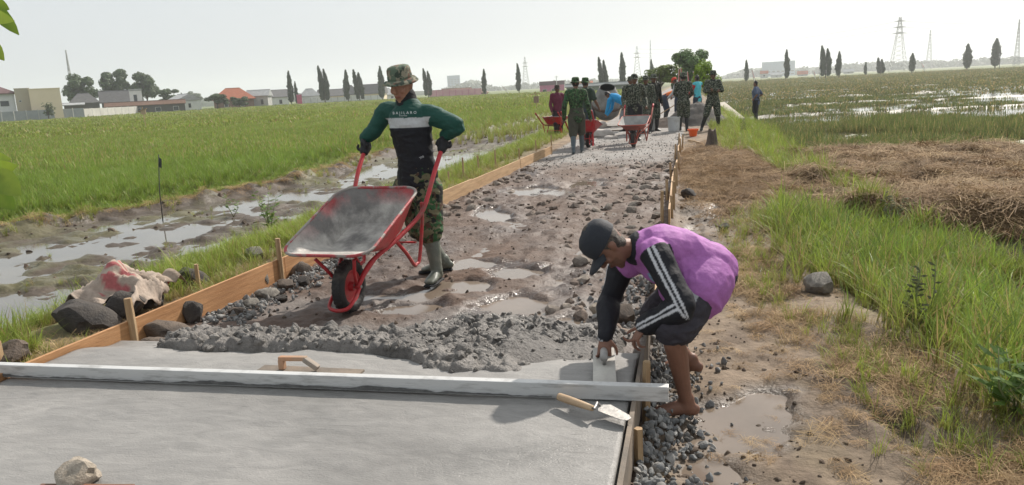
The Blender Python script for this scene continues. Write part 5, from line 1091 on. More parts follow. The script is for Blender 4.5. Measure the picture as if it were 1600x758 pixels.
# sapling whose leaves hang into the picture at the left edge
p = V3(-2.62, 1.72, 0); p.z = SLAB_Z*0+z1(-3.95, 1.9); p = V3(-3.78, 1.95, z1(-3.78, 1.95)); sap = root('sapling', p, 'yellow-green leafy sapling at the left edge of the picture', 'sapling')
b = MB(); top = at(-40, 20, 2.25); b.tube([p, p.lerp(top, .3)+V3(-.04, 0, .05), p.lerp(top, .7)+V3(-.03, 0, .05), top], [.022, .018, .012, .006], 7); b.build('trunk', pm('sapling_bark', (.16, .14, .09), .8, bump=.4), sap, True)
lf_m = pm('sapling_leaf', (.24, .31, .035), .45, (.12, .20, .02), 5, trans=.4)
def bigleaf(a, tip, wd, fold=.2):
    a, tip = Vector(a), Vector(tip); d = tip-a; L_ = d.length; d.normalize(); s_ = d.cross((EYE-a).normalized()).normalized(); n_ = s_.cross(d); vs = []; fs = []
    for k in range(7):
        t = k/6; w_ = wd*math.sin(math.pi*min(1, t*.94+.05))**.8*.5; c_ = a+d*L_*t+n_*(.10*L_*math.sin(t*2.6)); vs += [c_-s_*w_+n_*w_*fold, c_, c_+s_*w_+n_*w_*fold]
    for k in range(6): fs += [(3*k, 3*k+1, 3*k+4, 3*k+3), (3*k+1, 3*k+2, 3*k+5, 3*k+4)]
    return vs, fs
for (x0, y0, x1, y1, wd) in [(-25, -5, 30, 55, .05), (-30, 20, 26, 34, .05), (-25, 60, 8, 96, .05), (-20, 0, 15, 15, .045), (-20, 268, 30, 258, .06), (-18, 266, 34, 306, .085), (-20, 285, 22, 328, .07), (-30, 244, 20, 250, .05)]:
    Yq = 2.2+rng.uniform(-.08, .08); vs, fs = bigleaf(at(x0, y0, Yq), at(x1, y1, Yq+rng.uniform(-.06, .06)), wd); MB().add(vs, fs).build('leaf', lf_m, sap, True)
for k in range(14):
    q = p.lerp(top, .35+.6*rng.random()); d = V3(rng.normal(-.3, .5), rng.normal(0, .5), rng.normal(0, .3)).normalized(); vs, fs = bigleaf(q, q+d*.2, .06); MB().add(vs, fs).build('leaf', lf_m, sap, True)
for (a_, b_) in (((-25, -5), .92), ((-30, 262), .55)):
    q = p.lerp(top, b_); MB().tube([q, q.lerp(at(*a_, 2.2), .6)+V3(0, 0, .03), at(*a_, 2.2)], [.007, .005, .004], 5).build('twig', pm('sapling_bark', (.16, .14, .09)), sap, True)

# ================================================================ TREES
bark = pm('bark', (.10, .08, .06), .9, (.06, .05, .04), 6, .6, 30)
def leaf_cloud(name, pts, nrm, size, c, m, seed, asp=.6):
    rg = np.random.default_rng(seed); n = len(pts); a = rg.normal(size=(n, 3)); a /= np.linalg.norm(a, axis=1)[:, None]; nrm = nrm+rg.normal(0, .45, (n, 3)); b = np.cross(nrm, a); b /= np.linalg.norm(b, axis=1)[:, None]+1e-6; a = np.cross(b, nrm); a /= np.linalg.norm(a, axis=1)[:, None]+1e-6
    s_ = size*rg.uniform(.6, 1.4, (n, 1)); V = np.stack([pts-a*s_, pts+b*s_*asp, pts+a*s_, pts-b*s_*asp], 1).reshape(-1, 3); F = np.arange(4*n).reshape(n, 4); me = tri_mesh(name, V, F); setcol(me, np.repeat(np.array(c)*rg.uniform(.55, 1.35, (n, 1)), 4, 0)); me.materials.append(m); return me
leafm = pm('tree_leaf', None, .55, attr='Col', trans=.18, spec=.3, rand=.12)
def cypress_mesh(seed, h=10.0, double=False):
    rg = np.random.default_rng(seed); P_ = []; Nn = []
    for (ox, hh, sc) in (((0, 1, 1),) if not double else ((-.75, 1, .9), (.8, .90, .8))):
        n = 4200; t = rg.beta(1.3, 1.5, n); prof = (np.sin(np.pi*np.clip(t*.93+.06, 0, 1))**.55)*(1.0-.45*t); a = rg.uniform(0, 6.283, n); r_ = prof*sc*1.05*(.55+.5*np.sqrt(rg.random(n)))*(1+.22*np.sin(a*3+t*17)+.42*vnoise(t*16, a*1.5, seed=seed))
        x, y, z = r_*np.cos(a)+ox+.25*np.sin(t*4+seed), r_*np.sin(a), h*hh*(.10+.90*t); P_.append(np.stack([x, y, z], -1)); Nn.append(np.stack([np.cos(a), np.sin(a), -.3+0*a], -1))
    return leaf_cloud('crown', np.vstack(P_), np.vstack(Nn), .21, (.055, .085, .045), leafm, seed, .5)
cyp = [cypress_mesh(600+i, double=(i >= 3)) for i in range(5)]
tmb = MB(); tmb.tube([(0, 0, -.3), (.05, 0, 3), (0, .05, 6), (.05, 0, 8.8)], [.17, .13, .08, .02], 7)
for k in range(6): tmb.tube([(0, 0, 1.6+k*1.1), (.45*math.cos(k*2.1), .45*math.sin(k*2.1), 1.3+k*1.1)], [.04, .012], 5)
trunk_me = mesh('trunk', tmb.v, tmb.f, True); trunk_me.materials.append(bark)
def cypress(px, D, ytop, ybase, label, v, grp, wd=1.0):
    p = bg(px, D, -.3); h = (ybase-ytop)*D/1200*.95*math.cos(math.atan((px-800)/1200)); ro = root('cypress_tree', p, label, 'tree', grp); o = bpy.data.objects.new('crown', cyp[v]); t = bpy.data.objects.new('trunk', trunk_me)
    for q in (o, t): COL.objects.link(q); q.parent = ro
    ro.scale = (h/10*wd, h/10*wd, h/10); ro.rotation_euler = (0, R(-2), rng.uniform(0, 6.28) if v < 3 else CAM_YAW+rng.uniform(-.3, .3))
GL, GRt = 'columnar trees along the far field edge', 'columnar trees across the wet field'
for i, (px, D, yt, yb, v, lab, wd) in enumerate([
    (286, 290, 120, 150, 0, 'short columnar tree behind the metal-roofed shed', 1), (455, 290, 110, 165, 0, 'tall columnar tree beside the pink gate', 1), (463, 292, 126, 164, 1, 'lower columnar tree right of its tall twin by the pink gate', .9), (508, 285, 100, 161, 3, 'tall double-topped columnar tree among the grey roofs', 1), (544, 285, 108, 160, 1, 'columnar tree third from the walking man hat', 1.1), (562, 285, 107, 159, 4, 'double-topped columnar tree second from the walking man hat', 1.1), (597, 280, 102, 157, 2, 'columnar tree just left of the walking man hat', 1.1),
    (669, 280, 105, 153, 3, 'double-topped columnar tree just right of the walking man hat', 1), (758, 270, 107, 149, 1, 'columnar tree standing right of the pink wall', 1.1), (811, 270, 101, 149, 2, 'columnar tree left of the pink building', 1), (943, 230, 87, 140, 4, 'double columnar tree right of the pink building above the mixer', 1), (971, 230, 80, 138, 0, 'tall columnar tree above the mixer and barrow soldier', 1), (1017, 250, 86, 130, 0, 'columnar tree behind the small roadside trees', .9)]):
    cypress(px, D, yt, yb, lab, v, GL, wd*.88)
for i, (px, D, yt, yb, v, lab, wd) in enumerate([
    (1166, 245, 94, 130, 0, 'slim columnar tree above the man in the blue T-shirt', 1), (1228, 245, 78, 127, 1, 'columnar tree beside the far hazy building', .9), (1290, 240, 72, 125, 3, 'paired columnar tree beside the white post across the wet field', 1), (1311, 250, 79, 121, 1, 'columnar tree right of the tall pair across the wet field', 1.1), (1353, 290, 99, 121, 0, 'tiny columnar tree between larger ones across the wet field', 1.1), (1376, 290, 90, 118, 4, 'short bushy columnar pair left of the pylon', 1.5), (1425, 300, 85, 117, 2, 'small columnar tree right of the pylon', 1.5), (1511, 310, 67, 109, 1, 'broad columnar tree, second from the right picture edge', 1.5), (1555, 320, 60, 108, 2, 'broad columnar tree nearest the right picture edge', 1.4)]):
    cypress(px, D, yt, yb, lab, v, GRt, wd)
def broad_mesh(seed, n=4200, lobes=9, c=(.035, .060, .024), size=.34, rx=3.2, rz=2.6, z0=4.2, gap=.35):
    rg = np.random.default_rng(seed); P_ = []; Nn = []; cs = []
    for k in range(lobes):
        a = rg.uniform(0, 6.283); q = np.array([math.cos(a)*rx*rg.uniform(.1, .75), math.sin(a)*rx*rg.uniform(.1, .75), z0+rz*rg.uniform(-.7, .9)]); rr = rg.uniform(.6, 1.25)*rx/3.2; cs.append((q, rr)); m_ = n//lobes
        d = rg.normal(size=(m_, 3)); d /= np.linalg.norm(d, axis=1)[:, None]; r_ = rr*(.5+.6*rg.random((m_, 1))**.6); pp = q+d*r_*np.array([1, 1, .75]); keep = fbm(pp[:, 0]*1.1, pp[:, 1]*1.1, pp[:, 2]*1.1, oct=2, seed=seed) > -gap; P_.append(pp[keep]); Nn.append(d[keep]+np.array([0, 0, .5]))
    return leaf_cloud('crown', np.vstack(P_), np.vstack(Nn), size, c, leafm, seed, .55), cs
def broad(px, D, ytop, ybase, label, seed, grp=None, wide=1.0, c=(.08, .125, .05), name='broadleaf_tree', size=.24, n=9500, lobes=22, pt=None, gap=.28):
    me, cs = broad_mesh(seed, n, lobes, c, size, gap=gap); H = float(verts(me)[:, 2].max()); p = pt or bg(px, D, -.3); s_ = (ybase-ytop)*(p-EYE).length/1200/H*math.cos(math.atan((px-800)/1200)); ro = root(name, p, label, 'tree', grp)
    o = bpy.data.objects.new('crown', me); b = MB(); b.tube([(0, 0, -.3), (.1, 0, 1.5), (0, .1, 3.2)], [.22, .17, .12], 8)
    for q, rr in cs: b.tube([(0, .1, 2.4+.3*rng.random()), tuple((np.array([0, 0, 3.0])+q)/2+np.array([0, 0, .2])), tuple(q)], [.10, .06, .02], 5)
    tme = mesh('trunk', b.v, b.f, True); tme.materials.append(bark); t = bpy.data.objects.new('trunk', tme)
    for w_ in (o, t): COL.objects.link(w_); w_.parent = ro
    ro.scale = (s_*wide, s_*wide, s_); ro.rotation_euler.z = rng.uniform(0, 6.28)
GT = 'leafy trees behind the left houses'
broad(130, 300, 112, 180, 'broad dark leafy tree right of the beige block', 701, GT, 1.0); broad(185, 310, 108, 178, 'leafy tree between two others behind the grey roofs', 702, GT, .85); broad(232, 310, 113, 176, 'leafy tree behind the small white tower', 703, GT, .85); broad(268, 300, 138, 174, 'low rounded bush right of the white tower', 704, GT, 1.3); broad(75, 222, 160, 188, 'thin pale young tree in front of the beige block', 705, None, 1.1, (.08, .11, .045), n=2200, gap=.05); broad(205, 320, 128, 176, 'dark tree behind the grey roofs beside the water tower', 706, GT, .8)
broad(305, 640, 137, 163, 'hazy distant round tree beyond the left roofs', 707, None, 1.3); broad(340, 262, 150, 176, 'banana and shrub thicket before the red roof', 708, None, 1.6, (.06, .10, .03)); broad(375, 265, 155, 174, 'low shrub thicket right of the banana plants', 709, None, 1.8, (.06, .10, .03))
broad(1078, 75, 66, 142, 'large dark green tree above the group of workers', 711, None, .95, (.11, .19, .055), n=15000, lobes=26, size=.19, gap=.30); broad(1066, 82, 92, 140, 'darker spreading tree left of the large one', 712, None, .9, (.07, .13, .05), n=8000, size=.2)
broad(1028, 62, 90, 150, 'pale green roadside tree left of the workers', 713, None, 1.45, (.15, .20, .05), n=8000, size=.20, gap=.08); broad(1105, 45, 86, 166, 'bright green slender tree behind the vest worker', 714, None, .72, (.24, .36, .04), n=8000, size=.20, gap=.1); broad(1010, 66, 118, 148, 'small olive tree left of the pale roadside tree', 715, None, 1.2, (.11, .14, .04), n=5000, size=.2)
# ================================================================ FAR BUILDINGS
def hor(x): return 138.9-(x-800)*.0524
def caz(x): return math.cos(math.atan((x-800)/1200))                # columns off the axis are farther from the lens than their depth
def zpx(x, y, D): return 1.5-(y-hor(x))*D*caz(x)/1200
def house(px0, px1, ywall, yroof, D, label, wallc, roofc, kind='gable', depth=.7, wins=(), name='house', cat='house', over=.35, ridge='x', turn=0.0, door=None, group=None, wall2=None):
    """front wall spans the two columns at distance D; rooms and roof go back from there"""
    pc = (px0+px1)/2; c = bg(pc, D, -.3); f = Vector((c.x, c.y, 0)).normalized(); r = Vector((f.y, -f.x, 0)); M3 = Matrix.Rotation(turn, 3, 'Z'); f = M3 @ f; r = M3 @ r
    w = (px1-px0)*D/1200*.97*caz(pc)**2; h = zpx(pc, ywall, D)+.3; hr = zpx(pc, yroof, D)+.3; d = w*depth; ro = root(name, c, label, cat, group); T = lambda x, y, z: c+r*x+f*y+V3(0, 0, z)
    b = MB(); v = [T(x, y, z) for z in (-.2, h) for x, y in ((-w/2, 0), (w/2, 0), (w/2, d), (-w/2, d))]; b.add(v, [(0, 1, 5, 4), (1, 2, 6, 5), (2, 3, 7, 6), (3, 0, 4, 7), (4, 5, 6, 7)])
    if kind == 'gable' and ridge == 'y': b.add([T(-w/2, 0, h), T(w/2, 0, h), T(0, 0, hr-.1)], [(0, 1, 2)])
    wl_ = b.build('wall', wallc, ro); o_ = over
    if kind == 'flat':
        b = MB(); b.add([T(x, y, z) for z in (h+.003, hr) for x, y in ((-w/2-.1, -.1), (w/2+.1, -.1), (w/2+.1, d+.1), (-w/2-.1, d+.1))], [(0, 1, 5, 4), (1, 2, 6, 5), (2, 3, 7, 6), (3, 0, 4, 7), (4, 5, 6, 7), (0, 3, 2, 1)]); b.build('roof', roofc, ro)
    else:
        b = MB(); e = [(-w/2-o_, -o_), (w/2+o_, -o_), (w/2+o_, d+o_), (-w/2-o_, d+o_)]; th = .18
        if kind == 'hip': k0, k1 = T(-w*.18, d/2, hr), T(w*.18, d/2, hr)
        elif ridge == 'x': k0, k1 = T(-w/2-o_, d/2, hr), T(w/2+o_, d/2, hr)
        else: k0, k1 = T(0, -o_, hr), T(0, d+o_, hr)
        q = [T(x, y, h-.02) for x, y in e]; v = q+[k0, k1]+[p-V3(0, 0, th) for p in q]
        b.add(v, ([(0, 1, 5, 4), (1, 2, 5), (2, 3, 4, 5), (3, 0, 4)] if ridge == 'x' or kind == 'hip' else [(0, 4, 5, 3), (1, 2, 5, 4), (0, 1, 4), (2, 3, 5)])+[(0, 6, 7, 1), (1, 7, 8, 2), (2, 8, 9, 3), (3, 9, 6, 0), (6, 9, 8, 7)])
        rf = b.build('roof', roofc, ro)
        MB().bar(k0, k1, .22, .12).build('ridge_cap', roofc, rf)
    glass = pm('window_glass', (.035, .045, .05), .15); fr = pm('window_frame', (.50, .50, .48), .6)
    for (u, z0, z1_, ww) in wins:                                     # u across 0..1, heights as share of the wall
        x = (u-.5)*w; a, e_ = z0*h, z1_*h; b = MB(); b.add([T(x-ww/2, -.05, a), T(x+ww/2, -.05, a), T(x+ww/2, -.05, e_), T(x-ww/2, -.05, e_), T(x-ww/2, .1, a), T(x+ww/2, .1, a), T(x+ww/2, .1, e_), T(x-ww/2, .1, e_)], [(0, 1, 2, 3), (0, 4, 5, 1), (1, 5, 6, 2), (2, 6, 7, 3), (3, 7, 4, 0)]); wn = b.build('window', fr, ro)
        m_ = .10; b = MB(); b.add([T(x-ww/2+m_, -.056, a+m_), T(x+ww/2-m_, -.056, a+m_), T(x+ww/2-m_, -.056, e_-m_), T(x-ww/2+m_, -.056, e_-m_)], [(0, 1, 2, 3)]); b.build('pane', glass, wn)
    if door:
        x = (door-.5)*w; b = MB(); b.add([T(x-.5, -.06, 0), T(x+.5, -.06, 0), T(x+.5, -.06, 2.1), T(x-.5, -.06, 2.1), T(x-.5, .1, 0), T(x+.5, .1, 0), T(x+.5, .1, 2.1), T(x-.5, .1, 2.1)], [(0, 1, 2, 3), (0, 4, 5, 1), (1, 5, 6, 2), (2, 6, 7, 3)]); b.build('door', pm('door_brown', (.10, .06, .04), .7), ro)
    return ro
def wm(n, c, s=.6, k=.8): return pm('wall_'+n, c, .9, tuple(q*k for q in c), s, .1)
def rm(n, c): return pm('roof_'+n, c, .85, tuple(q*.65 for q in c), 1.2, .5, 9, stretch=(1, 1, 6))
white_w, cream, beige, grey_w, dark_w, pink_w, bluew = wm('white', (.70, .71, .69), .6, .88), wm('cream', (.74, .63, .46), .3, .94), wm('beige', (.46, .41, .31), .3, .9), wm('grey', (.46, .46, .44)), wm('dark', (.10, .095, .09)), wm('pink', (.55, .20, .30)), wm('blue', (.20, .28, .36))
tile_p, tile_g, tile_r, tin, rust = rm('purple', (.17, .095, .095)), rm('grey', (.16, .155, .155)), rm('red', (.42, .125, .06)), rm('tin', (.40, .41, .41)), rm('rust', (.20, .11, .075))
house(-70, 30, 148, 133, 232, 'white two-storey house with purple-brown roof at the left edge', white_w, tile_p, 'hip', .5, [(.62, .55, .75, 2.4), (.82, .55, .75, 2.0), (.62, .08, .30, 2.6), (.84, .10, .30, 2.0)], over=.8, door=.74)
house(28, 52, 140, 139, 231, 'beige three-storey block beside the white house', beige, beige, 'flat', .8, [(.30, .60, .66, .6)], cat='building', name='apartment_block')
house(50, 100, 140.5, 139, 229, 'plain cream blank-walled block right of the beige block', cream, cream, 'flat', .5, [], cat='building', name='apartment_block')
house(101, 132, 164, 161, 250, 'low open shed with dark doors right of the cream block', dark_w, tin, 'gable', .6, [(.2, .1, .6, 1.2)], name='shed', cat='shed', over=.5)
house(110, 158, 161, 146, 270, 'dark hip-roofed house behind the pale boundary wall', dark_w, tile_g, 'hip', .7, [(.3, .2, .6, 1.2), (.7, .2, .6, 1.2)])
house(160, 205, 160, 142, 275, 'long dark-roofed house left of the small white tower', dark_w, tile_g, 'gable', .7, [(.25, .2, .6, 1.3), (.75, .2, .6, 1.3)], over=.6)
house(205, 225, 143, 140, 268, 'small white water tower house with a dark window', white_w, tin, 'flat', 1.0, [(.45, .55, .85, 1.1)], cat='tower', name='water_tower')
house(165, 292, 164, 158, 262, 'long low dark shed with tin canopy behind the boundary wall', dark_w, rust, 'gable', .12, [(.15, .2, .7, 1.6), (.4, .2, .7, 1.6), (.65, .2, .7, 1.6), (.88, .2, .7, 1.6)], name='shed', cat='shed')
house(275, 318, 156, 147, 268, 'gabled shed with pale tin roof left of the red roof', white_w, tin, 'gable', .8, [(.5, .3, .7, 1.0)], ridge='y', turn=.5, name='shed', cat='shed')
house(334, 398, 155, 138, 290, 'house with orange-red hip roof behind banana plants', rust, tile_r, 'hip', .7, [(.3, .2, .7, 1.3), (.7, .2, .7, 1.3)], over=.8)
GH = 'pale-roofed houses along the far field edge'
for a in [(385, 420, 150, 141, 300, 'grey-roofed house right of the orange-red roof', grey_w, tin, 'gable'), (405, 452, 152, 141, 310, 'house with broad pale gable left of the tall columnar tree', white_w, tile_g, 'gable'), (470, 500, 150, 139, 300, 'pale house right of the pink gate', white_w, tin, 'hip'), (495, 540, 150, 140, 305, 'wide house with grey roof between columnar trees', cream, tile_g, 'gable'), (528, 560, 148, 134, 320, 'taller house with steep grey roof between columnar trees', white_w, tile_g, 'hip'), (566, 600, 146, 132, 320, 'house with sunlit cream gable just left of the walking man', cream, tile_g, 'gable'), (668, 700, 146, 141, 320, 'brown-roofed house left end of the pink wall', grey_w, rust, 'gable'), (690, 735, 145, 138, 330, 'long brown-roofed house behind the pink wall', wm('brown', (.20, .14, .11)), rust, 'gable'), (725, 758, 145, 139, 340, 'low brown roof right behind the pink wall', wm('brown', (.20, .14, .11)), rust, 'hip'), (590, 622, 148, 138, 330, 'pale house hidden behind the walking man', white_w, tin, 'hip')]:
    house(*a[:5], a[5], a[6], a[7], a[8], .7, [(.25, .2, .7, 1.2), (.72, .2, .7, 1.2)], over=.5, group=GH, turn=float(rng.uniform(-.3, .3)))
house(464, 472, 149, 148, 284, 'small bright pink gate post house by the tall columnar tree', wm('magenta', (.55, .12, .20)), pink_w, 'flat', .6, [], name='gatehouse', cat='gatehouse')
house(843, 882, 133, 127, 240, 'pink flat-roofed building at the field end left of the mixer', pink_w, wm('mauve', (.22, .15, .17)), 'flat', .5, [(.2, .1, .5, 1.2), (.55, .1, .5, 1.2)], name='pink_building', cat='building')
house(884, 1000, 133, 129, 190, 'long low grey-roofed shed behind the cement mixer', wm('greenish', (.16, .20, .15)), rm('slate', (.22, .24, .24)), 'gable', .10, [(.2, .2, .7, 1.5), (.5, .2, .7, 1.5), (.8, .2, .7, 1.5)], name='shed', cat='shed')
house(900, 925, 130, 127, 260, 'distant pink-walled house above the far shed', pink_w, tile_r, 'gable', .6, [(.5, .3, .7, 1.2)])
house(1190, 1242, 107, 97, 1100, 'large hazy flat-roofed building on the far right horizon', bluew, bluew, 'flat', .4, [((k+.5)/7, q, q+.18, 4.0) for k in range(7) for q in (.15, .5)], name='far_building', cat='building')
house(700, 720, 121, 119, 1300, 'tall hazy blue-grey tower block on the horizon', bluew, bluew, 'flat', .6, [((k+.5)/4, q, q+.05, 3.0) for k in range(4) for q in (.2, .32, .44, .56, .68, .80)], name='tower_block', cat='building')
# boundary walls made of panels
def panel_wall(pts, h, n, m_, post_m, label, name):
    ro = root(name, pts[0], label, 'wall'); tot = n
    for i in range(n):
        a = pts[0].lerp(pts[1], i/n); b_ = pts[0].lerp(pts[1], (i+1)/n); d = (b_-a).normalized()
        MB().bar(a+d*.06+V3(0, 0, h/2), b_-d*.06+V3(0, 0, h/2), .12, h).build('panel', m_, ro); MB().bar(a+V3(0, 0, 0), a+V3(0, 0, h+.12), .2, .2, (1, 0, 0)).build('post', post_m, ro)
panel_wall([bg(-60, 222), bg(131, 232)], 2.6, 10, pm('grey_panel', (.30, .32, .34), .8, (.24, .26, .28), .4), grey_w, 'grey panelled boundary wall at the far left field edge', 'boundary_wall')
panel_wall([bg(131, 232), bg(300, 305)], 2.4, 18, pm('pale_panel', (.50, .49, .45), .85, (.40, .39, .36), .4), grey_w, 'pale concrete boundary wall right of the grey one', 'boundary_wall')
panel_wall([bg(672, 300), bg(752, 300)], 2.6, 8, pm('pink_panel', (.60, .34, .37), .85, (.52, .27, .30), .5), pink_w, 'long pale pink wall at the field end right of the walking man', 'boundary_wall')
panel_wall([bg(475, 298), bg(600, 298)], 2.0, 12, white_w, grey_w, 'low white garden wall before the pale-roofed houses', 'boundary_wall')
# masts, pylons, wires
steel_far = pm('mast_steel', (.30, .30, .30), .6)
def pylon(px, D, ytop, label, wbase, arms=3, name='pylon', cat='pylon'):
    p = bg(px, D, -.3); h = zpx(px, ytop, D)+.3; ro = root(name, p, label, cat); q = lambda t: wbase/2*(1-t)**1.15+wbase*.06; T = lambda sx, sy, t: p+V3(sx*q(t), sy*q(t), h*t); th = h*.0042
    for sx in (-1, 1):
        for sy in (-1, 1): MB().tube([T(sx, sy, t) for t in np.linspace(0, 1, 9)], th, 4).build('leg', steel_far, ro)
    b = MB(); L_ = np.linspace(0, 1, 13)
    for i in range(12):
        for (a, c_) in (((-1, -1), (1, -1)), ((1, -1), (1, 1)), ((1, 1), (-1, 1)), ((-1, 1), (-1, -1))): b.bar(T(*a, L_[i]), T(*c_, L_[i+1]), th, th); b.bar(T(*c_, L_[i]), T(*a, L_[i+1]), th, th)
    b.build('bracing', steel_far, ro)
    for k in range(arms):
        z = h*(.70+.11*k); wd = wbase*(.55-.06*k); b = MB(); b.add([p+V3(-wd, 0, z), p+V3(0, -.3, z+h*.025), p+V3(wd, 0, z), p+V3(0, .3, z-h*.008)], [(0, 1, 2), (0, 2, 3), (0, 3, 1), (1, 3, 2)]); b.build('arm', steel_far, ro)
    return p, h
p1, h1_ = pylon(1403, 620, 31, 'tall lattice power pylon above the far field on the right', 9.5)
pylon(1451, 900, 50, 'fainter slim lattice mast right of the tall pylon', 5, 0, 'mast', 'mast'); pylon(1588, 560, 34, 'narrow lattice mast at the right picture edge', 2.5, 0, 'mast', 'mast')
p2, h2_ = pylon(996, 900, 75, 'hazy lattice pylon above the barrow soldier', 9, 2); pylon(1017, 760, 66, 'thin hazy mast behind the roadside trees', 2.5, 0, 'mast', 'mast'); p3, h3_ = pylon(822, 950, 91, 'faint pylon right of the far columnar trees', 8, 2)
pylon(118, 420, 82, 'thin telecom mast above the leafy trees on the left', 1.6, 0, 'mast', 'mast')
wire = pm('wire', (.10, .10, .10), .7)
for k, zf in enumerate((.71, .82, .93)):
    for a, ha, b_, hb, lab in ((p1, h1_, bg(1900, 700), h1_, 'right of'), (p1, h1_, p2, h2_, 'left of')):
        A_, B_ = a+V3(0, 0, ha*zf), b_+V3(0, 0, hb*zf); pts = [A_.lerp(B_, t)-V3(0, 0, 7*4*t*(1-t)) for t in np.linspace(0, 1, 17)]; b = MB(); b.tube(pts, .07, 4); tag(b.build('power_line', wire), '%s power line strung %s the tall pylon' % (['lowest', 'middle', 'topmost'][k], lab), 'power line')
# thin utility posts
for i, (px, D, yt, yb, c_, lab) in enumerate([(1281, 240, 96, 126, 'w', 'white post beside the paired columnar tree'), (1562, 300, 78, 108, 'd', 'dark utility post right of the last columnar tree'), (870, 200, 118, 145, 'w', 'thin white post by the pink building')]):
    p = bg(px, D, -.3); ro = root('utility_post', p, lab, 'post'); hh = (yb-yt)*D/1200; MB().tube([p, p+V3(0, 0, hh)], .09, 6).build('shaft', white_w if c_ == 'w' else dark_w, ro); MB().bar(p+V3(-.5, 0, hh*.93), p+V3(.5, 0, hh*.93), .08, .08).build('crossarm', white_w if c_ == 'w' else dark_w, ro)
# leaning red and white poles and flags
red_f, white_f = pm('flag_red', (.50, .05, .06), .7), pm('pole_white', (.62, .60, .58), .7)
for i, (x0, y0, x1, y1, D, lab) in enumerate([(1058, 150, 1061, 107, 52, 'white and red pole left above the red cap worker'), (1065, 150, 1064, 106, 54, 'second white and red pole above the red cap worker'), (1079, 150, 1074, 112, 52, 'leaning red and white pole above the vest worker'), (1092, 150, 1083, 112, 52, 'red and white pole leaning left above the vest worker'), (1181, 132, 1174, 109, 150, 'red and white banner pole above the blue T-shirt man'), (1275, 124, 1270, 110, 230, 'small red and white banner pole left of the white post'), (1446, 112, 1438, 97, 330, 'white leaning pole right of the small columnar tree'), (796, 150, 784, 134, 250, 'white leaning pole left of the far columnar tree')]):
    a = bg(x0, D, 0); a.z = -.3; b_ = bg(x1, D, zpx(x1, y1, D)); ro = root('banner_pole', a, lab, 'pole'); th = max(.025, D*.0005); MB().tube([a, b_], th, 6).build('shaft', white_f, ro)
    d = b_-a; s_ = V3(rt0.x, rt0.y, 0)*th*2.6; q = [a.lerp(b_, .50), a.lerp(b_, .97)]; b = MB(); b.add([q[0]+V3(0, -.05, 0), q[0]+s_+V3(0, -.05, -.1), q[1]+s_*.5+V3(0, -.05, 0), q[1]+V3(0, -.05, 0)], [(0, 1, 2, 3)]); f_ = b.build('banner', red_f, ro); md = f_.modifiers.new('t', 'SOLIDIFY'); md.thickness = .01
# distant woodland and hills
def hill(name, pxs, tops, D, m_, label, kind, seed, depth=60):
    v = []; n = len(pxs)*14; xs_ = np.linspace(pxs[0], pxs[-1], n); tp = np.interp(xs_, pxs, tops); nz = fbm(xs_*.10, xs_*0, seed=seed, oct=5)
    rows = [(0, -.1), (.15, .45), (.4, .8), (.7, 1), (1, .6), (1.4, -.1)]
    for j, (dd, hh) in enumerate(rows):
        for i, x in enumerate(xs_):
            p = bg(x, D+dd*depth, 0); H = max(1.0, zpx(x, tp[i]-1.2*nz[i], D+dd*depth)); v.append((p.x, p.y, -.5+H*hh*(1+.16*float(_hash(np.array(i), np.array(j), np.array(0), seed))-.08)))
    f = [(j*n+i, j*n+i+1, (j+1)*n+i+1, (j+1)*n+i) for j in range(len(rows)-1) for i in range(n-1)]; return tag(new_obj(name, mesh(name, v, f), m_), label, kind=kind)
woods = pm('far_woods', (.045, .065, .035), .95, (.022, .032, .020), .09, .8, .5)
hill('woodland', [1120, 1165, 1200, 1240, 1300, 1340, 1360, 1400, 1440, 1470, 1500, 1560, 1600, 1720], [121, 108, 106, 107, 103, 100, 97, 99, 98, 94, 98, 92, 88, 84], 1250, woods, 'hazy distant woodland across the right horizon', 'stuff', 301)
hill('woodland', [980, 1010, 1040, 1080, 1120], [119, 122, 119, 119, 118], 1000, woods, 'hazy woodland behind the roadside trees', 'stuff', 304)
hill('woodland', [690, 720, 735, 748, 762, 780, 810, 840, 870, 900, 930, 980], [138, 132, 125, 126, 133, 136, 132, 131, 126, 127, 125, 122], 1250, woods, 'hazy wooded rise behind the pink wall', 'stuff', 302)
hill('woodland', [260, 300, 330, 420, 470, 560, 640, 690], [156, 151, 153, 150, 146, 145, 143, 141], 800, woods, 'hazy tree belt behind the left houses', 'stuff', 303)
rg = np.random.default_rng(5)                                        # tree crowns breaking the woodland outline
P_ = []; Nn = []
for k in range(420):
    x = rg.uniform(1125, 1640) if k < 300 else rg.uniform(700, 985); D = rg.uniform(1200, 1300); tp = np.interp(x, [690, 735, 762, 810, 870, 985, 1125, 1165, 1240, 1340, 1470, 1560, 1640], [137, 127, 134, 132, 127, 122, 121, 108, 107, 100, 94, 92, 86])+rg.uniform(1, 8); c = bg(x, D, 0); H = zpx(x, tp, D); d = rg.normal(size=(26, 3)); d /= np.linalg.norm(d, axis=1)[:, None]; P_.append(np.array([c.x, c.y, H-2])+d*rg.uniform(2.5, 7)*np.array([1.2, 1.2, .8])); Nn.append(d)
me = leaf_cloud('woodland_crowns', np.vstack(P_), np.vstack(Nn), 2.4, (.04, .06, .032), leafm, 9, .7); tag(new_obj('woodland_crowns', me), 'broken crowns of the distant woodland', kind='stuff')
# small far roofs on the right horizon
for i, (x0, x1, yw, yr, D, rf, lab) in enumerate([(1188, 1200, 115, 111, 600, tile_r, 'small far red-roofed house left of the hazy building'), (1205, 1222, 117, 113, 600, tin, 'small far grey-roofed house below the hazy building'), (1246, 1262, 116, 111, 620, tile_r, 'small far reddish house right of the hazy building'), (1318, 1334, 112, 108, 640, tin, 'small far pale house left of the pylon')]): house(x0, x1, yw, yr, D, lab, grey_w, rf, 'gable', .7, [(.5, .3, .7, 1.5)])
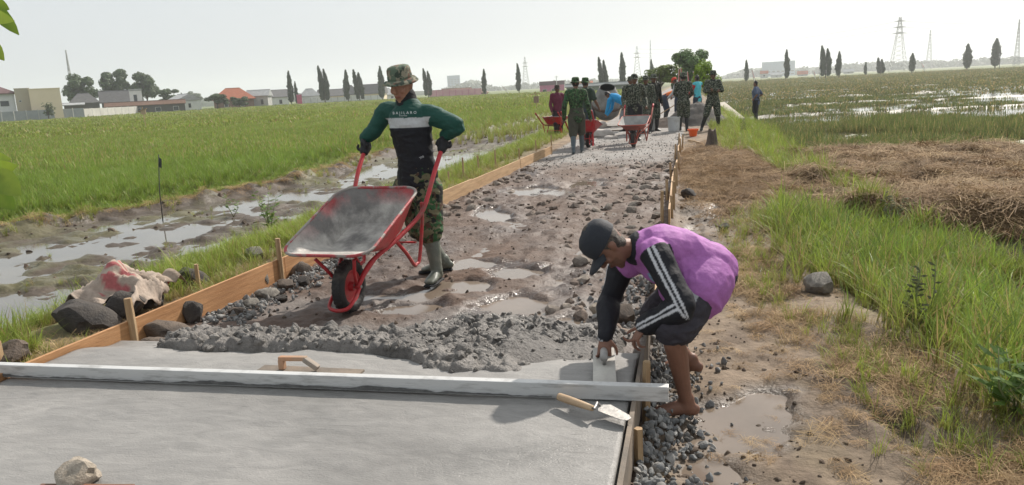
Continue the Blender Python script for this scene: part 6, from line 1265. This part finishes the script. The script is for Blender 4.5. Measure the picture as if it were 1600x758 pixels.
# ================================================================ WORKERS AT THE MIXER
def pose(px, py, z, heading, height=1.66, **kw):
    """stock standing figure; heading in degrees, 0 = away along the road, 180 = towards the viewer. kw: joint overrides in body space (x right, y ahead, z up)"""
    base = dict(pelvis=(0, 0, .88), waist=(0, .01, 1.02), chest=(0, .015, 1.24), neck=(0, -.005, 1.42), head=(0, .025, 1.555), sh_r=(.175, 0, 1.37), el_r=(.235, -.03, 1.09), wr_r=(.23, .06, .85), hip_r=(.085, 0, .84), kn_r=(.095, .03, .47), an_r=(.10, -.02, .085), toe_r=(.125, .17, 0))
    for k in list(base):
        if k.endswith('_r'): v = base[k]; base[k[:-1]+'l'] = (-v[0], v[1], v[2])
    base.update({k: v for k, v in kw.items() if k in base}); p = gnd(px, py, z) if isinstance(py, (int, float)) else py; M_ = Matrix.Rotation(R(-heading), 3, 'Z'); sc = height/1.68
    J = {k: p+(M_ @ Vector(v))*sc for k, v in base.items()}; J['head_f'] = M_ @ Vector(kw.get('head_f', (0, 1, -.08))); J['head_u'] = M_ @ Vector(kw.get('head_u', (0, .05, 1))); J['s'] = .95*sc; J['fwd'] = M_ @ Vector((0, 1, 0)); J['girth'] = kw.get('girth', 1.05)
    for k in 'lr':
        d = (J['wr_'+k]-J['el_'+k]).normalized(); J['hand_'+k] = dict(d=d, n=(M_ @ Vector((1 if k == 'r' else -1, 0, .05))), th=J['fwd'], curl=kw.get('curl', .6))
    return J
tni_dk = camo('dark_digital_camo', [(.028, .040, .028), (.065, .075, .045), (.012, .014, .013), (.17, .175, .14)], 19); tni_g = camo('green_leaf_camo', [(.028, .080, .032), (.012, .020, .013), (.08, .14, .06), (.04, .04, .028)], 19)
olive = pm('olive_cloth', (.060, .058, .040), .85, (.04, .038, .028), 14, .3, 40); jean = pm('jean_cloth', (.030, .040, .060), .85, bump=.3, bscale=40); grey_cl = pm('grey_cloth', (.40, .41, .42), .85, bump=.3, bscale=40); hairb = pm('hair_black', (.008, .007, .007))
def cloth(n, c): return pm('cloth_'+n, c, .85, tuple(q*.75 for q in c), 12, .3, 40)
bk = pm('black_boot', (.014, .014, .015), .5); gb = pm('blue_rubber_boot', (.055, .075, .085), .45)
VX = .0125
def soldier(px, py, z, hd, label, shirt=tni_dk, pants=tni_dk, hat=('boonie', tni_dk, .06), boots=bk, sleeve=1.0, height=1.66, seed=10, skin=(.15, .08, .052), top=.75, **kw):
    J = pose(px, py, z, hd, height, **kw); return person_parts('person', label, J, dict(skin=skin, shirt=shirt, pants=pants, boots=boots, hat=hat, hair=hairb, sleeve=sleeve, loose=.018, pl=.022, boot_top=top, hem=.10, wr=.008, sole=bk), VX, 'workers around the cement mixer', seed)[0]
grip = dict(el_r=(.26, -.10, 1.08), wr_r=(.29, .14, .88), el_l=(-.26, -.10, 1.08), wr_l=(-.29, .14, .88), curl=1.2)
walk = dict(kn_r=(.09, .12, .50), an_r=(.09, .16, .09), toe_r=(.10, .35, .01), kn_l=(-.09, -.02, .46), an_l=(-.09, -.24, .12), toe_l=(-.10, -.06, 0))
s2 = soldier(903, 240, .02, -6, 'soldier in green leaf camouflage shirt walking away behind a red barrow', tni_g, olive, ('boonie', tni_g, .05), gb, seed=11, height=1.64, top=.85, **{**grip, **walk, 'wr_r': (.30, .10, .78), 'wr_l': (-.29, .10, .78)})
soldier(917, 228, .02, 20, 'bare-armed soldier with boonie hat half hidden behind the leaf-camouflage soldier', cloth('darkgreen', (.03, .05, .035)), jean, ('boonie', tni_g, .05), bk, .5, seed=12, height=1.64, el_r=(.26, .02, 1.12), wr_r=(.27, .20, .93))
soldier(873, 214, -.02, 150, 'worker in maroon shirt and hat behind the parked red barrow', cloth('maroon', (.13, .018, .045)), cloth('darkbrown', (.035, .025, .03)), ('boonie', cloth('brownhat', (.05, .04, .03)), .05), bk, seed=13, height=1.55)
bent = dict(waist=(0, .10, 1.0), chest=(0, .36, 1.06), neck=(0, .55, 1.08), head=(0, .67, 1.04), head_f=(0, .45, -.9), head_u=(0, .85, .45), sh_r=(.17, .46, 1.04), sh_l=(-.17, .46, 1.04), el_r=(.20, .52, .77), el_l=(-.20, .52, .77), wr_r=(.12, .66, .56), wr_l=(-.14, .60, .62), pelvis=(0, -.06, .90), hip_r=(.085, -.06, .86), hip_l=(-.085, -.06, .86), kn_r=(.11, .06, .47), kn_l=(-.11, .06, .47))
b4 = {**bent, 'chest': (0, .30, 1.12), 'neck': (0, .46, 1.20), 'head': (0, .56, 1.22)}
soldier(977, 206, .0, -75, 'worker in bright blue shirt bending beside the mixer drum', cloth('brightblue', (.02, .30, .62)), cloth('palegrey', (.24, .26, .28)), None, bk, seed=14, height=1.60, **b4)
s5 = soldier(993, 221, .02, 176, 'soldier in dark camouflage and cap pushing a barrow towards the viewer', hat=('cap', tni_dk, .05), pants=cloth('blacktrouser', (.014, .014, .016)), seed=15, height=1.68, **{**grip, **walk})
soldier(987, 210, .0, 170, 'soldier mostly hidden behind the barrow soldier', hat=('boonie', tni_dk, .05), seed=16, height=1.66)
soldier(1011, 210, .0, 200, 'capped soldier in dark camouflage right behind the barrow soldier', hat=('cap', tni_dk, .05), seed=17, height=1.67)
soldier(1022, 206, .0, 150, 'darkest soldier with camouflage hat left of the bending orange shirt', camo('darkest_camo', [(.012, .015, .013), (.03, .034, .026), (.008, .009, .009), (.05, .05, .04)], 15), hat=('boonie', tni_dk, .05), seed=18, height=1.70)
s9 = soldier(1040, 190, .0, 75, 'worker in orange shirt bending over a shovel', cloth('orange', (.72, .16, .02)), jean, None, bk, seed=19, height=1.62, **bent)
soldier(1061, 192, .0, -60, 'worker with red cap and pale grey shirt behind the dark camouflage soldier', grey_cl, jean, ('cap', cloth('redcap', (.60, .06, .03)), .0), bk, seed=20, height=1.64, neck=(0, .10, 1.40), head=(0, .17, 1.51), head_f=(0, .9, -.45), head_u=(0, .4, .9), chest=(0, .06, 1.22), el_r=(.22, .12, 1.08), wr_r=(.15, .34, .92), el_l=(-.22, .12, 1.08), wr_l=(-.15, .34, .92))
soldier(1068, 205, .0, 8, 'dark camouflage soldier seen from behind right of the white bucket', seed=21, height=1.70, el_r=(.25, .06, 1.10), wr_r=(.14, .22, .98), el_l=(-.25, .06, 1.10), wr_l=(-.14, .22, .98))
J12 = soldier(1090, 190, .05, -50, 'worker in turquoise vest with red sleeves beside the sand heap', (cloth('turquoise', (.10, .52, .60)), cloth('redsleeve', (.50, .03, .035))), jean, None, bk, seed=22, height=1.58, el_l=(-.22, .12, 1.08), wr_l=(-.16, .36, .98), el_r=(.22, .10, 1.08), wr_r=(.16, .34, .98))
soldier(1114, 203, .0, 168, 'soldier with folded arms and wide stance right of the sand heap', seed=23, height=1.71, el_r=(.25, .08, 1.12), wr_r=(-.04, .20, 1.12), el_l=(-.25, .08, 1.12), wr_l=(.04, .22, 1.16), kn_r=(.20, .05, .47), an_r=(.32, -.02, .085), toe_r=(.38, .16, 0), kn_l=(-.13, .03, .47), an_l=(-.17, -.02, .085), toe_l=(-.22, .16, 0))
soldier(1181, 191, -.33, -72, 'man in blue-grey T-shirt standing alone with hand on hip at the right', cloth('bluegrey', (.075, .105, .17)), cloth('black2', (.012, .012, .014)), None, bk, .5, seed=24, height=1.64, girth=1.25, el_r=(.36, -.16, 1.12), wr_r=(.20, .02, .98), el_l=(-.30, -.10, 1.12), wr_l=(-.20, .04, .96))

# barrows of the group
fade = pm('faded_red_paint', (.42, .075, .045), .6, (.22, .06, .045), 6, .2, 30)
b2 = make_barrow(fade, pm('cement_grey_tray', (.34, .34, .32), .8, (.24, .24, .23), 6, .3, 40), 'grey-trayed barrow with faded red frame pushed towards the viewer', tilt=R(9)); p = gnd(990, 230, .02); place(b2, p.x, p.y, .02, math.atan2(-1, -.06))
b3 = make_barrow(red_paint, pm('cement_grey_tray', (.34, .34, .32)), 'red barrow parked at the end of the left form board', tilt=0, load=pm('fresh_mix', (.26, .255, .245), .7, bump=.5, bscale=30)); p = gnd(872, 212, .02); place(b3, p.x-.05, p.y+.5, .02, math.atan2(1, .10))
b4_ = make_barrow(red_paint, cem_dry, 'red barrow in front of the leaf-camouflage soldier walking away', tilt=R(8)); p = gnd(903, 240, .02); place(b4_, p.x+.05, p.y+1.55, .02, math.atan2(1, .08))
# concrete mixer
mc = gnd(949, 199, .0); mx_ = root('concrete_mixer', (mc.x, mc.y, 0), 'cement-crusted concrete mixer with its drum mouth tilted up', 'concrete mixer'); drum_m = pm('cement_crusted_steel', (.26, .255, .245), .7, (.15, .145, .14), 4, .4, 20)
axv = V3(.10, -.42, .90).normalized(); cdr = mc+V3(0, 0, .84); MD = Matrix.Translation(cdr) @ axv.to_track_quat('Z', 'Y').to_matrix().to_4x4() @ Matrix.Scale(1.08, 4)
b = MB(); b.lathe([(.01, -.52), (.26, -.50), (.40, -.36), (.46, -.14), (.46, .06), (.40, .24), (.27, .52), (.235, .56), (.25, .575)], 36, MD); drum = b.build('drum', drum_m, mx_, angle=45)
b = MB(); b.lathe([(.245, .57), (.25, .50), (.38, .24), (.43, .06), (.43, -.14), (.37, -.34), (.01, -.47)], 36, MD); b.build('drum_inside', pm('drum_dark', (.04, .04, .04), .9), drum, True)
b = MB(); b.lathe([(.465, -.10), (.50, -.09), (.50, -.03), (.465, -.02)], 48, MD); b.build('ring_gear', pm('rusty_gear', (.10, .07, .055), .8), drum)
fm_ = pm('mixer_frame', (.14, .13, .12), .7, (.20, .10, .05), 6)
for s in (-1, 1):
    MB().tube([mc+V3(s*.62, .45, 0), mc+V3(s*.58, .05, .80)], .035, 8).build('leg', fm_, mx_); MB().tube([mc+V3(s*.62, -.45, 0), mc+V3(s*.58, .05, .80)], .035, 8).build('leg', fm_, mx_); MB().tube([mc+V3(s*.62, -.45, .12), mc+V3(s*.62, .45, .12)], .03, 8).build('rail', fm_, mx_)
    b = MB(); b.lathe([(.02, -.05), (.10, -.05), (.20, -.06), (.24, -.04), (.25, 0), (.24, .04), (.20, .06), (.10, .05), (.02, .05)], 22, Matrix.Translation(mc+V3(s*.72, .40, .25)) @ Matrix.Rotation(R(90), 4, 'Y')); b.build('wheel', tyre_m, mx_, True)
MB().box(mc+V3(-.62, .05, .48), (.42, .55, .50)).build('engine_box', pm('engine_dark', (.05, .05, .055), .6), mx_, bevel=.02); MB().tube([mc+V3(-.66, .05, .82), mc+V3(.66, .05, .82)], .04, 8).build('yoke', fm_, mx_)
b = MB(); b.lathe([(.17, -.012), (.20, -.012), (.20, .012), (.17, .012)], 24, Matrix.Translation(mc+V3(.72, -.1, .85)) @ Matrix.Rotation(R(90), 4, 'Y')); b.build('tilt_wheel', fm_, mx_)
# sand heap
hc_ = gnd(1088, 196, 0); n_, m_ = 48, 18; vs = []
for j in range(m_):
    for i in range(n_):
        a = 2*math.pi*i/n_; r_ = j/(m_-1); x, y = hc_.x+r_*1.35*math.cos(a), hc_.y+.7+r_*1.15*math.sin(a); n1 = float(fbm(x*2, y*2, seed=111)); n2 = float(fbm(x*9, y*9, seed=112)); vs.append((x, y, -.06+.72*max(0, math.cos(r_*1.57))**1.25*(1+.25*n1)+.05*n2*(1-r_)))
me = mesh('sand_heap', vs, [(j*n_+i, j*n_+(i+1) % n_, (j+1)*n_+(i+1) % n_, (j+1)*n_+i) for j in range(m_-1) for i in range(n_)], True); tag(new_obj('sand_heap', me, pm('dark_sand', (.115, .105, .095), .95, (.07, .06, .052), 4, .8, 30)), 'dark grey sand and gravel heap at the workers feet', 'heap')
hc2 = gnd(1040, 200, 0); vs = [(x-hc_.x+hc2.x, (y-hc_.y)*.6+hc2.y, z*.45) for x, y, z in [(hc_.x+(v[0]-hc_.x)*.62, v[1], v[2]) for v in vs]]; me = mesh('soil_heap', vs, [(j*n_+i, j*n_+(i+1) % n_, (j+1)*n_+(i+1) % n_, (j+1)*n_+i) for j in range(m_-1) for i in range(n_)], True); tag(new_obj('sand_heap', me, pm('brown_sand', (.14, .105, .08), .95, (.08, .06, .05), 4, .8, 30)), 'low brown sand heap between the two white buckets', 'heap')
# buckets
def bucket(px, py, r0, r1, h, m_, label, hm=None):
    p = gnd(px, py, 0); p.z = z1(p.x, p.y); ro = root('bucket', p, label, 'bucket'); b = MB(); T = Matrix.Translation(p); b.lathe([(.001, .004), (r0, .004), (r1, h), (r1+.012, h), (r1+.012, h-.03), (r1, h-.03)], 24, T); bd_ = b.build('pail', m_, ro, angle=40); b = MB(); b.lathe([(r1-.006, h), (r0-.004, .02), (.001, .02)], 24, T); b.build('inside', m_, bd_, angle=40)
    b = MB(); b.tube([p+V3(r1*math.cos(t), -.02-.3*r1*math.sin(t)*1.0, h-.02-.10*math.sin(t)) for t in np.linspace(0, math.pi, 11)], .005, 5); b.build('bail', pm('wire_bail', (.3, .3, .3), .5), ro, True)
bw = pm('white_bucket', (.52, .53, .53), .5, (.34, .33, .31), 7, thresh=(.5, .75)); bucket(1020, 205, .145, .165, .40, bw, 'white bucket left of the brown sand heap'); bucket(1053, 206, .16, .185, .42, bw, 'white bucket right beside the dark camouflage soldier'); bucket(1083, 213, .09, .135, .20, pm('orange_bucket', (.80, .12, .02), .45), 'small orange bucket standing alone on the path')
# shovel held by the orange worker
p = gnd(1040, 190, 0); ro = root('shovel', (p.x+.5, p.y, 0), 'long-handled shovel held by the bending orange-shirted worker', 'shovel'); a, b_ = p+V3(.62, .1, .75), p+V3(-.55, -.5, .10); MB().tube([a, b_], .017, 8).build('handle', stake_m, ro, True); d = (b_-a).normalized(); s_ = d.cross(V3(0, 0, 1)).normalized(); b = MB(); q = [b_-s_*.09, b_+s_*.09, b_+d*.2+s_*.10, b_+d*.3, b_+d*.2-s_*.10]; b.add(q+[x_-V3(0, 0, .006) for x_ in q], [(4, 3, 2, 1, 0), (5, 6, 7, 8, 9)]+[(i, (i+1) % 5, 5+(i+1) % 5, 5+i) for i in range(5)]); b.build('blade', pm('dull_steel', (.34, .33, .32)), ro)
# cement sacks
def sack(px, py, label, s=1.0, rz=0.0, z=0.0):
    p = gnd(px, py, 0); bm = bmesh.new(); bmesh.ops.create_uvsphere(bm, u_segments=24, v_segments=14, radius=1)
    for v in bm.verts:
        x, y, z_ = v.co; sg = lambda q: math.copysign(abs(q)**.55, q); n = float(fbm(x*2+px, y*2, z_*2, seed=121)); v.co = Vector((sg(x)*.34*s, sg(y)*.22*s, sg(z_)*.11*s))*(1+.16*n)
    me = bpy.data.meshes.new('cement_sack'); bm.to_mesh(me); bm.free(); me.shade_smooth(); o = new_obj('cement_sack', me, pm('white_sack', (.50, .46, .42), .85, (.36, .32, .29), 6, .4, 25)); o.location = (p.x, p.y, z1(p.x, p.y)+.09*s+z); o.rotation_euler = (0, .1, rz); tag(o, label, 'sack')
sack(938, 215, 'pale cement sack lying flat beside the leaf-camouflage soldier', 1.1, .3); sack(932, 208, 'pale cement sack slumped on the other beside the soldier', .95, -.4, .17); sack(955, 218, 'small torn pale sack on the gravel by the mixer', .6, .9, -.04)
# planks on the ground by the mixer
for (x0, y0, x1, y1, lab, z_) in [(935, 205, 985, 203, 'dark plank lying on the ground left of the barrow soldier', .05), (930, 198, 975, 197, 'dark plank under the mixer', .06), (1075, 219, 1098, 224, 'short pale stick lying on the path below the orange bucket', .03)]:
    tag(MB().bar(gnd(x0, y0, z_), gnd(x1, y1, z_), .12 if 'plank' in lab else .03, .03).build('plank', wood_dk if 'dark' in lab else stake_m, bevel=.003), lab, 'plank')
a, b_ = gnd(1127, 163, .10), gnd(1155, 190, .05); b = MB(); b.bar(a, b_, .38, .22); tag(b.build('concrete_beam', pm('pale_concrete', (.44, .40, .34), .9, (.32, .28, .23), 3, .3, 20), bevel=.02), 'pale concrete beam lying on the bank behind the folded-arms soldier', 'beam')
# stump
p = gnd(1112, 231, 0); p.z = z1(p.x, p.y); b = MB(); n_ = 14; prof = [(-.08, .17), (.02, .145), (.10, .115), (.22, .10), (.32, .085), (.40, .07)]; vs = []
for j, (z_, r_) in enumerate(prof):
    for i in range(n_):
        a = 2*math.pi*i/n_; q = r_*(1+.30*float(vnoise(np.array(math.cos(a)*1.6+5), np.array(math.sin(a)*1.6), np.array(z_*3), 5))+.10*math.sin(a*5)); vs.append((p.x+q*math.cos(a)+.03*z_, p.y+q*math.sin(a), p.z+z_+(.03*math.sin(a*2+1)+.025*math.sin(a*5) if j == 5 else 0)))
b.add(vs, [(j*n_+i, j*n_+(i+1) % n_, (j+1)*n_+(i+1) % n_, (j+1)*n_+i) for j in range(5) for i in range(n_)]+[tuple(5*n_+i for i in range(n_))]); tag(b.build('tree_stump', pm('old_stump', (.13, .10, .08), .95, (.06, .048, .04), 8, .8, 30, stretch=(3, 3, .7)), angle=60), 'weathered grey tree stump on the right path', 'stump')
# scrap of plastic on the straw
p = gnd(1158, 252, .02); b = MB(); b.add([p+V3(-.08, 0, .02), p+V3(0, -.06, .05), p+V3(.09, .0, .03), p+V3(.02, .07, .06), p+V3(.0, 0, .10)], [(0, 1, 4), (1, 2, 4), (2, 3, 4), (3, 0, 4)]); tag(b.build('plastic_scrap', pm('white_plastic', (.6, .6, .62), .4)), 'scrap of white plastic on the trampled straw', 'litter')

# ================================================================ HAZE
b = MB(); b.add([(x, y, z) for x in (-2200, 2200) for y in (-300, 2600) for z in (-8, 75)], [(0, 1, 3, 2), (4, 6, 7, 5), (0, 4, 5, 1), (2, 3, 7, 6), (0, 2, 6, 4), (1, 5, 7, 3)])
hzm = bpy.data.materials.new('haze_air'); hzm.use_nodes = True; N = hzm.node_tree.nodes; N.clear(); vo = N.new('ShaderNodeVolumePrincipled'); vo.inputs['Density'].default_value = .00038; vo.inputs['Color'].default_value = (.94, .97, 1.0, 1); vo.inputs['Anisotropy'].default_value = .45
mo = N.new('ShaderNodeOutputMaterial'); hzm.node_tree.links.new(vo.outputs[0], mo.inputs['Volume']); haze = tag(b.build('haze', hzm), 'pale humid haze over the fields', kind='stuff')
